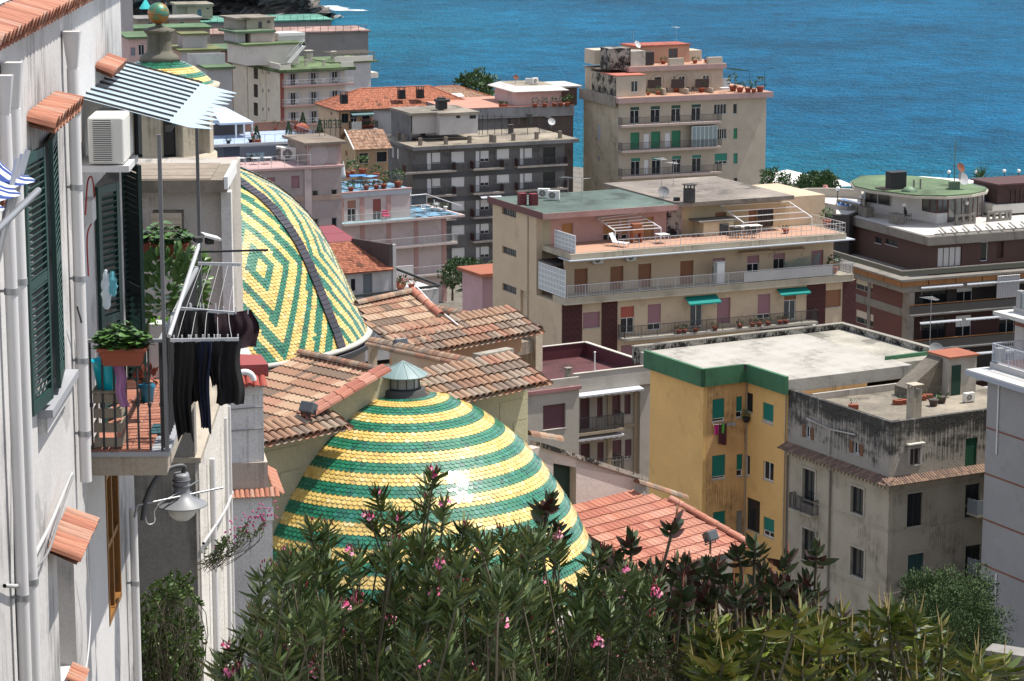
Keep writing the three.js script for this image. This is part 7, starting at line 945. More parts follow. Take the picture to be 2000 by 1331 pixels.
mk('chapel_coping',[beam(V(w0.x,w0.y+0.06,zW-0.17),V(t1.x+0.4,w1.y+0.06,zW-0.17),0.5,0.12)],mat([0.42,0.38,0.34],{t:'mildew'}),C);for(const k of[0,0.35])tileRun(C,'coping_tiles',H(690,888,'z',zW-0.1+k).setZ(zW-0.1+k),H(955,975,'z',zW-0.1+k),0.3,0.26,coppi,31+k*20);tileRun(C,'coping_tiles',V(w0.x,w0.y+0.25,zW-0.5),V(w0.x+1.2,w0.y-0.1,zW-0.5),0.35,0.3,coppi,32);
const yk=(z)=>yT-(z-zW)*s1,hitP=(u,v)=>{const dd=b.dir(u,v),o=b.o,n=V(0,1,s1),k=V(0,yk(0),0).sub(o).dot(n)/dd.dot(n);return o.clone().addScaledVector(dd,k);};const r1=hitP(880,990),r2=hitP(1320,1240);tilePlane(C,'chapel_roof',[V(t0.x-0.9,yk(zW),zW),V(r1.x-0.8,yk(zW),zW),r1,r2,V(t0.x-0.9,yk(r2.z),r2.z)],V(0,-s1,1),'roll',tileRed,{pitch:0.2,course:0.37,seed:41});tileRun(C,'hip_caps',r1.clone().add(V(0,0.06,0)),r2.clone().add(V(0,0.06,0)),0.26,0.4,tileRed,42);b.box('chapel_body',t0.x-0.5,r1.x,0,yk(r2.z)-0.3,zW,r2.z-0.3,plaster([0.5,0.46,0.38]));}
// flood lamps on the roofs
view();const flood=(u,v,d,pole,turn,label)=>{const p=at(u,v,d),t=thing('floodlight',label,'floodlight',V(p.x,p.y-pole,p.z),turn);mk('pole',bar(V(0,0,0),V(0,pole,0),0.03),iron,t);mk('housing',rbx(-0.2,0.2,-0.14,0.14,-0.12,0.12,0.03).rotateX(-0.5).translate(0,pole,0),mat([0.07,0.08,0.09],{r:0.4}),t);mk('bracket',[bar(V(-0.22,pole-0.02,0),V(-0.22,pole-0.2,0),0.015),bar(V(0.22,pole-0.02,0),V(0.22,pole-0.2,0),0.015),bar(V(-0.22,pole-0.2,0),V(0.22,pole-0.2,0),0.015)],iron,t);mk('lens',rbx(-0.17,0.17,-0.11,0.11,0.115,0.13,0.005).rotateX(-0.5).translate(0,pole,0),glassGrey,t);};
flood(782,672,73.5,1.0,0.5,'black floodlight on a pole behind the glazed lantern');flood(602,797,63.4,0.35,-0.6,'black floodlight sitting on the left tile roof');flood(1388,1048,69.5,0.5,0.8,'black floodlight on the red chapel roof edge');
b.box('church_mass',-7,xR-0.6,0,9,-20,-0.6,oldW);
}
TX.wallWear=texFrom(1024,(i)=>{const k=ss(0.45,0.85,0.5*N1[i]+0.55*streak[i]*N4[i]*1.5),c=0.97-0.36*k-0.2*(N4[i]-0.4)+0.06*(NF[i]-0.5)-0.12*ss(0.7,0.78,N2[i]);return[c,c*0.995,c*0.985];},true,5);
// -- near house wall on the left: x runs along the wall, z stands out from it
const nearWall=mat([0.56,0.555,0.55],{t:'wallWear',b:0.006,r:0.92}),pvc=mat([0.62,0.61,0.60],{r:0.45}),shutterG=mat([0.010,0.045,0.036],{r:0.45}),eaveTile=[[0.40,0.17,0.11],[0.45,0.21,0.14],[0.33,0.13,0.085],[0.42,0.24,0.18]].map((c)=>mat(c,{t:'grime'}));
const nearB=new Building('near_house','weathered white house wall with tile eave, drainpipes and green louvred shutters','building',150,700,24.2,-1.9,44);
{
const b=nearB,C=b.g,f=b.face('F',0),X=(u,v)=>b.F(u,v)[0],H=(u,v,ax,val)=>b.hit(u,v,ax,val);
const xEnd=X(236,60),xNear=X(-60,600)-6,yTop=b.F(100,30)[1];
const[wx0,wx1,wy0,wy1]=f.rect(58,305,116,735);f.holes.push([wx0,wx1,wy0,wy1]);const bw=f.rect(204,930,236,1165);f.holes.push([bw[0],bw[1],bw[2],bw[3]]);const bd=[X(186,500),X(236,480),H(200,880,'z',0).y,H(200,345,'z',0).y];f.holes.push(bd);
{const nd=f.rect(110,1090,150,1300);f.holes.push(nd);f.box('niche_back',nd[0],nd[1],nd[2],nd[3],-0.28,-0.24,nearWall);}
f.wall('wall',xNear,xEnd,0,yTop-0.03,nearWall,0.3);b.box('rear_wall',xNear,xEnd,0,yTop-0.05,-6,-4.6,nearWall);b.box('near_end',xNear,xNear+0.3,0,yTop-0.05,-4.59,-0.31,nearWall);b.box('ceiling',xNear,xEnd,yTop-0.2,yTop-0.04,-4.59,-0.31,nearWall);b.box('room_floor',xNear+0.31,xEnd-0.31,bd[2]-0.2,bd[2]-0.02,-4.59,-0.31,nearWall);b.box('far_end',xEnd-0.3,xEnd+0.003,0,yTop-0.04,-6,-0.302,nearWall);
b.box('roof_terrace',xNear,xEnd,yTop+0.06,yTop+0.14,-6,-0.24,plaster([0.75,0.74,0.72]));mk('roof_upstand',bx(xNear,xEnd,yTop+0.0,yTop+0.19,-0.235,-0.17),mat([0.2,0.19,0.18],{t:'mildew'}),C);
const canopy=(w0,o0,w1,n,sd)=>{const A=H(...w0,'z',0),O=H(...o0,'x',A.x),x0=A.x,x1=H(...w1,'z',0).x,y=O.y,out=O.z,rise=Math.max(0.06,A.y-O.y),P=part('window_canopy',C),L=Math.hypot(out,rise),g=coppo((x1-x0)/n*1.12,L*1.05,0.85,7),g2=coppo((x1-x0)/n*0.95,L*0.98,0.9,6);seed(sd);for(let i=0;i<n;i++){const x=x0+(x1-x0)*(i+0.5)/n;let m=mk('eave_tile',g,eaveTile[Math.floor(rnd()*4)],P);lookM(V(x,y+rise/2+0.01+rr(0,0.01),out/2),V(0,-rise,out),rr(-0.04,0.04)).decompose(m.position,m.quaternion,m.scale);m=mk('pan_tile',g2,eaveTile[Math.floor(rnd()*4)],P);const q=lookM(V(x+(x1-x0)/n/2,y+rise/2+0.02,out/2),V(0,-rise,out));q.multiply(new THREE.Matrix4().makeRotationZ(Math.PI));q.decompose(m.position,m.quaternion,m.scale);}mk('bedding',quad(V(x0,y-0.02,out*0.9),V(x1,y-0.02,out*0.9),V(x1,y+rise-0.02,0.01),V(x0,y+rise-0.02,0.01)),mat([0.3,0.16,0.1],{two:1,t:'grime'}),P);};
// main eave: starts 0.45 behind the wall face, hangs over it
{const P=part('eave',C),n=Math.round((xEnd-xNear)/0.2),g=coppo(0.2,0.32,0.88,7),g2=coppo(0.17,0.3,0.9,6);seed(71);for(let i=0;i<n;i++){const x=xNear+(i+0.5)*0.2;if(x<X(-30,90))continue;let m=mk('eave_tile',g,eaveTile[Math.floor(rnd()*4)],P);lookM(V(x,yTop+0.09+rr(0,0.012),-0.02),V(0,-0.30,0.95),rr(-0.04,0.04)).decompose(m.position,m.quaternion,m.scale);m=mk('pan_tile',g2,eaveTile[Math.floor(rnd()*4)],P);const q=lookM(V(x+0.1,yTop+0.1,-0.02),V(0,-0.30,0.95));q.multiply(new THREE.Matrix4().makeRotationZ(Math.PI));q.decompose(m.position,m.quaternion,m.scale);}}
canopy([51,243],[106,253],[108,191],9,72);canopy([185,135],[220,149],[210,108],8,73);canopy([-55,400],[0,410],[-26,345],6,74);canopy([92,1076],[155,1100],[128,965],8,75);canopy([128,1330],[160,1345],[140,1300],5,76);
// drainpipes with funnel heads and collars
const pipe=(u,v,z,yA,yB,r,funnel)=>{const x=X(u,v),P=part('drainpipe',C);mk('pipe',bar(V(x,yB,z),V(x,yA,z),r,18),pvc,P);if(funnel){const g=new THREE.CylinderGeometry(r*1.9,r*1.05,funnel,4,1).rotateY(Math.PI/4);g.scale(0.9,1,1.05);g.translate(x,yA+funnel/2,z);mk('funnel',g,pvc,P);}for(const t of[0.12,0.3,0.5,0.72,0.9]){const y=yB+(yA-yB)*t;mk('collar',[new THREE.CylinderGeometry(r*1.12,r*1.12,0.05,18,1).translate(x,y,z),bar(V(x,y,0),V(x,y,z),0.012)],steel,P);}};
{const z=0.09;const yA=H(22,215,'z',z).y;pipe(14,500,z,yA,0.2,0.055,0.36);const yB=H(148,130,'z',z).y;pipe(134,500,z,yB,H(150,975,'z',z).y,0.055,0.34);pipe(-12,300,z,H(0,230,'z',z).y,0.2,0.05,0.3);pipe(246,1100,z,H(262,985,'z',z).y,0.2,0.045);}
// shutters: two louvred leaves swung off the wall, each slat a piece
const leaf=(x0,z0,x1,z1,y0,y1,n,nm='shutter_leaf')=>{const P=part(nm,C),a=V(x0,0,z0),c=V(x1,0,z1),w=a.distanceTo(c),d=c.clone().sub(a).normalize(),ang=Math.atan2(-d.z,d.x),M=new THREE.Matrix4().makeRotationY(ang).setPosition(x0,0,z0),fr=merge([bx(0,0.06,y0,y1,-0.02,0.02),bx(w-0.06,w,y0,y1,-0.02,0.02),bx(0.06,w-0.06,y0,y0+0.1,-0.018,0.018),bx(0.06,w-0.06,y1-0.08,y1,-0.018,0.018),bx(0.06,w-0.06,(y0+y1)/2-0.04,(y0+y1)/2+0.04,-0.018,0.018)]);mk('frame',fr.applyMatrix4(M),shutterG,P);const sg=rbx(0.055,w-0.055,-0.028,0.028,-0.005,0.005,0.004).rotateX(0.65);for(let i=0;i<n;i++){const y=y0+0.12+(y1-y0-0.22)*(i+0.5)/n;const m=mk('slat',sg,shutterG,P);m.matrix.copy(M).multiply(new THREE.Matrix4().makeTranslation(0,y,0));m.matrix.decompose(m.position,m.quaternion,m.scale);}};
const yS0=H(80,812,'z',0.1).y,yS1=H(80,290,'z',0.1).y;leaf(wx0-0.6,0.03,wx0+0.12,0.09,yS0,yS1,34);leaf(wx0+0.5,0.10,wx1+0.02,0.03,yS0,yS1,34);
b.box('window_sill',wx0-0.1,wx1+0.3,wy0-0.07,wy0,0.003,0.13,mat([0.33,0.34,0.36],{r:0.5}));b.box('sill_bed',wx0-0.1,wx1+0.2,wy0-0.2,wy0-0.072,0.003,0.08,nearWall);
const db=bd[2],dTop=bd[3];leaf(bd[0]-0.02,0.03,bd[0]+0.35,0.2,db,dTop,40,'door_shutter');leaf(bd[1]-0.55,0.28,bd[1]+0.02,0.04,db,dTop,40,'door_shutter');
{const P=part('brown_window',C),m=mat([0.28,0.13,0.03],{r:0.5,t:'grime'});f.mk('frame',[bx(bw[0],bw[0]+0.07,bw[2],bw[3],-0.1,0.01),bx(bw[1]-0.07,bw[1],bw[2],bw[3],-0.1,0.01),bx(bw[0],bw[1],bw[2],bw[2]+0.07,-0.099,0.009),bx(bw[0],bw[1],bw[3]-0.07,bw[3],-0.099,0.009),bx((bw[0]+bw[1])/2-0.04,(bw[0]+bw[1])/2+0.04,bw[2],bw[3],-0.098,0.0),bx(bw[0],bw[1],(bw[2]+bw[3])/2-0.03,(bw[2]+bw[3])/2+0.03,-0.097,-0.002)],m,P);f.box('pane',bw[0],bw[1],bw[2],bw[3],-0.12,-0.08,mat([0.05,0.045,0.04],{r:0.04}),P);}
// cables and a rusty hook
const cab=(pts,r,m,nm='cable')=>mk(nm,tube(pts.map(([u,v,z])=>{const[x,y]=b.F(u,v,z);return V(x,y,z);}),r,40,6),m,C);cab([[140,925,0.1],[125,960,0.07],[95,1030,0.06],[72,1075,0.07],[40,1140,0.06],[8,1145,0.04]],0.018,mat([0.4,0.4,0.4]),'cable');cab([[142,930,0.12],[118,1000,0.1],[95,1075,0.09],[60,1120,0.09]],0.012,mat([0.2,0.2,0.2]));cab([[22,430,0.04],[24,600,0.03],[28,900,0.03],[30,1110,0.04],[38,1330,0.04]],0.014,mat([0.12,0.12,0.12]));cab([[168,1090,0.1],[176,1200,0.08],[170,1290,0.1],[160,1320,0.12]],0.008,mat([0.5,0.5,0.5]));cab([[166,420,0.06],[172,350,0.08],[178,345,0.1],[184,420,0.07],[170,460,0.05],[172,540,0.05]],0.008,mat([0.35,0.03,0.03]));cab([[150,600,0.1],[160,640,0.1],[166,720,0.09],[168,850,0.1]],0.009,iron);
b.box('wire_box',...(()=>{const[x,y]=b.F(172,395,0.05);return[x-0.05,x+0.25,y-0.2,y+0.02,0.003,0.09];})(),pvc);
view();nearB.x0=X(164,760);nearB.H=H;nearB.X=X;
}
// ---- striped awning roll, air conditioner, balcony with canopy
{
const b=nearB,H=nearB.H,X=nearB.X,ry=b.g.rotation.y,Wd=(p)=>b.W(p.x,p.y,p.z);
TX.stripe=texFrom(128,(i,x,y)=>{const s=(x>>4)%2;const n=0.06*(NF[i%100000]-0.5);return s?[0.80+n,0.82+n,0.86+n]:[0.16+n,0.26+n,0.52+n];},true,0.9);
{const e0=H(74,372,'z',0.46),p=V(e0.x-0.3,e0.y-0.2,0.0),t=thing('striped_awning','blue and white striped awning cloth gathered on grey poles','awning',Wd(p),ry),m=mat([0.85,0.85,0.85],{t:'stripe',two:1,r:0.9});const l=[],q=(s,k)=>V(-1.6+s*1.9,0.75-0.42*k-0.14*Math.sin(k*3),0.02+0.42*k+0.05*Math.sin(s*17)*k);for(let i=0;i<16;i++)for(let j=0;j<6;j++)l.push(quad(q(i/16,j/6),q((i+1)/16,j/6),q((i+1)/16,(j+1)/6),q(i/16,(j+1)/6)));l.forEach((g,n)=>{const i=Math.floor(n/6),j=n%6,u=g.attributes.uv;for(let k=0;k<6;k++)u.setXY(k,i*0.12+u.getX(k),j*0.1+u.getY(k));});mk('cloth',l,m,t);for(let i=0;i<3;i++)mk('pole',bar(V(0.1-i*0.25,-0.55,0.1+i*0.03),V(0.28-i*0.25,0.5,0.4),0.02,8),mat([0.45,0.46,0.48],{r:0.4,m:0.4}),t);mk('front_bar',bar(V(-1.6,0.2,0.46),V(0.3,0.2,0.46),0.025,8),steel,t);}
{const p=H(168,322,'z',0.1),t=thing('air_conditioner','cream air conditioner on a wall bracket under the sheet canopy','air conditioner',Wd(V(p.x,p.y,0)),ry);const w0=H(206,322,'x',p.x).z,h=H(168,226,'z',0.1).y-p.y;mk('casing',rbx(0,0.78,0,h,0.12,0.12+0.34,0.03),acWhite,t);const G=part('grille',t);mk('recess',bx(-0.004,0.01,0.03,h-0.03,0.17,0.34),mat([0.05,0.05,0.05]),G);const gg=bx(-0.014,0.0,0,0.008,0.165,0.345);for(let i=0;i<22;i++){const m=mk('slat',gg,acWhite,G);m.position.y=0.03+(h-0.06)*i/22;}mk('bracket',[bx(-0.02,0.8,-0.07,-0.01,0.0,0.5),bx(0.0,0.05,-0.2,-0.07,0,0.06)],pvc,t);}
// canopy of corrugated sheet on dark rafters and two posts
const a0=H(162,196,'z',0.02),a1=H(246,112,'z',0.02),o0=H(332,242,'x',a0.x),o1=H(396,146,'x',a1.x),t=thing('canopy','pale blue corrugated sheet canopy on dark rafters over the balcony','canopy',b.W(a0.x,0,0),ry);t.position.y=b.W(0,a0.y,0).y;
{const L=(x,z)=>{const k=(x-a0.x)/(a1.x-a0.x),yw=a0.y+(a1.y-a0.y)*k*0.0,zz=o0.z+(o1.z-o0.z)*k*0.3;return V(x-a0.x,(o0.y-a0.y)*z/o0.z,z);};const n=11,len=a1.x-a0.x,ov=0.30,sm=mat([0.36,0.46,0.53],{r:0.35,two:1}),dk=mat([0.055,0.05,0.045],{r:0.6});for(let i=0;i<=10;i++)mk('rafter',beam(L(a0.x+len*i/10,0).add(V(0,0.034,0)),L(a0.x+len*i/10,o0.z).add(V(0,0.034,0)),0.02,0.02),dk,t);mk('outer_beam',beam(L(a0.x-0.02,o0.z-0.02).add(V(0,-0.05,0)),L(a1.x+0.02,o0.z-0.02).add(V(0,-0.05,0)),0.05,0.06),dk,t);
for(let i=0;i<10;i++){const pts=[],x0=a0.x+len*i/10-0.0,w=len/10,gl=[];for(let j=0;j<8;j++){const u0=j/8,u1=(j+1)/8,k=(u)=>0.014+0.022*Math.sin(Math.PI*u),end=(u)=>o0.z+ov*(0.6+0.7*Math.sin(Math.PI*u));gl.push(quad(L(x0+w*u0,0).add(V(0,k(u0),0)),L(x0+w*u0,end(u0)).add(V(0,k(u0),0)),L(x0+w*u1,end(u1)).add(V(0,k(u1),0)),L(x0+w*u1,0).add(V(0,k(u1),0))));}mk('sheet',gl,sm,t);}}
// balcony
const x0=nearB.x0,zb=H(322,800,'x',x0).z,yF=H(250,882,'x',x0).y,yR=H(250,667,'x',x0).y,x1=H(388,482,'z',zb).x+0.1,B=thing('balcony','small iron balcony with red tiled floor on the near house wall','balcony',b.W(x0,0,0),ry);B.position.y=b.W(0,yF,0).y;const hR=yR-yF,Lx=x1-x0;
mk('slab',bx(0,Lx,-0.24,-0.05,0.003,zb),grimy([0.34,0.30,0.25]),B);mk('edge',bx(-0.02,Lx+0.02,-0.05,-0.005,0.004,zb+0.03),mat([0.30,0.31,0.33],{r:0.6}),B);{const F=part('floor',B),m=[[0.42,0.17,0.11],[0.47,0.21,0.14],[0.38,0.15,0.1]].map((c)=>mat(c,{t:'plaster',r:0.7})),g=rbx(0.004,0.096,-0.006,0.012,0.004,0.196,0.003);seed(81);for(let i=0;i<Math.floor(Lx/0.1);i++)for(let j=0;j<Math.floor((zb-0.05)/0.2);j++){const q=mk('floor_tile',g,m[Math.floor(rnd()*3)],F);q.position.set(i*0.1,0,0.02+j*0.2);}}
{const bars=[],top=[],twist=(x,z)=>bar(V(x,0,z),V(x,hR,z),0.011,6);const P=part('railing',B);for(let i=0;i<7;i++)mk('baluster',[twist(0.03,0.06+(zb-0.1)*i/6),new THREE.SphereGeometry(0.02,8,6).scale(1,1.6,1).translate(0.03,hR*0.42,0.06+(zb-0.1)*i/6)],iron,P);for(let i=1;i<Math.floor(Lx/0.14);i++)mk('baluster',twist(i*0.14,zb-0.03),iron,P);mk('top_rail',[bx(0.01,0.05,hR-0.015,hR+0.015,0,zb),bx(0.05,Lx,hR-0.016,hR+0.014,zb-0.05,zb-0.01),bx(Lx-0.04,Lx,hR-0.015,hR+0.015,0,zb-0.05)],mat([0.28,0.29,0.30],{r:0.5}),P);}
const post=(u,v0,v1,x)=>{const A=H(u,v1,'x',x),Z=A.z;mk('canopy_post',bx(x-x0-0.018,x-x0+0.018,0-0.05,o0.y-yF-0.05,Z-0.018,Z+0.018),mat([0.16,0.165,0.17],{r:0.5}),B);};post(324,300,800,x0);post(389,300,470,x0+Lx-0.05);
// things on the balcony
const on=(u,v)=>{const p=H(u,v,'y',yF);return Wd(p);},hang=(u,v,x)=>Wd(H(u,v,'x',x));
const trough=(p,w,d,h,turn,label,n,sd,lf)=>{const q=thing('plant_trough',label,'planter',p,ry+turn);const g=new THREE.CylinderGeometry(1,0.82,h,4,1).rotateY(Math.PI/4).scale(w*0.707,1,d*0.707).translate(0,h/2,0);mk('trough',g,potRed,q);mk('lip',[bx(-w/2-0.015,w/2+0.015,h-0.03,h,-d/2-0.015,-d/2+0.02),bx(-w/2-0.015,w/2+0.015,h-0.03,h,d/2-0.02,d/2+0.015),bx(-w/2-0.014,-w/2+0.02,h-0.029,h-0.001,-d/2+0.02,d/2-0.02),bx(w/2-0.02,w/2+0.014,h-0.029,h-0.001,-d/2+0.02,d/2-0.02)],potRed,q);mk('soil',bx(-w/2+0.02,w/2-0.02,h-0.05,h-0.035,-d/2+0.02,d/2-0.02),mat([0.05,0.035,0.025]),q);seed(sd);const leafG=roundLeaf(),list=[],qq=new THREE.Quaternion();for(let i=0;i<n;i++){const a=rr(0,6.3),k=Math.sqrt(rnd()),px=Math.cos(a)*w*0.5*k,pz=Math.sin(a)*d*0.62*k,e=V(px*1.3,rr(0.25,1),pz*1.6).normalize();qq.setFromUnitVectors(V(0,1,0),V(px*0.8+rr(-0.3,0.3),1,pz*0.8+rr(-0.3,0.3)).normalize());list.push({m:M4(V(px*1.25,h+rr(-0.02,lf*4.2)*(1.1-k*0.75),pz*1.4),qq,V(lf,lf,lf).multiplyScalar(rr(0.6,1.15))),k:Math.floor(rnd()*3)});}scatter(q,'leaf','leaf_mass',leafG,[[0.06,0.14,0.03],[0.08,0.17,0.035],[0.04,0.10,0.025]].map((c)=>mat(c,{r:0.45,two:1})),list,150);return q;};
trough(hang(240,712,x0-0.1),0.44,0.2,0.17,Math.PI/2,'terracotta trough of strawberry plants hooked on the balcony end rail',260,91,0.062).position.y=b.W(0,H(240,712,'x',x0-0.1).y,0).y;trough(hang(322,505,x0+Lx+0.15),0.5,0.22,0.18,Math.PI/2,'terracotta trough of leafy plants on the far balcony rail',220,92,0.058);
{const p=on(285,790);pot(p.clone().add(V(0,0,-Lx*0.45)),0.16,1.15,'tall dark green potted shrub at the balcony door',undefined,{n:300,spread:0.3,leaf:0.13,lw:0.07,ph:0.3,fm:mat([0.06,0.13,0.03],{two:1,r:0.4})});pot(p.clone().add(V(0.05,0,-Lx*0.8)),0.15,0.8,'bushy bright green plant at the far end of the balcony',undefined,{n:220,spread:0.26,leaf:0.12,lw:0.06,ph:0.35,fm:mat([0.08,0.16,0.03],{two:1,r:0.4})});pot(p.clone().add(V(0.14,0,-Lx*0.55)),0.13,0.35,'yellowing plant in ochre clay pot on the balcony',undefined,{n:60,ph:0.5,pm:mat([0.42,0.2,0.09],{t:'plaster'}),fm:mat([0.16,0.16,0.03],{two:1}),leaf:0.09,lw:0.045,spread:0.16});pot(p.clone().add(V(-0.02,0,-Lx*0.32)),0.16,0.12,'white box of bright green seedlings on the balcony',undefined,{n:90,box:0.11,ph:0.62,pm:whitePaint,fm:mat([0.16,0.34,0.03],{two:1,r:0.6}),leaf:0.05,lw:0.03,spread:0.12});pot(p.clone().add(V(0.0,0,-Lx*0.02)),0.1,0.2,'plant with red leaves in a blue pot on the balcony',undefined,{n:40,pm:paint([0.01,0.20,0.33],0.4),fm:mat([0.2,0.05,0.03],{two:1}),ph:0.2,leaf:0.08,lw:0.04,spread:0.12});}
{const p=H(212,775,'x',x0+0.18),q=thing('plastic_tub','turquoise plastic tub standing on the wooden crate','tub',Wd(V(p.x,H(212,758,'x',x0+0.18).y,p.z)),ry);mk('bowl',lathe([[0.001,0],[0.11,0],[0.15,0.26],[0.165,0.265],[0.165,0.275],[0.145,0.27],[0.105,0.012],[0.001,0.012]],28),mat([0.0,0.42,0.52],{r:0.3}),q);mk('rim',new THREE.TorusGeometry(0.158,0.008,6,32).rotateX(1.57).translate(0,0.272,0),mat([0.0,0.42,0.52],{r:0.3}),q);
const c=thing('wooden_crate','old slatted wooden crate under the turquoise tub','crate',Wd(V(p.x,yF+0.013,p.z)),ry),hC=H(212,758,'x',x0+0.18).y-yF-0.013,wd=mat([0.24,0.21,0.17],{t:'grime'});for(let i=0;i<4;i++){mk('slat',bx(-0.15,0.15,hC*(0.04+i*0.25),hC*(0.2+i*0.25),0.12,0.135),wd,c);mk('slat',bx(-0.15,0.15,hC*(0.04+i*0.25),hC*(0.2+i*0.25),-0.135,-0.12),wd,c);mk('slat',bx(-0.15,-0.135,hC*(0.04+i*0.25),hC*(0.2+i*0.25),-0.119,0.119),wd,c);}mk('top',bx(-0.16,0.16,hC-0.02,hC,-0.14,0.14),wd,c);}
{const q=thing('lilac_cloth','lilac cloth hanging over the balcony end rail','cloth',hang(232,715,x0-0.03),ry),l=[],P=(s,k)=>V(0.02*Math.sin(s*9+k*2)-0.01,-0.4*k,-0.06+s*0.10+0.05*k+0.015*Math.sin(k*7));for(let i=0;i<6;i++)for(let j=0;j<8;j++)l.push(quad(P(i/6,j/8),P((i+1)/6,j/8),P((i+1)/6,(j+1)/8),P(i/6,(j+1)/8)));mk('drape',l,mat([0.36,0.18,0.34],{two:1,r:0.95}),q);mk('peg',bx(-0.012,0.012,-0.03,0.03,-0.01,0.01),whitePaint,q);}
{const q=thing('plastic_bag','crumpled pale blue plastic bags hanging on the door shutter','bag',Wd(H(206,530,'z',0.3)),ry);for(const[k,w,h,m]of[[0,0.05,0.36,[0.5,0.58,0.62]],[1,0.045,0.24,[0.10,0.36,0.42]]]){const pr=[];for(let i=0;i<=10;i++){const s=i/10;pr.push([0.008+w*Math.pow(Math.sin(Math.PI*clamp(s*0.85+0.05)),0.8)*(0.8+0.2*Math.sin(i*2.3)),-h*s]);}const g=lathe(pr,12);const ps=g.attributes.position;for(let i=0;i<ps.count;i++)ps.setX(i,ps.getX(i)*0.6+0.012*Math.sin(ps.getY(i)*60+i));g.computeVertexNormals();g.translate(0,0,k*0.06);mk('bag',g,mat(m,{two:1,r:0.3}),q);}mk('knot',new THREE.SphereGeometry(0.016,8,6),mat([0.5,0.58,0.62]),q);}
{const q=thing('teal_mat','dark teal mat on the red balcony floor','mat',on(308,850),ry);mk('mat',rbx(-0.02,0.42,0.014,0.02,-0.08,0.05,0.002),mat([0.02,0.07,0.085],{r:0.9}),q);mk('edge',bx(-0.022,0.422,0.014,0.022,-0.085,-0.08),mat([0.03,0.09,0.1]),q);}
// drying rack outside the rail, with dark laundry and pegs
{const x=x0+0.1,R=thing('drying_rack','folding metal drying rack fixed outside the balcony rail','drying rack',b.W(x0,0,zb),ry);R.position.y=b.W(0,yR,0).y;const zo=H(465,664,'x',x0+0.05).z-zb,rs=[[0,0,0],[0.55,0.19,0.04],[1.15,0.46,0.08]],wm=mat([0.52,0.54,0.56],{r:0.35,m:0.3}),PB=(u,v,xx)=>{const p=H(u,v,'x',xx);return V(p.x-x0,p.y-yR,p.z-zb);};const xs=[x0,x0+0.5,x0+1.1];const L0=[[332,665,466,663],[352,603,457,612],[386,515,470,517]].map(([a,c,d,e],i)=>[PB(a,c,xs[i]),PB(d,e,xs[i])]);L0.forEach(([p,q])=>mk('arm',beam(p,q,0.028,0.03),wm,R));mk('main_tube',bar(L0[0][0].clone().add(V(-0.1,0.06,0)),L0[2][0].clone().add(V(0.35,0.18,0.0)),0.022,12),wm,R);mk('stay_bar',beam(L0[2][0].clone().add(V(0.4,0.05,-0.1)),L0[2][1].clone().add(V(0.4,0.08,0.25)),0.02,0.02),iron,R);for(let i=0;i<5;i++){const s=(i+0.5)/5;mk('line',tube(L0.map(([p,q])=>p.clone().lerp(q,s)),0.003,20,4),mat([0.4,0.4,0.4]),R);}
const box=thing('solar_lamp','small pale solar lamp panel clamped to the rack\'s far end','lamp',b.W(x0+L0[2][0].x+0.35,yR+L0[2][0].y+0.2,zb+L0[2][0].z+0.1),ry+0.3);mk('panel',rbx(-0.1,0.1,0,0.03,-0.09,0.09,0.008).rotateX(0.3),mat([0.6,0.6,0.58]),box);mk('clamp',rbx(-0.04,0.04,-0.06,0.0,-0.05,0.03,0.006),black,box);mk('lamp_head',rbx(-0.06,0.06,-0.03,0.02,-0.17,-0.09,0.008),mat([0.05,0.05,0.05]),box);
const cloth=(nm,label,i,s0,s1,len,m,hem,sd)=>{const[p,q]=L0[i],A=p.clone().lerp(q,s0),Z=p.clone().lerp(q,s1),t2=thing(nm,label,'laundry',b.W(x0+A.x+0.03,yR+A.y,zb+A.z),ry),w=Z.z-A.z,l=[],F=(s,k)=>V((0.04*Math.sin(s*9+sd)+0.018*Math.sin(s*23+k*3+sd))*(0.3+k)+0.04*Math.sin(k*4+sd*2+s*3)+0.09*Math.sin(s*3.1+sd),-0.01-len*k*(1-hem*Math.sin(s*3.1)),w*(s*(1-0.3*k*Math.sin(sd))+0.15*k*Math.sin(sd)+0.08*Math.sin(k*6+sd)));for(let a=0;a<24;a++)for(let c=0;c<14;c++)l.push(quad(F(a/24,c/14),F((a+1)/24,c/14),F((a+1)/24,(c+1)/14),F(a/24,(c+1)/14)));const g=merge(l);g.deleteAttribute('normal');g.computeVertexNormals();mk('fabric',g,mat(m,{two:1,r:0.95}),t2);for(const k of[0.15,0.5,0.85])mk('peg',[bx(-0.006,0.006,-0.03,0.045,w*k-0.006,w*k+0.006),bx(0.004,0.014,-0.03,0.04,w*k-0.005,w*k+0.005)],mat([0.6,0.6,0.6]),t2);};
cloth('black_towel','crumpled black cloth filling the gap behind the long trousers',0,0.22,0.52,0.66,[0.008,0.008,0.009],0.08,7);cloth('dark_vest','dark vest between the jeans and the short top',0,0.52,0.76,0.5,[0.012,0.012,0.014],0.12,8);cloth('black_trousers','long black trousers hanging from the near rack arm',0,0.0,0.34,1.02,[0.009,0.009,0.010],0.1,1);cloth('jeans','dark blue jeans hanging beside black trousers',0,0.34,0.6,0.9,[0.010,0.017,0.045],0.05,2);cloth('black_skirt','short black top hanging at the outer end of the near arm',0,0.62,1.05,0.62,[0.005,0.005,0.006],0.02,3);cloth('black_shirt','black shirt on the middle rack arm',1,0.1,0.75,0.5,[0.006,0.006,0.007],0.1,4);cloth('maroon_top','black garment with maroon hood on the middle arm\'s tip',1,0.7,1.35,0.36,[0.02,0.006,0.011],0.0,5);cloth('grey_shirt','charcoal shirt on the middle rack arm\'s inner end',1,-0.1,0.45,0.62,[0.016,0.016,0.018],0.05,6);}
}
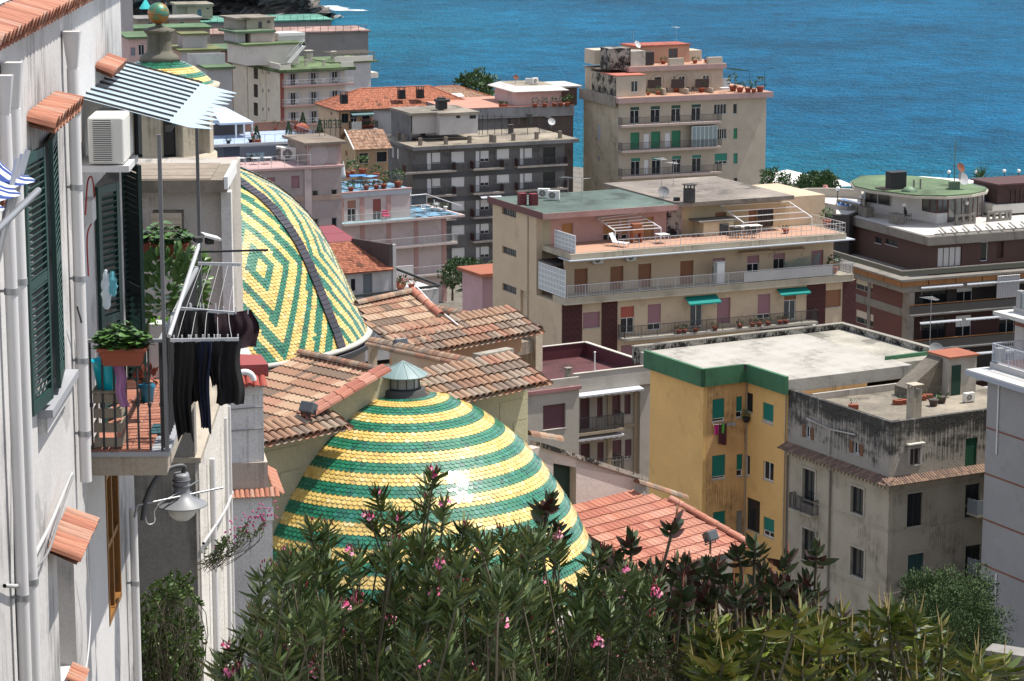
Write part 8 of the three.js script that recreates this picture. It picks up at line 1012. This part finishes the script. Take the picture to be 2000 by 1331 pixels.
function roundLeaf(){const P=[0,0,0],I=[],n=10;for(let i=0;i<=n;i++){const a=-0.5+i/n*(Math.PI+1.0),r=0.9+0.1*Math.cos(a*8);P.push(Math.cos(a)*r*0.9,0.1*Math.abs(Math.cos(a))+0.12*Math.sin(a*2),Math.sin(a)*r+0.4);}for(let i=1;i<=n;i++)I.push(0,i+1,i);const g=new THREE.BufferGeometry();g.setAttribute('position',new THREE.Float32BufferAttribute(P,3));g.setAttribute('uv',new THREE.Float32BufferAttribute(new Float32Array(P.length/3*2),2));g.setIndex(I);g.computeVertexNormals();return g;}
// -- street lamp on its bracket
{
const d=26.8,p=at(355,985,d),t=thing('street_lamp','grey bell-shaped street lamp hanging from a curved wall bracket','street lamp',p,0.2),m=mat([0.20,0.21,0.22],{r:0.45});const s=d/5137;
mk('hood',lathe([[0.001,0.34],[0.075,0.335],[0.085,0.3],[0.085,0.14],[0.11,0.12],[0.13,0.07],[0.26,0.0],[0.265,-0.012],[0.25,-0.012],[0.12,0.05],[0.001,0.06]],32),m,t);mk('globe',lathe([[0.16,0.0],[0.16,-0.05],[0.13,-0.12],[0.07,-0.17],[0.001,-0.185]],28),mat([0.55,0.55,0.52],{r:0.3}),t);mk('vent_ring',[new THREE.TorusGeometry(0.088,0.01,6,28).rotateX(1.57).translate(0,0.2,0),new THREE.TorusGeometry(0.088,0.01,6,28).rotateX(1.57).translate(0,0.26,0)],mat([0.10,0.10,0.11]),t);const w=(u,v,dz=0)=>V((u-355)*s,-(v-985)*s,dz);mk('arm',tube([w(272,1000,0.3),w(280,960,0.25),w(305,920,0.15),w(335,906,0.05),w(362,908,0),w(355,930,0)],0.026,32,10),mat([0.06,0.062,0.066],{r:0.5}),t);mk('bracket_rod',[bar(w(262,968,0.3),w(440,960,-0.1),0.012),bar(w(335,962,0.1),w(390,938,0),0.01),bar(w(262,968,0.3),w(256,992,0.32),0.014)],steel,t);mk('cable',tube([w(335,962,0.12),w(318,968,0.16),w(298,985,0.2),w(296,1010,0.2),w(284,1012,0.22),w(276,985,0.25)],0.006,30,5),whitePaint,t);
}
// -- grey house with a flat slab roof, white house and lane walls behind
{
const b=new Building('house','grey-walled house with wide sloping slab roof beside the diamond dome','building',245,352,42,88.1,36);const f=b.face('F',0),w=grimy([0.40,0.38,0.355]),yT=b.F(300,352)[1],xR=b.F(432,400)[0],zF=b.hit(300,296,'y',yT+0.25).z;f.win(293,416,356,470,'roll',{m:mat([0.36,0.31,0.24],{t:'grime'}),sill:0,depth:0.03,name:'blind_window'});
f.M.setPosition(0,0,-0.35);f.wall('front_wall',-3,xR,0,yT-0.22,w);b.box('core',-3,xR,0,yT-0.22,-4.5,-0.62,w);b.box('white_quoin',xR-0.02,xR+0.14,0,yT-0.23,-0.5,-0.2,plaster([0.66,0.65,0.63]));const e=b.hit(441,351,'z',0).x;mk('roof_slab',[slab([[-3,zF-0.3],[e+0.0,zF-0.3],[e,0.02],[-3,0.02]],yT-0.2,yT)],mat([0.36,0.31,0.25],{t:'concrete',r:0.9}),b.g);for(let i=0;i<5;i++)b.box('roof_strip',-3,e-0.25,yT+0.002,yT+0.014+0.002*(i%2),-0.05-(i+1)*(-(zF-0.3))/5+0.02,-0.05-i*(-(zF-0.3))/5,mat([0.38,0.32,0.26],{t:'concrete',r:0.9}));b.box('roof_verge',e-0.03,e+0.03,yT-0.15,yT+0.05,zF-0.3,0.03,whitePaint);
}
{
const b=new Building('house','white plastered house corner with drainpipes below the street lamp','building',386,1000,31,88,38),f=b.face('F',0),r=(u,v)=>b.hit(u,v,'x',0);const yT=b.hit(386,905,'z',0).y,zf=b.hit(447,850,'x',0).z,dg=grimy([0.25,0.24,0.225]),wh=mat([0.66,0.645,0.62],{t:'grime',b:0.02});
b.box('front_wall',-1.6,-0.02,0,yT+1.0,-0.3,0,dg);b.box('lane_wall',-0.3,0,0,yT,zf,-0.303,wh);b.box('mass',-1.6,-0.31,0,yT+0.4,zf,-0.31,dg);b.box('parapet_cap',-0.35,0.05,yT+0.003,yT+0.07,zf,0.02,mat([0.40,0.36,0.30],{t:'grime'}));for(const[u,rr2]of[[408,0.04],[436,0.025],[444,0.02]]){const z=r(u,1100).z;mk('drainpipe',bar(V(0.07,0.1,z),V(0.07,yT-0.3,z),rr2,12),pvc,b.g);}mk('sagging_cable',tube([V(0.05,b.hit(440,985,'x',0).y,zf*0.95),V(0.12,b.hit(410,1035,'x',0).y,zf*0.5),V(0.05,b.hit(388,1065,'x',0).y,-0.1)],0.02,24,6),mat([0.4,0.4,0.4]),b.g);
}
{
const b=new Building('house','white lane house with tile string course beside the striped dome','building',452,760,41,80,33),f=b.face('F',0),wh=mat([0.66,0.66,0.67],{t:'grime',b:0.015}),X=(u,v)=>b.F(u,v);const x1=X(514,800)[0],x2=X(530,1000)[0],yA=X(480,752)[1],yB=X(500,905)[1],yC=X(500,968)[1];
b.box('upper_wall',-0.6,x1,yB,yA,-3,0,wh);b.box('lower_wall',-0.6,x2,0,yC,-3,0.12,wh);b.box('ledge',-0.6,x1+0.05,yC+0.003,yB+0.02,-3,0.05,mat([0.45,0.38,0.33],{t:'grime'}));const cp=coppo(0.085,0.22,0.9);{const P=part('string_tiles',b.g);let n=0;for(let x=-0.6;x<x2+0.1;x+=0.08,n++){const m=mk('course_tile',cp,eaveTile[n%4],P);lookM(V(x,yC+0.06,0.12),V(0,-0.5,0.85)).decompose(m.position,m.quaternion,m.scale);}for(let z=0;z>-1.6;z-=0.08,n++){const m=mk('course_tile',cp,eaveTile[n%4],P);lookM(V(x2+0.1,yC+0.06+0.0,z),V(0.85,-0.5,0)).decompose(m.position,m.quaternion,m.scale);}}
{const P=part('tile_top',b.g);for(let i=0;i<6;i++){const m=mk('top_tile',coppo(0.12,0.3),mat([0.36,0.07,0.05],{t:'plaster'}),P);lookM(V(-0.05+i*0.11,yA+0.04,0.02),V(0,-0.4,0.9)).decompose(m.position,m.quaternion,m.scale);}mk('red_flashing',slab([[-0.4,-1.2],[x1+0.05,-0.9],[x1+0.1,-0.1],[-0.4,-0.1]],yA+0.1,yA+0.3),mat([0.27,0.05,0.045],{r:0.6}),P);mk('duct',new THREE.TorusGeometry(0.14,0.05,10,20,3.2).translate(0.2,yA+0.1,0.15),whitePaint,P);}for(const y of[X(480,842)[1],X(480,800)[1]])f.mk('wall_cable',tube([V(-0.5,y,0.02),V(0.1,y+0.02,0.03),V(x1,y+0.04,0.02)],0.01,16,5),mat([0.25,0.25,0.25]));{const v=X(517,970);f.box('wall_vent',v[0],v[0]+0.12,v[1]-0.35,v[1]-0.15,0.12,0.2,whitePaint);}
}
// -- planting on the slope below the camera
const lm=(a,r=0.42,tr)=>a.map((c)=>mat(c,tr?{r,two:1,phys:{transmission:tr,thickness:0}}:{r,two:1}));
function interp(pts,u){for(let i=1;i<pts.length;i++)if(u<=pts[i][0]){const[a,b]=pts[i-1],[c,d]=pts[i];return b+(d-b)*clamp((u-a)/(c-a));}return pts[pts.length-1][1];}
function shrub(name,label,base,tips,o){ // stems rise from one foot to the given tips; leaves stand in whorls along the upper stem
const t=thing(name,label,o.cat??'shrub',base),st=[],list=[],q=new THREE.Quaternion(),qa=new THREE.Quaternion();seed(o.seed);
for(const tip of tips){
const e=tip.clone().sub(base),le=o.lean??0.9,mid=e.clone().sub(V(rr(-le,le),1,rr(-le,le)).normalize().multiplyScalar(Math.min(0.75,e.length()*0.4))),cv=new THREE.QuadraticBezierCurve3(V(rr(-0.2,0.2),0,rr(-0.2,0.2)),mid,e);st.push(new THREE.TubeGeometry(cv,6,o.stem??0.008,4));
const L=cv.getLength(),n=o.whorls;for(let i=0;i<n;i++){const s=1-(i*o.gap*rr(0.85,1.15))/L;if(s<0.1)break;const p=cv.getPoint(s),d=cv.getTangent(s),k=clamp((i+0.6)/5),a0=i*2.4+rr(0,6),m=o.per;for(let j=0;j<m;j++){const a=a0+j*2*Math.PI/m+rr(-0.4,0.4),side=V(Math.cos(a),0,Math.sin(a)),el=o.up0*(1-k)+o.up1*k+rr(-0.3,0.3),dir=side.multiplyScalar(Math.cos(el)).addScaledVector(d,Math.sin(el)).normalize();q.setFromUnitVectors(V(0,1,0),dir);qa.setFromAxisAngle(V(0,1,0),Math.atan2(dir.x,dir.z)*0.3+rr(-0.5,0.5)+(o.face?Math.atan2(-dir.x,dir.z):0));if(rnd()<0.12)continue;const sc=(0.55+0.45*k)*rr(0.45,1.2);list.push({m:M4(p,q.clone().multiply(qa),V(sc,sc,sc)),k:Math.floor(rnd()*o.mats.length),g:Math.floor(rnd()*2)});}}
}
mk('stems',st,o.bark??mat([0.10,0.085,0.05]),t);scatter(t,'leaf','leaf_mass',[leafGeo(o.len,o.wid,o.fold??0.3,0.12,4),leafGeo(o.len*0.9,o.wid*1.05,o.fold??0.35,o.droop??0.32,4)],o.mats,list,o.most??300);return t;
}
const footOf=(u,d)=>{const p=at(u,1250,d);return V(p.x,landY(p.x,d)-0.1,p.z);};
{ // oleanders
const top=[[430,1210],[470,1150],[520,1100],[600,1080],[700,1070],[800,1055],[900,1045],[1000,1040],[1080,1055],[1160,1075],[1260,1110],[1300,1150]],spots=[[515,14.6,430,640],[735,15.4,560,880],[925,14.8,800,1060],[1120,16.0,980,1290]],tall=[[640,1005],[602,1000],[735,940],[720,985],[780,985],[848,902],[835,950],[868,960],[905,1005],[955,1030],[1180,1050],[1075,1040],[520,1085],[560,1060]],gr=lm([[0.062,0.10,0.03],[0.095,0.14,0.042],[0.038,0.064,0.02],[0.15,0.195,0.08],[0.115,0.13,0.03]],0.32),labels=['leftmost','a','b','c'],words=['sparse oleander with loose pink blossom against the white lane house','tall oleander whose blossoming shoots cross the striped dome\'s middle','dense oleander before the striped dome, pink blossom low on its face','oleander mixing into the dark rubber plants, with red buds'];
const pk=[[0.60,0.13,0.25],[0.72,0.30,0.40],[0.48,0.05,0.14]].map((c)=>mat(c,{r:0.7,two:1})),bud=mat([0.20,0.012,0.03],{r:0.7}),petal=(()=>{const l=[];for(let i=0;i<5;i++)l.push(leafGeo(0.017,0.019,0.25,-0.4,2).rotateX(1.15).rotateY(i*1.257));return merge(l);})();
spots.forEach(([uc,dc,u0,u1],k)=>{
seed(200+k);const tips=[],blooms=[];for(const[u,v]of tall)if(u>=u0&&u<u1&&(k===3?u>1060:u<spots[k][3]-60||k===2))tips.push(at(u,v+26,dc+rr(-0.3,0.3)));
for(let i=0;i<150;i++){const u=rr(u0,u1),v=interp(top,u)+(i<14?rr(-10,40):52+Math.pow(rnd(),0.85)*250),d=dc+rr(-1.2,1.4);const p=at(u,v,d);tips.push(p);if(rnd()<0.27)blooms.push(p);}
const t=shrub('oleander',words[k],footOf(uc,dc),tips,{seed:300+k,whorls:17,gap:0.026,per:3,up0:1.25,up1:0.6,len:0.135,wid:0.019,fold:0.2,droop:0.2,lean:0.7,mats:gr,stem:0.006,face:0});
const fl=[],bd=[];seed(400+k);for(const p of[...blooms,...tips.slice(0,5)]){const c=p.clone().sub(t.position),n=3+Math.floor(rnd()*7),big=rnd()<0.5;for(let i=0;i<n;i++){const o=V(rr(-1,1),rr(-0.2,1),rr(-1,1)).multiplyScalar(0.034);if(big){const q=new THREE.Quaternion().setFromUnitVectors(V(0,1,0),V(o.x*8,0.6,o.z*8+0.5).normalize());fl.push({m:M4(c.clone().add(o),q,V(1,1,1).multiplyScalar(rr(0.7,1.2))),k:Math.floor(rnd()*3)});}bd.push(new THREE.SphereGeometry(0.005,5,4).scale(1,2.4,1).translate(c.x+o.x*0.9,c.y+0.02+o.y,c.z+o.z*0.9));}}scatter(t,'blossom','blossom_mass',petal,pk,fl);mk('buds',bd,bud,t);
});
}
{ // dark rubber plants with red shoots
const gr=lm([[0.034,0.056,0.02],[0.05,0.075,0.025],[0.062,0.036,0.024],[0.024,0.042,0.016],[0.075,0.028,0.024]],0.34),top=[[1110,1120],[1180,1085],[1300,1080],[1440,1090],[1560,1105],[1640,1150]],shoot=mat([0.42,0.12,0.07],{r:0.6});
[[1075,18.5,[[1075,972],[1062,1010],[1090,1030]],'lone rubber plant shoot rising before the striped dome\'s right edge',0,0],[1270,18,[[1235,1050],[1320,1012],[1200,1085],[1165,1075]],'dark rubber plant in front of the red tiled chapel roof',1120,1370],[1500,18.6,[[1475,1060],[1440,1075],[1595,1068],[1540,1085]],'reddish-leaved rubber plant in front of the grey palazzo',1360,1640]].forEach(([uc,d,tall,label,u0,u1],k)=>{
seed(500+k);const tips=tall.map(([u,v])=>at(u,v,d));if(u1)for(let i=0;i<100;i++){const u=rr(u0,u1);tips.push(at(u,interp(top,u)+10+rnd()*250,d+rr(-1,1.2)));}const t=shrub('rubber_plant',label,footOf(uc,d),tips,{seed:520+k,whorls:8,gap:0.04,per:3,up0:1.2,up1:0.35,len:0.15,wid:0.055,fold:0.22,droop:0.3,lean:0.5,mats:gr,stem:0.011});
const sh=[];for(const p of tips)if(rnd()<0.6){const c=p.clone().sub(t.position);sh.push(new THREE.ConeGeometry(0.008,rr(0.08,0.17),6).translate(0,0.07,0).rotateZ(rr(-0.25,0.25)).translate(c.x,c.y,c.z));}mk('shoots',sh,shoot,t);
});
}
{ // bright yellow-green figs in front
const gr=lm([[0.115,0.145,0.024],[0.16,0.18,0.032],[0.07,0.10,0.02],[0.18,0.16,0.032],[0.05,0.07,0.016]],0.22),top=[[1330,1260],[1400,1200],[1480,1190],[1600,1185],[1700,1165],[1800,1185],[1850,1230]],shoot=mat([0.40,0.30,0.12],{r:0.6});
[[1500,14.2,1350,1620,'yellow-green fig bush with long glossy drooping leaves'],[1720,14.6,1590,1850,'olive-green fig bush with pale upright shoots before the round tree'],[1930,13.8,1880,1975,'small glossy fig sprig by the lane at the white block\'s foot']].forEach(([uc,d,u0,u1,label],k)=>{
seed(600+k);const tips=[];for(let i=0;i<(k===2?8:75);i++){const u=rr(u0,u1);tips.push(at(u,(k===2?1265:interp(top,u))+8+rnd()*(k===2?60:190),d+rr(-0.8,0.9)));}const t=shrub('fig_bush',label,footOf(uc,d),tips,{seed:620+k,whorls:11,gap:0.034,per:2,up0:1.0,up1:0.0,len:0.17,wid:0.042,fold:0.3,droop:0.55,mats:gr,stem:0.009});
const sh=[];for(const p of tips)if(rnd()<0.7){const c=p.clone().sub(t.position);sh.push(new THREE.ConeGeometry(0.006,rr(0.10,0.2),6).translate(0,0.09,0).rotateZ(rr(-0.2,0.2)).translate(c.x,c.y,c.z));}mk('shoots',sh,shoot,t);
});
}
{ // small red-tipped privet, round tree, climber by the lane
seed(700);const tips=[];for(let i=0;i<70;i++)tips.push(at(rr(1220,1400),1255+rnd()*110,14.2+rr(-0.5,0.6)));shrub('privet','small-leaved shrub with red tips between oleander and fig',footOf(1310,14.2),tips,{seed:701,whorls:12,gap:0.022,per:3,up0:1,up1:0.3,len:0.034,wid:0.016,mats:lm([[0.05,0.07,0.02],[0.08,0.05,0.025],[0.035,0.055,0.018]]),stem:0.004});
const p=at(1850,1400,78);boxTree(V(p.x,p.y-3.2,p.z),1.75,8.0,'round dense green tree before the palazzo\'s dark front',undefined,{trunk:3.0,n:230,leaf:0.085,per:230,mats:lm([[0.04,0.075,0.018],[0.055,0.095,0.024],[0.03,0.055,0.014]],0.85)});
const c=[],g=lm([[0.09,0.15,0.035],[0.06,0.11,0.028],[0.13,0.19,0.05]],0.5);seed(710);for(let i=0;i<210;i++){const v=1105+Math.pow(rnd(),0.8)*250,w=26+40*clamp((v-1090)/120);c.push(at(330+rr(-w,w)+(v<1150?15:0),v,28.6+rr(-0.5,0.5)));}shrub('climbing_shrub','bushy green climber in the lane under the street lamp',V(at(330,1400,28.6).x,at(330,1420,28.6).y,-28.6),c,{seed:711,whorls:9,gap:0.03,per:4,up0:0.9,up1:0.3,len:0.06,wid:0.034,mats:g,stem:0.005,lean:1.6});
const s=[];for(let i=0;i<34;i++){const k=rnd();s.push(at(398+120*k+rr(-8,8),1085-75*k+rr(-14,14),30+rr(-0.2,0.2)));}const tb=shrub('trailing_plant','trailing plant with loose pink flower sprays over the white lane wall',at(404,1110,30),s,{seed:712,whorls:7,gap:0.03,per:3,up0:0.8,up1:0.2,len:0.05,wid:0.022,mats:g,stem:0.004});const fl=[];for(let i=0;i<90;i++){const k=Math.pow(rnd(),0.5),q=at(420+110*k+rr(-18,18),1065-70*k+rr(-20,20),30).sub(tb.position);fl.push(new THREE.SphereGeometry(0.012,6,4).translate(q.x,q.y,q.z));}mk('flowers',fl,mat([0.55,0.10,0.25]),tb);
}
// low wall of the lane at the right edge
{const p=at(1985,1330,40),t=thing('lane_wall','grey concrete lane wall below the white apartment block','wall',V(p.x+1,p.y-3,p.z),-0.5);mk('wall',bx(-1.5,3,0,3.2,-0.3,0),conc([0.30,0.29,0.28]),t);mk('coping',bx(-1.55,3.05,3.2,3.28,-0.36,0.06),conc([0.38,0.37,0.35]),t);}
scene.traverse((o)=>{if(o.isMesh){o.castShadow=true;o.receiveShadow=true;}});
renderer.render(scene,camera);
